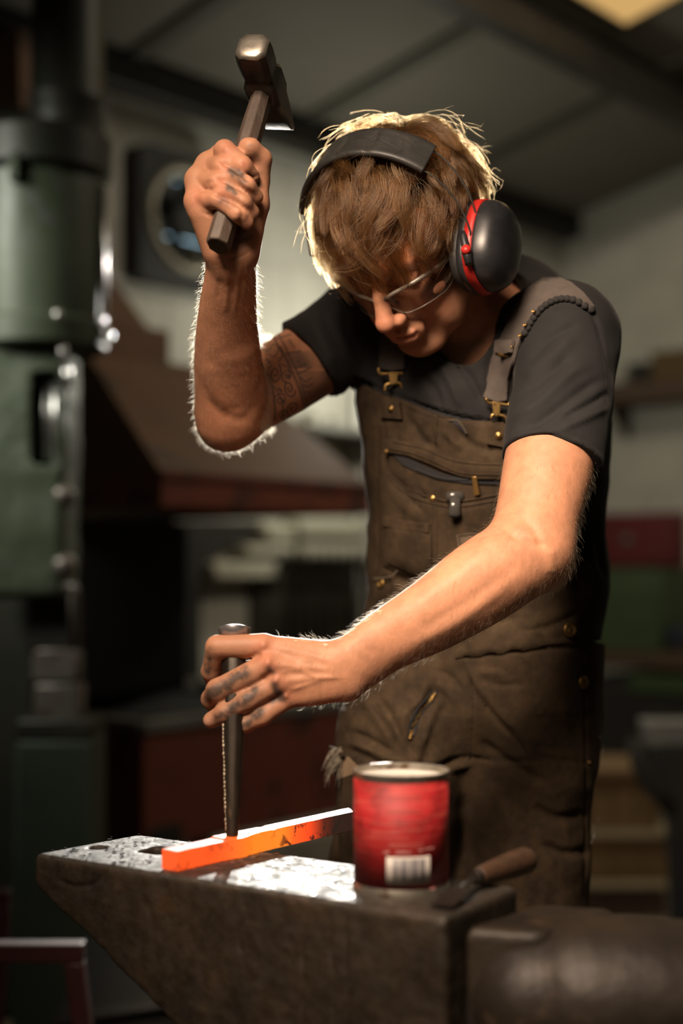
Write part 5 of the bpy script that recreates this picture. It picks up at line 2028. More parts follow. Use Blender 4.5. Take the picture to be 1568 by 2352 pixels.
# sleeve openings
ua = nrm(P(1262, 1060, 1.62) - P(1285, 930, 1.665))
hemL = P(1270, 1072, 1.625)
ra = nrm(P(650, 866, 1.80) - P(840, 750, 1.92))
hemR = P(704, 820, 1.836)
shirt.custom('s', lambda p: np.maximum(np.maximum(-((p - hemL) @ nrm(ua + 0.05 * np.array([-1, 0, 0.0]))), np.linalg.norm((p - hemL) - ((p - hemL) @ ua)[:, None] * ua, axis=1) - 0.1), -((p - hemL) @ ua) - 0.001), hemL, 0.16, 0.0015)
shirt.custom('s', lambda p: np.maximum(-((p - hemR) @ nrm(np.array([-0.77, -0.12, -0.637]))), np.linalg.norm((p - hemR) - ((p - hemR) @ ra)[:, None] * ra, axis=1) - 0.095), hemR, 0.16, 0.0015)
# neck opening
NBc = hp(0, -0.02, -0.06)
nax = nrm(NBc - NB)
shirt.limb([NB - nax * 0.035 + BF * 0.02, NB + nax * 0.02 + BF * 0.012, NBc], [0.074, 0.072, 0.075], [0.080, 0.076, 0.078], BS, 0.004, 's')
shirt.cone(P(1078, 776, 1.765), P(1130, 690, 1.785), 0.040, 0.046, 0.006, 's')
shirt.plane_cut(P(1100, 1470, 1.9), (0, 0, -1), 0.002)
shirt.disp.append(cloth_noise(0.0030, 16, 2, (1.0, 1.0, 0.6)))
shirt.disp.append(lambda p: 0.0012 * vnoise(p, 42, 6))
sh_me = shirt.mesh('t_shirt', (-0.22, 1.50, 0.95), (0.46, 2.12, 1.62), 0.003, levels=4)
relax(sh_me, 2)
sculpt(sh_me, [
    # left sleeve: hem seam and pull folds
    ([(1172, 1032), (1215, 1008), (1280, 998), (1340, 1008), (1382, 1040)], 3.0, -0.0016), ([(1170, 1045), (1215, 1022), (1280, 1012), (1340, 1022), (1380, 1052)], 5, 0.0012),
    ([(1190, 990), (1250, 960), (1330, 900), (1385, 870)], 11, -0.0055), ([(1180, 960), (1240, 925), (1310, 860), (1350, 840)], 12, 0.0045),
    ([(1195, 905), (1245, 870), (1310, 815)], 11, -0.0045), ([(1200, 870), (1250, 830), (1320, 775)], 14, 0.0038),
    ([(1290, 960), (1350, 930), (1400, 900)], 8, -0.0045), ([(1280, 990), (1350, 958), (1395, 935)], 8, 0.0035), ([(1215, 830), (1260, 780), (1330, 740)], 10, -0.0035),
    ([(1250, 720), (1300, 705), (1350, 715), (1390, 770)], 3.0, -0.002), ([(1355, 700), (1375, 760), (1395, 850), (1400, 930)], 5, -0.002),
    # chest folds
    ([(1040, 820), (1080, 870), (1110, 930)], 10, -0.005), ([(1010, 830), (1040, 890), (1060, 940)], 10, 0.004), ([(1130, 800), (1120, 860), (1115, 920)], 9, -0.004),
    ([(960, 850), (1000, 900), (1010, 940)], 9, -0.0035), ([(1015, 835), (1050, 838), (1095, 815), (1140, 765), (1165, 715)], 3.0, -0.0018),
    ([(835, 880), (850, 950), (870, 1010)], 9, -0.004), ([(845, 860), (870, 920)], 9, 0.003),
    # right sleeve
    ([(668, 752), (690, 800), (712, 850), (745, 890)], 3.0, -0.0015), ([(740, 700), (760, 760), (800, 820)], 10, -0.004), ([(720, 730), (745, 790), (770, 840)], 10, 0.003), ([(790, 690), (800, 760), (830, 830)], 10, -0.004),
    # right flank seen beyond the arm
    ([(1330, 1150), (1350, 1230), (1330, 1330)], 8, -0.004), ([(1360, 1180), (1375, 1260), (1390, 1330)], 9, -0.004), ([(1310, 1250), (1330, 1320), (1320, 1400)], 7, 0.003)])
M_shirt = pm('charcoal_jersey', (0.0125, 0.0125, 0.0128), (0.0175, 0.0175, 0.0178), 9, 0.85, bump=0.25, bscale=900, spec=0.25, dist=0.0006)
M_shirt.node_tree.nodes['Principled BSDF'].inputs['Sheen Weight'].default_value = 0.07
M_shirt.node_tree.nodes['Principled BSDF'].inputs['Sheen Roughness'].default_value = 0.3

# ------------------------------------------------------------------ bib overalls
ov = Field()
torso(ov, 0.010)
ov.limb([P(1098, 1470, 1.895), P(1096, 1520, 1.90), P(1092, 1590, 1.905)], [0.146, 0.150, 0.155], [0.122, 0.126, 0.13], BS, 0.03)
bibc = P(1113, 1100, 1.875)


def bib_region(p):
    q = p - bibc
    f = q @ BF
    x, y, _ = to_px(p)
    s = q @ BS
    side = 0.030 - f + np.clip((1400 - y) / 400, 0, 1) * 0.0
    # right side opening runs down and back from the bib to the hip button
    rs = np.where(s > 0, (s - 0.085) * 0.9 - f * 0.55 - np.clip((y - 1230) / 250, 0, 1.3) * 0.13, -1)
    top = (x - 875) * 0.27 + 897 - y - 14 * np.sin((x - 875) / 300 * math.pi) * (-1)
    top = top * 1.87 / FPX
    low = (1478 - y) * 1.87 / FPX
    side = np.minimum(side, low)
    rs = np.minimum(rs, low + 0.01)
    return np.maximum(np.maximum(side, rs), top)


ov.custom('i', bib_region, bibc, 50.0, 0.003)
hip_r, hip_l = P(985, 1545, 1.895), P(1215, 1545, 1.875)
ov.limb([hip_r, P(940, 1660, 1.865), P(922, 1780, 1.845), P(908, 1930, 1.845), P(900, 2080, 1.86), P(880, 2560, 1.90), P(880, 3000, 1.93)],
        [0.086, 0.087, 0.0865, 0.083, 0.079, 0.070, 0.064], [0.10, 0.098, 0.092, 0.085, 0.078, 0.072, 0.066], (1, 0, 0), 0.02)
ov.limb([hip_l, P(1214, 1680, 1.865), P(1206, 1800, 1.86), P(1200, 1930, 1.865), P(1192, 2080, 1.875), P(1205, 2560, 1.91), P(1205, 3000, 1.94)],
        [0.088, 0.092, 0.094, 0.093, 0.091, 0.076, 0.066], [0.10, 0.10, 0.097, 0.092, 0.088, 0.076, 0.068], (1, 0, 0), 0.02)
ov.disp.append(cloth_noise(0.0035, 13, 21, (1.0, 1.0, 0.8)))
ov.disp.append(lambda p: 0.0011 * vnoise(p, 48, 26))
ov.disp.append(lambda p: np.where(p[:, 2] < 0.95, 0.006, 0.002) * vnoise(p * np.array([1, 1, 1.6]), 9, 33))
# the shirt lies under the bib
co = get_co(sh_me)
bmask = np.where((bib_region(co) < 0.004))[0]
dv_ = ov(co[bmask])
psh = np.where(dv_ < 0.016, np.clip(dv_ + 0.004, 0, 0.02), 0)
co[bmask] -= get_no(sh_me)[bmask] * psh[:, None]
set_co(sh_me, co)
tshirt = put('t_shirt', sh_me, M_shirt, person)
tshirt['label'] = 'plain charcoal black T-shirt'
ov_me = ov.mesh('overalls', (-0.06, 1.62, 0.12), (0.46, 2.10, 1.42), 0.0036, levels=4)
relax(ov_me, 2)
sculpt(ov_me, [(l_, w_, a_ * 1.4) for l_, w_, a_ in [
    # bib: seams and wear folds
    ([(905, 905), (950, 925), (1000, 942), (1060, 948), (1120, 952), (1165, 972)], 3, 0.0012), ([(900, 925), (950, 945), (1000, 962), (1060, 968), (1120, 974)], 2.4, -0.0014),
    ([(1003, 945), (1002, 985), (1010, 1030)], 6, 0.003), ([(870, 960), (866, 1100), (868, 1250), (862, 1340)], 4, -0.0016), ([(880, 960), (884, 1010), (884, 1080)], 3, -0.0012),
    ([(940, 960), (970, 1010), (1000, 1030)], 8, -0.003), ([(1040, 985), (1080, 1020), (1140, 1040)], 9, -0.003), ([(1020, 990), (1060, 1030)], 8, 0.0025),
    ([(898, 1090), (950, 1150), (985, 1180)], 8, -0.0025), ([(900, 1110), (930, 1150), (975, 1195)], 7, 0.002), ([(960, 1120), (980, 1150)], 6, -0.002),
    ([(870, 1350), (900, 1330), (960, 1350), (1000, 1330)], 9, -0.004), ([(880, 1320), (930, 1345), (980, 1340)], 7, 0.003), ([(860, 1400), (900, 1370), (950, 1375)], 9, -0.004),
    ([(940, 1380), (975, 1350), (1010, 1340)], 6, -0.003),
    # waist seam
    ([(1040, 1512), (1120, 1504), (1200, 1494), (1290, 1488), (1370, 1482)], 3, -0.0025), ([(1045, 1496), (1120, 1490), (1200, 1480), (1290, 1475), (1365, 1468)], 4, 0.0016),
    ([(1000, 1440), (1100, 1432), (1200, 1420)], 8, -0.003), ([(1180, 1450), (1260, 1440), (1350, 1400)], 8, -0.003),
    # pocket edge, inseams
    ([(1060, 1525), (1085, 1580), (1130, 1640), (1185, 1700), (1215, 1750)], 3.5, -0.0035), ([(1072, 1520), (1098, 1575), (1145, 1635), (1200, 1690)], 6, 0.0025),
    ([(1082, 1540), (1085, 1620), (1078, 1700), (1072, 1750)], 2.5, -0.0016), ([(1215, 1510), (1225, 1580), (1245, 1660), (1270, 1740)], 2.5, -0.0016),
    # fly
    ([(1000, 1560), (990, 1605), (965, 1640), (945, 1690), (952, 1730)], 7, -0.0045), ([(978, 1570), (962, 1610), (930, 1640), (922, 1680)], 7, 0.0035), ([(1015, 1600), (990, 1650), (968, 1720)], 8, 0.003),
    ([(1005, 1540), (1040, 1560), (1060, 1590)], 7, -0.003), ([(1000, 1570), (1030, 1590), (1050, 1620)], 7, 0.0025),
    # crotch and thigh drag lines
    ([(860, 1590), (890, 1640), (925, 1700), (960, 1745)], 14, -0.007), ([(835, 1600), (870, 1650), (905, 1710)], 14, 0.005), ([(800, 1680), (850, 1700), (910, 1735)], 8, -0.004),
    ([(790, 1720), (830, 1735), (900, 1770), (960, 1760)], 8, -0.0035), ([(800, 1705), (850, 1722), (920, 1752)], 7, 0.003),
    ([(1000, 1765), (1060, 1740), (1160, 1750), (1260, 1745), (1370, 1755)], 4, -0.0025), ([(960, 1780), (1010, 1760), (1050, 1745)], 7, -0.004), ([(1030, 1770), (1080, 1755)], 6, 0.003),
    ([(1100, 1700), (1180, 1760), (1260, 1800)], 12, -0.004), ([(1100, 1560), (1150, 1575), (1200, 1570)], 6, -0.002), ([(1100, 1540), (1160, 1552)], 6, 0.002),
    ([(1220, 1850), (1280, 1880), (1350, 1870)], 12, -0.004), ([(1240, 1940), (1300, 1960), (1360, 1950)], 10, -0.004), ([(1340, 1500), (1345, 1650), (1348, 1800), (1342, 2060)], 3.5, -0.0025), ([(1356, 1770), (1358, 1900), (1350, 2050)], 5, 0.002),
    ([(985, 1700), (975, 1800), (965, 1900), (960, 2080)], 16, -0.008), ([(780, 1760), (772, 1850), (775, 1960)], 5, -0.002),
]])
M_canvas, nt, b = new_mat('brown_duck_canvas')
L = nt.links.new
tc = N(nt, 'ShaderNodeTexCoord')
n1 = N(nt, 'ShaderNodeTexNoise', Scale=14.0, Detail=7.0, Roughness=0.65)
n2 = N(nt, 'ShaderNodeTexNoise', Scale=55.0, Detail=5.0, Roughness=0.7)
n3 = N(nt, 'ShaderNodeTexNoise', Scale=620.0, Detail=2.0, Roughness=0.5)
for n_ in (n1, n2, n3):
    L(tc.outputs['Object'], n_.inputs['Vector'])
r1 = ramp(nt, n1.outputs['Fac'], [(0.30, (0.026, 0.0175, 0.0100)), (0.52, (0.047, 0.0315, 0.0175)), (0.72, (0.068, 0.047, 0.027))])
r2 = ramp(nt, n2.outputs['Fac'], [(0.30, (0.60, 0.60, 0.62)), (0.55, (1, 1, 1)), (0.78, (1.35, 1.3, 1.25))])
mu = nt.nodes.new('ShaderNodeMix')
mu.data_type = 'RGBA'
mu.blend_type = 'MULTIPLY'
mu.inputs[0].default_value = 1.0
L(r1.outputs[0], mu.inputs[6])
L(r2.outputs[0], mu.inputs[7])
L(mu.outputs[2], b.inputs['Base Color'])
b.inputs['Roughness'].default_value = 0.86
b.inputs['Specular IOR Level'].default_value = 0.2
b1 = N(nt, 'ShaderNodeBump', Strength=0.35, Distance=0.0008)
L(n3.outputs['Fac'], b1.inputs['Height'])
b2 = N(nt, 'ShaderNodeBump', Strength=0.3, Distance=0.003)
L(n2.outputs['Fac'], b2.inputs['Height'])
L(b1.outputs[0], b2.inputs['Normal'])
L(b2.outputs[0], b.inputs['Normal'])
overalls = put('overalls', ov_me, M_canvas, person)
overalls['label'] = 'worn dark brown canvas bib overalls'
T_ov = bvh_of([overalls])
T_all = bvh_of([overalls, tshirt])
M_canvas2 = M_canvas
M_dark_in = pm('gap_dark', (0.010, 0.010, 0.012), (0.016, 0.016, 0.018), 10, 0.9)
M_brass = pm('worn_brass', (0.42, 0.27, 0.09), (0.30, 0.19, 0.07), 40, 0.36, metal=0.9, spots=(0.16, 0.10, 0.045), spot_scale=90, spot_amt=0.2)
M_web = pm('grey_brown_webbing', (0.072, 0.060, 0.053), (0.10, 0.085, 0.075), 30, 0.9, bump=0.5, bscale=700, spec=0.2, dist=0.0008)
OP = overalls
# bib pockets
drape('pocket_panel', [(886, 1085), (900, 1098), (930, 1120), (960, 1133), (990, 1141), (1050, 1150), (1140, 1134), (1150, 1134), (1150, 1300), (1080, 1325), (1010, 1332), (965, 1330), (915, 1312), (884, 1296), (880, 1200)], T_ov, 0.0035, 0.005, M_canvas, OP, puff=0.004)
drape('pocket_shade', [(903, 1042), (940, 1052), (985, 1075), (1030, 1092), (1075, 1096), (1145, 1098), (1145, 1112), (1070, 1110), (1010, 1101), (960, 1084), (925, 1066)], T_ov, 0.0022, 0.004, M_dark_in, OP)  # near-black strip painting the shade inside the open pocket
drape('pocket_flap', [(893, 1008), (930, 1012), (975, 1026), (1010, 1042), (1060, 1056), (1110, 1062), (1162, 1062), (1158, 1098), (1100, 1098), (1060, 1092), (1020, 1078), (985, 1062), (945, 1046), (893, 1036)], T_ov, 0.0055, 0.0035, M_canvas, OP, puff=0.002)
T2 = bvh_of([overalls] + [o for o in bpy.data.objects if o.name in ('pocket_panel', 'pocket_flap')])
drape('tool_pocket', [(886, 1184), (935, 1196), (990, 1202), (992, 1250), (992, 1300), (965, 1322), (930, 1308), (892, 1290), (884, 1250)], T2, 0.003, 0.004, M_canvas, OP, puff=0.003)
drape('tool_loop', [(886, 1186), (935, 1198), (988, 1203), (988, 1222), (935, 1216), (887, 1206)], T2, 0.006, 0.003, M_canvas, OP)
mb = MB()
drape_line(mb, [(886, 1087), (930, 1121), (990, 1143), (1050, 1152), (1145, 1137)], T2, 0.0014, 0.0013)
mb.build('pocket_hem', M_canvas, OP)
mb = MB()
drape_line(mb, [(893, 1100), (930, 1133), (990, 1156), (1050, 1164), (1145, 1150)], T2, 0.0008, 0.0009)
mb.build('stitch_line', M_canvas, OP)
for ln in ([(993, 1150), (996, 1230), (994, 1300)], [(1001, 1150), (1004, 1230), (1001, 1300)], [(920, 1208), (922, 1260), (920, 1300)], [(953, 1212), (955, 1260), (952, 1310)],
           [(895, 1030), (945, 1040), (990, 1057), (1060, 1086), (1150, 1091)], [(900, 1014), (970, 1030), (1010, 1047), (1060, 1062), (1150, 1068)],
           [(1080, 1545), (1084, 1640), (1077, 1745)], [(1050, 1500), (1200, 1484), (1365, 1470)], [(960, 925), (1010, 956), (1070, 962), (1120, 966)], [(1003, 950), (1001, 1020)]):
    mb = MB()
    drape_line(mb, ln, T2, 0.0005, 0.0008, 5)
    mb.build('stitch_line', M_canvas, OP)
# zip of the bib pocket
M_zip = pm('black_zip_coil', (0.02, 0.02, 0.022), (0.03, 0.03, 0.032), 40, 0.4)
zl = spline([(960, 1078), (1000, 1094), (1040, 1101), (1076, 1100)], 26)
mb = MB()
for q in zl:
    l, n_ = hit(T2, *q)
    if l is not None:
        mb.tube([l + n_ * 0.002 + V(0, 0, 0.0016), l + n_ * 0.003, l + n_ * 0.002 - V(0, 0, 0.0016)], 0.0009, 5)
o = mb.build('bib_zip_teeth', M_zip, OP)
o['kind'] = 'stuff'


def plate(name, poly, lift, thick, m, parent, tree=None, bevel=0.0006, tilt=0.0):
    """Small stiff flat fitting lying on the garment: outline traced on it, flattened to one plane."""
    tree = tree or T2
    cx_ = sum(p[0] for p in poly) / len(poly)
    cy_ = sum(p[1] for p in poly) / len(poly)
    l, _ = hit(tree, cx_, cy_)
    n_ = smooth_normal(tree, cx_, cy_, 12)
    pts = []
    for p in poly:
        d = (cam_pt(p[0], p[1], 1.0) - CAM)
        t = (l + n_ * lift - CAM).dot(n_) / d.dot(n_)
        pts.append(CAM + d * t)
    return MB().prism(pts, n_ * thick).build(name, m, parent, bevel=bevel)


def disc(name, x, y, r_px, m, parent, tree=None, lift=0.0, hgt=0.003, rim=True):
    tree = tree or T2
    l, _ = hit(tree, x, y)
    n_ = smooth_normal(tree, x, y, 10)
    r = r_px / FPX * (l - CAM).length
    prof = [(0, -0.002), (r, -0.002), (r, hgt * 0.5), (r * 0.93, hgt * 0.9), (r * 0.78, hgt), (r * 0.68, hgt * 0.55), (r * 0.4, hgt * 0.5), (r * 0.3, hgt * 0.8), (0, hgt * 0.85)] if rim else \
        [(0, -0.002), (r, -0.002), (r, hgt * 0.3), (r * 0.85, hgt * 0.8), (r * 0.55, hgt * 0.55), (r * 0.45, hgt), (0, hgt * 1.15)]
    mb = MB()
    mb.lathe(prof, l + n_ * lift, n_, 24)
    return mb.build(name, m, parent)


plate('zip_puller', [(1083, 1094), (1094, 1094), (1102, 1136), (1088, 1139)], 0.0075, 0.0016, M_brass, OP)
# strap tabs with rivets
tabL = drape('strap_tab', [(882, 898), (918, 893), (922, 930), (926, 962), (878, 958), (880, 925)], T_ov, 0.0045, 0.004, M_canvas, OP)
tabR = drape('strap_tab', [(1128, 953), (1162, 962), (1166, 1000), (1170, 1030), (1118, 1016), (1124, 980)], T_ov, 0.0045, 0.004, M_canvas, OP)
T3 = bvh_of([overalls, tabL, tabR] + [o for o in bpy.data.objects if o.name in ('pocket_panel', 'pocket_flap')])
for (x, y, r) in ((898, 939, 8), (1145, 1001, 9), (887, 1037, 6.5), (993, 1145, 7.5), (1203, 1486, 8), (1352, 1751, 4.5)):
    disc('rivet', x, y, r, M_brass, OP, T3, hgt=0.0026, rim=False)
for (x, y, r) in ((1305, 1447, 16), (1335, 1567, 14)):
    disc('hip_button', x, y, r, M_brass, OP, T_all, lift=0.002, hgt=0.0035)
disc('hip_button', 877, 1340, 11, M_brass, OP, T_ov, lift=0.001)
# webbing straps
strapR = [(1112, 912), (1122, 866), (1132, 826), (1152, 782), (1170, 745), (1190, 705), (1214, 668), (1244, 646), (1278, 642), (1312, 656), (1338, 678), (1360, 706),
          (1352, 716), (1318, 692), (1282, 690), (1250, 706), (1226, 734), (1208, 766), (1192, 800), (1182, 838), (1172, 870), (1166, 918), (1140, 922)]
sR = drape('shoulder_strap', strapR, T_all, 0.0045, 0.003, M_web, OP, step=6)
strapL = [(880, 768), (938, 770), (934, 848), (906, 852), (876, 848)]
drape('shoulder_strap', strapL, T_all, 0.006, 0.003, pm('shaded_webbing', (0.035, 0.030, 0.027), (0.045, 0.04, 0.036), 30, 0.9), OP, step=6)  # darker copy of the webbing, shade behind the face painted in
M_frill = pm('dark_strap_edging', (0.016, 0.015, 0.015), None, 20, 0.9)
for i, q in enumerate(spline([(1355, 713), (1318, 692), (1282, 690), (1250, 706), (1226, 734), (1208, 766)], 15)):
    l, n_ = hit(T_all, *q)
    if l is not None:
        m2 = MB()
        m2.lathe([(0, 0.0058), (0.0026, 0.0055), (0.0044, 0.004), (0.0046, 0.001), (0.003, -0.001)], l, n_, 12)
        m2.build('strap_scallop', M_frill, OP)
for i, q in enumerate(((1216, 752), (1206, 776), (1234, 722), (1188, 800))):
    disc('strap_eyelet', q[0], q[1], 4.0, M_brass, OP, T_all, lift=0.008, hgt=0.0015, rim=True)


def wire(name, pts, rad, m, parent, closed=False):
    pts = [Vector(p) for p in pts]
    if closed:
        pts = pts + [pts[0], pts[1]]
    mb = MB()
    mb.tube(pts, rad, 8)
    return mb.build(name, m, parent)


def on(x, y, off, tree=None):
    l, _ = hit(tree or T_all, x, y)
    n_ = smooth_normal(tree or T_all, x, y, 10)
    if l is None:
        l, n_ = cam_pt(x, y, 1.8), V(0, -1, 0)
    return l + n_ * off


# bib buckles: wire loop, hook plate, wire figure below
for (lp, hk, fg) in (([(869, 845), (873, 858), (905, 857), (936, 856), (941, 843)], [(893, 855), (915, 853), (912, 878), (902, 884), (894, 878)], [(884, 900), (886, 884), (902, 881), (918, 880), (923, 893)]),
                     ([(1115, 914), (1122, 925), (1140, 926), (1166, 930), (1172, 922)], [(1130, 922), (1149, 925), (1148, 950), (1140, 957), (1132, 950)], [(1128, 962), (1130, 953), (1142, 953), (1160, 957), (1165, 974)])):
    ref = on(sum(p[0] for p in hk) / 5, sum(p[1] for p in hk) / 5, 0.012)
    flat = lambda q, dz=0.0: cam_pt(q[0], q[1], (ref - CAM).dot(V(0, math.cos(PITCH), math.sin(PITCH))) + dz)
    wire('buckle_loop', [flat(q) for q in spline(lp, 14)], 0.0021, M_brass, OP)
    MB().prism([flat(q, -0.003) for q in hk], V(0, 0.0022, 0)).build('buckle_hook', M_brass, OP, bevel=0.0006)
    wire('buckle_catch', [flat(q, -0.0005) for q in spline(fg, 14)], 0.0021, M_brass, OP)
# strap adjuster
ref = on(1168, 798, 0.011)
ad = (ref - CAM).dot(V(0, math.cos(PITCH), math.sin(PITCH)))
for (a_, b_) in (((1144, 813), (1186, 818)), ((1162, 779), (1198, 780))):
    wire('strap_adjuster', [cam_pt(a_[0], a_[1], ad + 0.004), cam_pt((a_[0] + b_[0]) / 2, (a_[1] + b_[1]) / 2 + 1, ad), cam_pt(b_[0], b_[1], ad + 0.003)], 0.0022, M_brass, OP)
drape('strap_keeper', [(1148, 786), (1160, 782), (1192, 784), (1187, 812), (1170, 812), (1146, 809)], T_all, 0.010, 0.004, M_web, OP, step=5, puff=0.002)
# patch with a curled emblem, half behind the forearm
pt = drape('logo_patch', [(1050, 1228), (1080, 1223), (1112, 1226), (1112, 1252), (1098, 1268), (1058, 1280)], T2, 0.005, 0.003, pm('faded_patch', (0.085, 0.062, 0.040), (0.11, 0.082, 0.055), 20, 0.85, bump=0.3), OP, step=5)
T4 = bvh_of([pt])
mb = MB()
drape_line(mb, [(1075, 1244), (1083, 1238), (1093, 1238), (1100, 1244)], T4, 0.0006, 0.0013)
mb.build('patch_emblem', pm('rust_orange_thread', (0.15, 0.055, 0.018), None, 20, 0.9), pt)
mb = MB()
drape_line(mb, [(1053, 1231), (1080, 1227), (1109, 1229)], T4, 0.0004, 0.0007, smooth=False)
drape_line(mb, [(1053, 1231), (1057, 1252), (1060, 1276)], T4, 0.0004, 0.0007, smooth=False)
o = mb.build('patch_stitch', M_canvas, pt)
o['kind'] = 'stuff'
# small tear on the bib, fly zip, waistband
drape('bib_tear', [(1034, 966), (1042, 964), (1060, 976), (1070, 990), (1072, 998), (1062, 990), (1046, 976)], T_ov, 0.0012, 0.002, M_dark_in, OP, step=4)
mb = MB()
drape_line(mb, [(1032, 964), (1046, 966), (1062, 978), (1073, 996)], T_ov, 0.0018, 0.0013, 5)
mb.build('torn_edge', pm('frayed_canvas', (0.07, 0.056, 0.042), (0.05, 0.04, 0.03), 40, 0.9), OP)
flz = spline([(1001, 1592), (992, 1606), (974, 1622), (958, 1645), (948, 1670), (944, 1696)], 46)
T_me = M_brass
for i, q in enumerate(flz):
    l, n_ = hit(T_ov, *q)
    if l is None:
        continue
    tg = flz[min(i + 1, 45)] - flz[max(i - 1, 0)]
    pr = np.array([-tg[1], tg[0]]) / np.linalg.norm(tg)
    l2, _ = hit(T_ov, *(q + pr * 5))
    if l2 is None:
        continue
    mb = MB()
    e = (l2 - l).normalized() * 0.0028
    mb.tube([l + n_ * 0.0025 - e, l + n_ * 0.0032, l + n_ * 0.0025 + e], 0.0008, 5)
    mb.build('zip_tooth', M_brass, OP)
drape('fly_tape', [(1006, 1585), (996, 1612), (978, 1630), (962, 1652), (954, 1690), (936, 1694), (938, 1662), (950, 1636), (968, 1614), (990, 1590)], T_ov, 0.0015, 0.002, M_dark_in, OP, step=5)
drape('waistband', [(1040, 1442), (1120, 1436), (1230, 1424), (1250, 1480), (1200, 1494), (1120, 1504), (1045, 1511)], T_ov, 0.003, 0.004, M_canvas, OP, puff=0.002)
# torn knee with frayed threads
kn_in = drape('knee_patch', [(778, 1748), (800, 1738), (822, 1760), (826, 1772), (800, 1782), (776, 1790)], T_ov, 0.001, 0.002, pm('pale_lining', (0.20, 0.14, 0.085), (0.15, 0.10, 0.06), 30, 0.9), OP, step=5)
M_thread = pm('loose_threads', (0.21, 0.18, 0.14), (0.16, 0.13, 0.10), 40, 0.9)
rnd = random.Random(4)
mb = MB()
for k in range(46):
    x0, y0 = rnd.uniform(764, 786), rnd.uniform(1712, 1768)
    a = cam_pt(x0, y0, 1.80)
    ln_ = rnd.uniform(0.01, 0.030)
    dx = -rnd.uniform(0.2, 1.0)
    mb.tube([a, a + V(dx * ln_ * 0.5, rnd.uniform(-.003, .003), -ln_ * 0.4), a + V(dx * ln_ * 0.8, rnd.uniform(-.005, .005), -ln_)], [0.0006, 0.0006, 0.0003], 4)
o = mb.build('frayed_threads', M_thread, OP)
o['kind'] = 'stuff'
for ln in ([(1374, 1880), (1366, 1915), (1352, 1935)], [(1370, 1690), (1378, 1715), (1374, 1740)], [(860, 1330), (900, 1322), (918, 1306)]):
    pts = [on(x, y, 0.004, T_ov) if hit(T_ov, x, y)[0] is not None else cam_pt(x, y, 1.87) for x, y in ln]
    mb = MB()
    mb.tube([Vector(q) for q in spline(pts, 10)], 0.0006, 5)
    mb.build('loose_thread', M_thread, OP)
drape('knee_flap', [(764, 1712), (786, 1722), (800, 1738), (778, 1750), (768, 1776), (758, 1760), (757, 1735)], T_ov, 0.008, 0.003, M_canvas, OP, step=5)
# boots
for (x, d_) in ((880, 1.93), (1205, 1.94)):
    b0 = P(x, 3000, d_)
    f = Field()
    hb = np.array([b0[0], b0[1], 0.05])
    dr = np.array([-0.25, -0.97, 0.0])
    f.cone(hb - dr * 0.03 + Z3 * 0.0, hb + dr * 0.15 - Z3 * 0.01, 0.042, 0.040, 0.02)
    f.cone(hb - dr * 0.02, hb + Z3 * 0.14, 0.044, 0.052, 0.03)
    f.plane_cut((0, 0, 0.004), (0, 0, -1), 0.002)
    me = f.mesh('boot', hb - np.array([0.2, 0.26, 0.08]), hb + np.array([0.16, 0.16, 0.26]), 0.007)
    put('boot', me, M_soot, person)

# clear cap sticking out of the bib pocket
M_lens, nt, b = new_mat('clear_lens')
L = nt.links.new
for n_ in list(nt.nodes):
    if n_.type == 'BSDF_PRINCIPLED':
        nt.nodes.remove(n_)
tr = nt.nodes.new('ShaderNodeBsdfTransparent')
tr.inputs[0].default_value = (0.95, 0.94, 0.91, 1)
gs = nt.nodes.new('ShaderNodeBsdfGlossy')
gs.inputs['Roughness'].default_value = 0.12
fr = nt.nodes.new('ShaderNodeFresnel')
fr.inputs[0].default_value = 1.5
ad_ = nt.nodes.new('ShaderNodeMath')
ad_.operation = 'ADD'
ad_.inputs[1].default_value = 0.03
L(fr.outputs[0], ad_.inputs[0])
ms = nt.nodes.new('ShaderNodeMixShader')
L(ad_.outputs[0], ms.inputs[0])
L(tr.outputs[0], ms.inputs[1])
L(gs.outputs[0], ms.inputs[2])
L(ms.outputs[0], nt.nodes['Material Output'].inputs[0])
M_clear = pm('smoky_clear_plastic', (0.09, 0.085, 0.078), (0.12, 0.115, 0.105), 20, 0.14)
M_clear.node_tree.nodes['Principled BSDF'].inputs['Transmission Weight'].default_value = 0.55
c0 = on(1049, 1134, 0.006, T2)
c1 = on(1048, 1186, 0.008, T2)
pen = empty('pen_cap', c0, label='clear plastic pen cap clipped over the bib pocket edge', cat='pen cap')
mb = MB()
mb.tube([c0 + V(0, 0, 0.004), c0 + V(0, 0, 0.003), c0 - V(0, 0, 0.002), c0 - V(0, 0, 0.008)], [0.006, 0.0105, 0.0115, 0.011], 20, flat=0.5, side=(1, 0, 0))
mb.build('cap', M_clear, pen)
mb = MB()
mb.tube([c0 - V(0, 0.003, 0.004), c0.lerp(c1, 0.5) - V(0, 0.003, 0), c1 - V(0, 0.003, -0.004), c1 - V(0, 0.001, 0)], [0.0068, 0.0066, 0.0078, 0.005], 14, flat=0.4, side=(1, 0, 0))
mb.build('clip', M_clear, pen)


# ------------------------------------------------------------------ hair
def ray_ell(dirs):
    """Radius vectors of the scalp ellipsoid (head frame) along unit directions."""
    r = np.array([0.0795, 0.1005, 0.0865])
    return dirs / np.linalg.norm(dirs / r, axis=1)[:, None]


SCC = np.array([0, -0.012, 0.050])


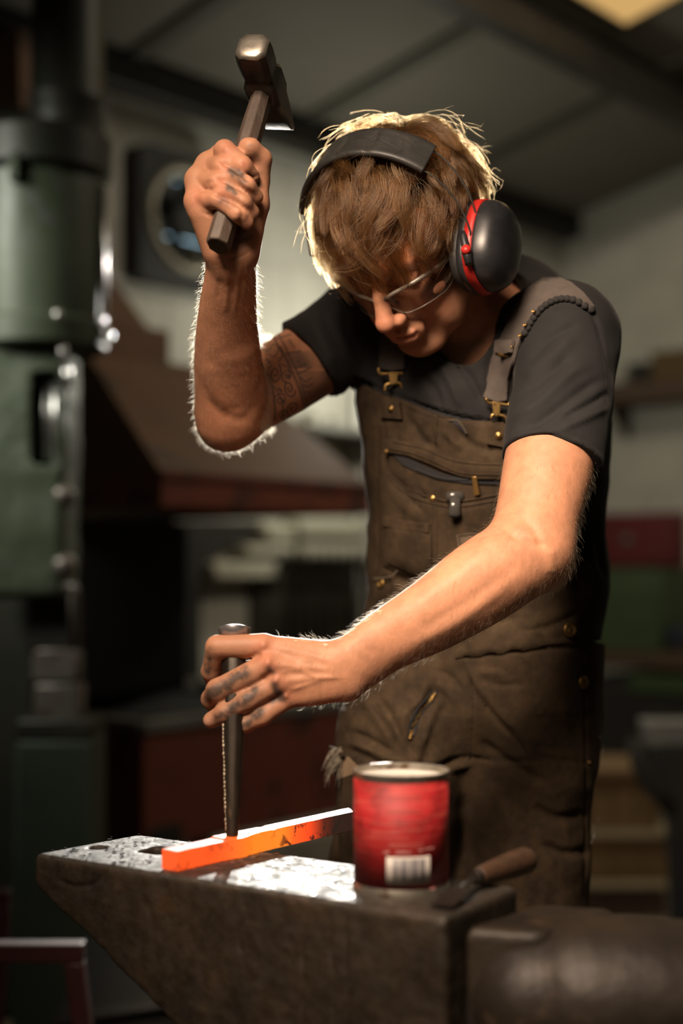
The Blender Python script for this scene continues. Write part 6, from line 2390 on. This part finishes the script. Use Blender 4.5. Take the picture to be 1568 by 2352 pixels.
def curves_obj(name, strands, radii, m, parent):
    n, k = strands.shape[:2]
    hc = bpy.data.hair_curves.new(name)
    hc.add_curves([k] * n)
    hc.attributes['position'].data.foreach_set('vector', np.ascontiguousarray(strands, np.float32).ravel())
    ra = hc.attributes.get('radius') or hc.attributes.new('radius', 'FLOAT', 'POINT')
    ra.data.foreach_set('value', np.ascontiguousarray(radii, np.float32).ravel())
    hc.materials.append(m)
    o = bpy.data.objects.new(name, hc)
    COL.objects.link(o)
    o.parent = parent
    o.matrix_parent_inverse = pmat(parent).inverted()
    o['kind'] = 'stuff'
    return o


def hair_mat(name, col, rough=0.32, rnd_=0.25):
    m = bpy.data.materials.new(name)
    m.use_nodes = True
    nt = m.node_tree
    nt.nodes.remove(nt.nodes['Principled BSDF'])
    h = nt.nodes.new('ShaderNodeBsdfHairPrincipled')
    h.parametrization = 'COLOR'
    h.inputs['Color'].default_value = tuple(col) + (1,)
    h.inputs['Roughness'].default_value = rough
    h.inputs['Radial Roughness'].default_value = 0.4
    h.inputs['Random Roughness'].default_value = 0.2
    info = nt.nodes.new('ShaderNodeHairInfo')
    rp_ = ramp(nt, info.outputs['Random'], [(0.0, [c * 0.45 for c in col]), (0.6, col), (1.0, [min(1, c * 2.2) for c in col])])
    nt.links.new(rp_.outputs[0], h.inputs['Color'])
    nt.links.new(h.outputs[0], nt.nodes['Material Output'].inputs[0])
    return m


rg = np.random.default_rng(7)
NS, K = 19000, 11
d = rg.normal(size=(NS * 3, 3))
d /= np.linalg.norm(d, axis=1)[:, None]
root = SCC + ray_ell(d)
x, y, z = root.T
hair_ok = (z > np.where(y > 0.02, 0.075 - 0.55 * (0.085 - np.minimum(y, 0.085)) * (np.abs(x) > 0.045), -0.01)) | ((y < -0.01) & (z > -0.045))
hair_ok &= ~((np.abs(x) > 0.046) & (y > 0.030) & (z < 0.062)) & ~((y > 0.045) & (z < 0.072)) & ~((np.abs(x) > 0.055) & (y > 0.02) & (z < 0.02))
d = d[hair_ok][:NS]
NS = len(d)
whorl = nrm([0.10, -0.62, 0.78])
ncl = 480
cid_dirs = d[rg.choice(NS, ncl, replace=False)]
cl = np.empty(NS, int)
for i in range(0, NS, 4000):
    cl[i:i + 4000] = np.argmax(d[i:i + 4000] @ cid_dirs.T, axis=1)
c_ang = rg.normal(0, 0.34, ncl)
c_len = rg.uniform(0.75, 1.25, ncl)
c_lift = rg.uniform(0.5, 1.5, ncl)
c_ph = rg.uniform(0, 6.28, ncl)
c_curl = rg.uniform(0.2, 1.0, ncl)


def grow(dd, ang, length, lift, ph, curl, frizz):
    """Strands combed away from the crown along the scalp, lifted, curled and finally sagging (head frame)."""
    n = len(dd)
    t = dd - whorl * (dd @ whorl)[:, None]
    t = dd - whorl[None] * 1.0
    t -= dd * (t * dd).sum(1)[:, None]
    t /= np.maximum(np.linalg.norm(t, axis=1), 1e-6)[:, None]
    # front hair is combed forward and a little to his right
    fwd = np.array([-0.12, 1.0, -0.25])[None] - dd * (dd @ np.array([-0.12, 1.0, -0.25]))[:, None]
    fwd /= np.maximum(np.linalg.norm(fwd, axis=1), 1e-6)[:, None]
    wf = np.clip((dd[:, 1] + 0.25) * 1.3, 0, 0.75)[:, None] * np.clip((dd[:, 2] - 0.1) * 2.5, 0, 1)[:, None]
    t = t * (1 - wf) + fwd * wf
    t /= np.linalg.norm(t, axis=1)[:, None]
    b = np.cross(dd, t)
    t2 = t * np.cos(ang)[:, None] + b * np.sin(ang)[:, None]
    b2 = np.cross(dd, t2)
    out = np.empty((n, K, 3))
    for k in range(K):
        s = k / (K - 1)
        th = s * length / 0.092
        dirk = dd * np.cos(th)[:, None] + t2 * np.sin(th)[:, None]
        w = curl * 0.22 * s * np.sin(ph + s * 4.5)
        dirk = dirk + b2 * (w + frizz[:, 0] * s * 0.16)[:, None]
        dirk /= np.linalg.norm(dirk, axis=1)[:, None]
        h = lift * (0.0125 * math.sin(min(1.0, s * 1.7) * math.pi / 2) + 0.006 * s) + 0.010 * s * s * (curl * np.cos(ph * 2 + s * 3) + frizz[:, 1] * 0.9)
        base = SCC + ray_ell(dirk)
        out[:, k] = base + dirk * (h - 0.001 if k else np.full(n, -0.001))[:, None]
    return out


front = np.clip((d[:, 1] - 0.1) * 2, 0, 1) * np.clip((d[:, 2] + 0.2) * 2, 0, 1)
blen = 0.047 + 0.022 * front + 0.012 * np.clip(d[:, 2], 0, 1) - 0.016 * np.clip(-d[:, 2] - 0.1, 0, 1)
frz = rg.normal(size=(NS, 2))
st = grow(d, c_ang[cl] + rg.normal(0, 0.10, NS), blen * c_len[cl] * rg.uniform(0.82, 1.12, NS), c_lift[cl] * rg.uniform(0.6, 1.12, NS), c_ph[cl] + rg.normal(0, 0.35, NS), c_curl[cl], frz * 0.55)
guide = grow(cid_dirs, c_ang, (0.047 + 0.022 * np.clip((cid_dirs[:, 1] - 0.1) * 2, 0, 1) * np.clip((cid_dirs[:, 2] + 0.2) * 2, 0, 1) + 0.012 * np.clip(cid_dirs[:, 2], 0, 1)) * c_len, c_lift, c_ph, c_curl, np.zeros((ncl, 2)))
sK = np.linspace(0, 1, K)[None, :, None]
pull = 0.78 * sK ** 1.2
st = st * (1 - pull) + (guide[cl] + (frz[:, None, [0]] * np.array([0.0016, 0.0012, 0.0014]) + frz[:, None, [1]] * np.array([-0.001, 0.0014, 0.0016])) * sK) * pull
# sag of the free ends under gravity
st_w = HC + st @ HM
sag = (0.005 + 0.004 * front)[:, None] * (sK[..., 0] ** 2.2)
st_w[:, :, 2] -= sag
# loose fly-away strands
NF = 850
fd = d[rg.choice(NS, NF, replace=False)]
fz = rg.normal(size=(NF, 2))
fl_ = grow(fd, rg.normal(0, 0.7, NF), rg.uniform(0.03, 0.07, NF), rg.uniform(1.1, 1.9, NF), rg.uniform(0, 6.28, NF), rg.uniform(0.6, 1.6, NF), fz)
st_w = np.concatenate([st_w, HC + fl_ @ HM])
# keep hair clear under the headband
hl2 = (st_w - HC) @ HM.T
rad_ = np.where(sK[..., 0] > 0.92, 0.35, 1.0) * 0.00016
rad_ = np.repeat(rad_, len(st_w), 0)
rad_[NS:] *= 0.6
M_hair = hair_mat('brown_hair', (0.070, 0.031, 0.0095))
hair = curves_obj('hair', st_w, rad_, M_hair, person)
hair['label'] = 'tousled light brown hair'
# eyebrows
eb = []
for s in (-1, 1):
    for k in range(240):
        t = rg.uniform(0, 1)
        p = np.array([s * (0.013 + 0.037 * t), 0.099 - 0.016 * t * t + 0.001 * rg.normal(), 0.026 + 0.004 * math.sin(t * 3) + 0.0028 * rg.normal()])
        dr = np.array([s * (0.5 + 0.5 * t), -0.25 * t, 0.55 - 0.7 * t]) + 0.25 * rg.normal(size=3)
        dr = nrm(dr) * rg.uniform(0.006, 0.010)
        eb.append([hp(*(p - np.array([0, 0.006, 0]))), hp(*(p + dr * 0.5 + np.array([0, 0.002, 0]))), hp(*(p + dr))])
curves_obj('eyebrows', np.array(eb), np.tile(np.array([0.00011, 0.0001, 0.00003]), (len(eb), 1)), hair_mat('eyebrow_hair', (0.06, 0.03, 0.014)), person)
# fine hair on the forearms and upper arms
co, no = get_co(bm_me) + np.array(person.location), get_no(bm_me)
bx, by, bdp = to_px(co)
arm_r = (bx < 620) & (by > 600) & (by < 1040) & (bdp < 1.82)
arm_l = (bdp < 1.66) & (by > 1060) & (by < 1640) & (bx > 690)
back_l = (bdp < 1.60) & (bx > 640) & (bx <= 760) & (by > 1440) & (by < 1560)
cand = np.where(arm_r | arm_l)[0]
cand = np.concatenate([rg.choice(cand, 14000), rg.choice(np.where(back_l)[0], 300)])
axis_r = nrm(P(525, 955, 1.725) - P(529, 610, 1.55))
axis_l = nrm(P(800, 1530, 1.50) - P(1222, 1262, 1.566))
ax_ = np.where((bx[cand] < 640)[:, None], axis_r * 0.4 + np.array([0.3, 0, -0.3]), axis_l * 0.8 + np.array([0, 0, -0.5]))
nn = no[cand]
ax_ = ax_ - nn * (ax_ * nn).sum(1)[:, None] + 0.35 * rg.normal(size=nn.shape)
ax_ /= np.linalg.norm(ax_, axis=1)[:, None]
ln_ = rg.uniform(0.004, 0.011, len(cand))[:, None]
jit = rg.normal(0, 0.0008, nn.shape)
fz_ = np.stack([co[cand] + jit - nn * 0.0005, co[cand] + jit + nn * ln_ * 0.28 + ax_ * ln_ * 0.45, co[cand] + jit + nn * ln_ * 0.34 + ax_ * ln_], 1)
curves_obj('arm_hair', fz_, np.tile(np.array([0.00005, 0.000042, 0.000014]), (len(fz_), 1)), hair_mat('arm_hair', (0.30, 0.17, 0.08), 0.4), person)

# ------------------------------------------------------------------ ear defenders
hv = lambda *a: Vector(hp(*a))
ear = empty('ear_defenders', hv(0, -0.02, 0.16), label='black ear defenders with a red stripe, worn over the hair', cat='ear defenders')
M_rub = pm('worn_black_rubber', (0.022, 0.022, 0.021), (0.036, 0.036, 0.034), 25, 0.48, bump=0.15, bscale=300, spots=(0.11, 0.11, 0.11), spot_scale=220, spot_amt=-0.25)
M_shell = pm('black_glossy_shell', (0.010, 0.0105, 0.012), (0.020, 0.021, 0.024), 14, 0.25, rough2=0.42, spots=(0.05, 0.05, 0.05), spot_scale=120, spot_amt=-0.2, bump=0.08, bscale=60)
M_redst = pm('red_stripe_plastic', (0.42, 0.018, 0.014), (0.34, 0.016, 0.012), 30, 0.4, spots=(0.14, 0.01, 0.01), spot_scale=60, spot_amt=0.0)
M_steelw = pm('steel_wire', (0.34, 0.33, 0.31), (0.24, 0.23, 0.22), 50, 0.3, metal=0.9)
BA, BB, BY = 0.110, 0.121, 0.014


def band(al, dy, lift=0.0):
    a = R(al)
    sag = 0.0
    return np.array([math.sin(a) * (BA + lift), BY + dy, 0.030 + math.cos(a) * (BB + lift)])


rings = []
for i in range(121):
    al = -62 + 108 * i / 120
    sec = []
    for (dy, li) in ((-0.0235, 0.0), (-0.0245, 0.003), (-0.022, 0.0062), (-0.017, 0.0058), (-0.008, 0.0052), (0.0, 0.0050), (0.008, 0.0052), (0.017, 0.0058), (0.022, 0.0062), (0.0245, 0.003), (0.0235, 0.0), (0.0, -0.001)):
        g = 0.0
        for gc, w in ((-8, 2.0), (12, 2.0), (-28, 2.0)):
            g -= 0.0026 * math.exp(-((al - gc) / w) ** 2) * (1 if -0.013 < dy < 0.02 and li > 0.001 else 0)
        sec.append(hv(*band(al, dy, li + g)))
    rings.append(sec)
mb = MB()
mb.loft(rings, True)
mb.build('headband_pad', M_rub, ear)
for dy in (-0.0185, 0.0185):
    for (a0, a1) in ((44, 88), (-60, -88)):
        mb = MB()
        pts = []
        for i in range(15):
            t = i / 14
            al = a0 + (a1 - a0) * t
            pts.append(hv(*(band(al, dy * (1 - 0.35 * t) + 0.02 * t * t, 0.001))))
        pts.append(hv(0.099, 0.062, -0.012) if a1 > 0 else hv(-0.104, 0.02, 0.004))
        mb.tube(pts, 0.0011, 8)
        mb.build('band_wire', M_steelw, ear)
# cups
LA = nrm(-HF * 0.90 + HU * 0.36)
for s in (1, -1):
    out = HL * s
    la = LA - out * (LA @ out)
    la = nrm(la)
    wa = np.cross(out, la)
    cc_ = hp(0.083 * s if s > 0 else -0.078, 0.022 if s > 0 else -0.028, -0.006)
    base_tilt = out

    def ringpts(off, a, b_, n=48, pw=2.6, sh=(0, 0)):
        pts = []
        for k in range(n):
            q = 2 * math.pi * k / n
            c_, s_ = math.cos(q), math.sin(q)
            r_ = (abs(c_) ** pw + abs(s_) ** pw) ** (-1 / pw)
            pts.append(Vector(cc_ + out * off + la * (a * r_ * c_ + sh[0]) + wa * (b_ * r_ * s_ + sh[1])))
        return pts
    mb = MB()
    mb.loft([ringpts(o_, a_, b_, pw=2.3) for o_, a_, b_ in ((-0.004, 0.036, 0.028), (-0.006, 0.044, 0.034), (-0.002, 0.050, 0.040), (0.006, 0.051, 0.041), (0.010, 0.047, 0.037))], True)
    mb.build('ear_cushion', M_black, ear)
    mb = MB()
    mb.loft([ringpts(o_, a_, b_) for o_, a_, b_ in ((0.009, 0.049, 0.039), (0.009, 0.0535, 0.043), (0.015, 0.0545, 0.044), (0.018, 0.054, 0.0435))], True)
    mb.build('cup_base', M_shell, ear)
    mb = MB()
    mb.loft([ringpts(o_, a_, b_) for o_, a_, b_ in ((0.0175, 0.0535, 0.043), (0.018, 0.0550, 0.0445), (0.0285, 0.0540, 0.0436), (0.029, 0.0525, 0.042))], True)
    mb.build('red_stripe', M_redst, ear)
    mb = MB()
    prof = [(0.028, 1.0), (0.032, 0.995), (0.039, 0.965), (0.046, 0.90), (0.0515, 0.79), (0.055, 0.64), (0.057, 0.45), (0.058, 0.22), (0.0583, 0.02)]
    mb.loft([ringpts(o_, 0.0535 * f_, 0.0432 * f_, pw=2.5) for o_, f_ in prof], True)
    mb.build('cup_shell', M_shell, ear)
    # pivot arm with a red button
    pv0 = Vector(cc_ + out * 0.022 + wa * (-0.045 if (wa @ HF) < 0 else 0.045) - la * 0.012)
    sgn = -1 if (wa @ HF) < 0 else 1
    pa_ = Vector(cc_ + out * 0.018 + wa * 0.047 * sgn - la * 0.006)
    pb_ = Vector(cc_ + out * 0.030 + wa * 0.040 * sgn - la * 0.046)
    mb = MB()
    mb.tube([pa_, pa_.lerp(pb_, 0.15), pa_.lerp(pb_, 0.6), pb_], [0.003, 0.0042, 0.0055, 0.0045], 12)
    arm = mb.build('pivot_arm', M_shell, ear)
    mb = MB()
    pc = pa_.lerp(pb_, 0.62)
    nb_ = Vector(nrm(wa * sgn + out * 0.35))
    mb.lathe([(0, 0.009), (0.0045, 0.0085), (0.0058, 0.006), (0.0058, 0.0), (0.0, 0.0)], pc, nb_, 20)
    mb.build('red_button', M_redst, arm)

# ------------------------------------------------------------------ safety glasses
gl = empty('safety_glasses', hv(0, 0.11, 0.01), label='clear wraparound safety glasses worn low on the face', cat='glasses')


def glass_pt(a_deg, z, lift=0.0):
    a = R(a_deg)
    rx = 0.0735 + lift
    ry = 0.088 + lift
    return hv(math.sin(a) * rx, 0.022 + math.cos(a) * ry - 0.10 * max(0, -z - 0.002) ** 1, z - 0.014 * (1 - math.cos(a)) * 0)


def lens_top(a):
    return 0.003 + 0.006 * math.sin(min(1, abs(a) / 75) * math.pi) - 0.004 * math.exp(-(a / 9) ** 2)


def lens_bot(a):
    x = abs(a)
    notch = 0.026 * math.exp(-(x / 10) ** 2)
    return -0.026 + notch + 0.022 * max(0, (x - 55) / 25) ** 2


rows = []
for i in range(61):
    a = -80 + 160 * i / 60
    t_, b_ = lens_top(a), lens_bot(a)
    rows.append([glass_pt(a, t_ + (b_ - t_) * j / 8) for j in range(9)])
mb = MB()
mb.loft(rows, True, False, closed=False)
o = mb.build('lens', M_lens, gl)
M_rim = pm('clear_frame_plastic', (0.55, 0.52, 0.44), (0.62, 0.58, 0.5), 20, 0.18)
M_rim.node_tree.nodes['Principled BSDF'].inputs['Transmission Weight'].default_value = 0.75
mb = MB()
mb.tube([glass_pt(a, lens_top(a) + 0.0008, 0.0006) for a in np.linspace(-80, 80, 61)], [0.0031 - 0.0008 * math.cos(R(a)) for a in np.linspace(-80, 80, 61)], 8)
mb.build('brow_bar', M_rim, gl)
mb = MB()
mb.tube([glass_pt(a, lens_bot(a), 0.0002) for a in np.linspace(-78, 78, 61)], 0.0005, 6)
mb.build('lens_edge', M_rim, gl)
for s in (-1, 1):
    mb = MB()
    p0 = glass_pt(76 * s, lens_top(76) - 0.004)
    mb.loft([[p_ + Vector(HU) * h_ + Vector(HL) * (s * 0.0022), p_ - Vector(HU) * h_ + Vector(HL) * (s * 0.0022), p_ - Vector(HU) * h_ - Vector(HL) * (s * 0.0005), p_ + Vector(HU) * h_ - Vector(HL) * (s * 0.0005)]
             for p_, h_ in ((p0, 0.010), (hv(0.0765 * s, 0.030, 0.006), 0.0075), (hv(0.0775 * s, 0.012, 0.010), 0.0045), (hv(0.078 * s, -0.02, 0.013), 0.003))], smooth=False)
    mb.build('temple', M_rim, gl, bevel=0.0012)
    mb = MB()
    mb.tube([hv(0.006 * s, 0.106, 0.006), hv(0.010 * s, 0.102, -0.006), hv(0.0125 * s, 0.097, -0.014)], [0.0012, 0.002, 0.0014], 8)
    mb.build('nose_pad', M_rim, gl)

# ------------------------------------------------------------------ hammer in the raised fist
A0, A1 = Vector(P(*HND0)), Vector(P(*HND1))
hax = (A1 - A0).normalized()
hm = empty('hammer', A0, label='forging hammer with a bright square face and worn grey wooden handle, raised in his fist', cat='hammer')
headax = Vector((0.022, 0.100, -0.0425))
headax = (headax - hax * headax.dot(hax)).normalized()        # from the face to the peen
hside = hax.cross(headax).normalized()
mb = MB()
HLN = (A1 - A0).length


def handle_ring(c_, ru, rv_):
    pts = []
    for k in range(8):
        q = math.pi / 8 + k * math.pi / 4
        pts.append(c_ + headax * ru * math.cos(q) + hside * rv_ * math.sin(q))
    return pts


mb.loft([handle_ring(A0 + hax * h_, u_, v_) for h_, u_, v_ in ((0.0, 0.0150, 0.0118), (0.003, 0.0162, 0.0130), (0.05, 0.0158, 0.0128), (0.12, 0.0152, 0.0126), (HLN - 0.05, 0.0150, 0.0124), (HLN - 0.012, 0.0140, 0.0112), (HLN + 0.022, 0.0125, 0.0098))], smooth=False)
M_hand = pm('worn_grey_hickory', (0.06, 0.042, 0.031), (0.095, 0.070, 0.054), 5, 0.6, stretch=(14, 14, 3), bump=0.3, bscale=30, spots=(0.055, 0.042, 0.036), spot_scale=12, spot_amt=0.1)
mb.build('handle', M_hand, hm, bevel=0.0012)
M_hhead = pm('dark_forged_steel', (0.035, 0.030, 0.028), (0.075, 0.064, 0.056), 25, 0.33, rough2=0.5, metal=0.75, bump=0.1)
M_face = pm('bright_hammer_face', (0.75, 0.70, 0.60), (0.58, 0.53, 0.45), 40, 0.30, metal=0.9, stretch=(1, 4, 1))
hc0 = A1 + hax * 0.006


def sq(off, a, b_, ch, dh=0.0):
    """Chamfered square section of the head at an offset along its axis."""
    c_ = hc0 + headax * off + hax * dh
    pts = []
    for (u_, v_) in ((-a + ch, -b_), (a - ch, -b_), (a, -b_ + ch), (a, b_ - ch), (a - ch, b_), (-a + ch, b_), (-a, b_ - ch), (-a, -b_ + ch)):
        pts.append(c_ + hside * u_ + hax * v_)
    return pts


mb = MB()
mb.loft([sq(-0.0575, 0.0172, 0.0172, 0.0065), sq(-0.048, 0.0178, 0.0178, 0.006), sq(-0.030, 0.0172, 0.0172, 0.005), sq(-0.020, 0.0158, 0.0155, 0.004), sq(-0.012, 0.0185, 0.0195, 0.004), sq(0.013, 0.0185, 0.0195, 0.004),
         sq(0.022, 0.0172, 0.0165, 0.004), sq(0.045, 0.0178, 0.0105, 0.003), sq(0.066, 0.0180, 0.0042, 0.0022), sq(0.070, 0.0175, 0.0022, 0.0012)], smooth=False)
mb.build('head', M_hhead, hm, bevel=0.0018)
mb = MB()
mb.loft([sq(-0.0570, 0.0173, 0.0173, 0.0065), sq(-0.0595, 0.0170, 0.0170, 0.0072), sq(-0.0618, 0.0150, 0.0150, 0.0075), sq(-0.0630, 0.0105, 0.0105, 0.0055), sq(-0.0634, 0.005, 0.005, 0.002)], smooth=True)
mb.build('striking_face', M_face, hm)
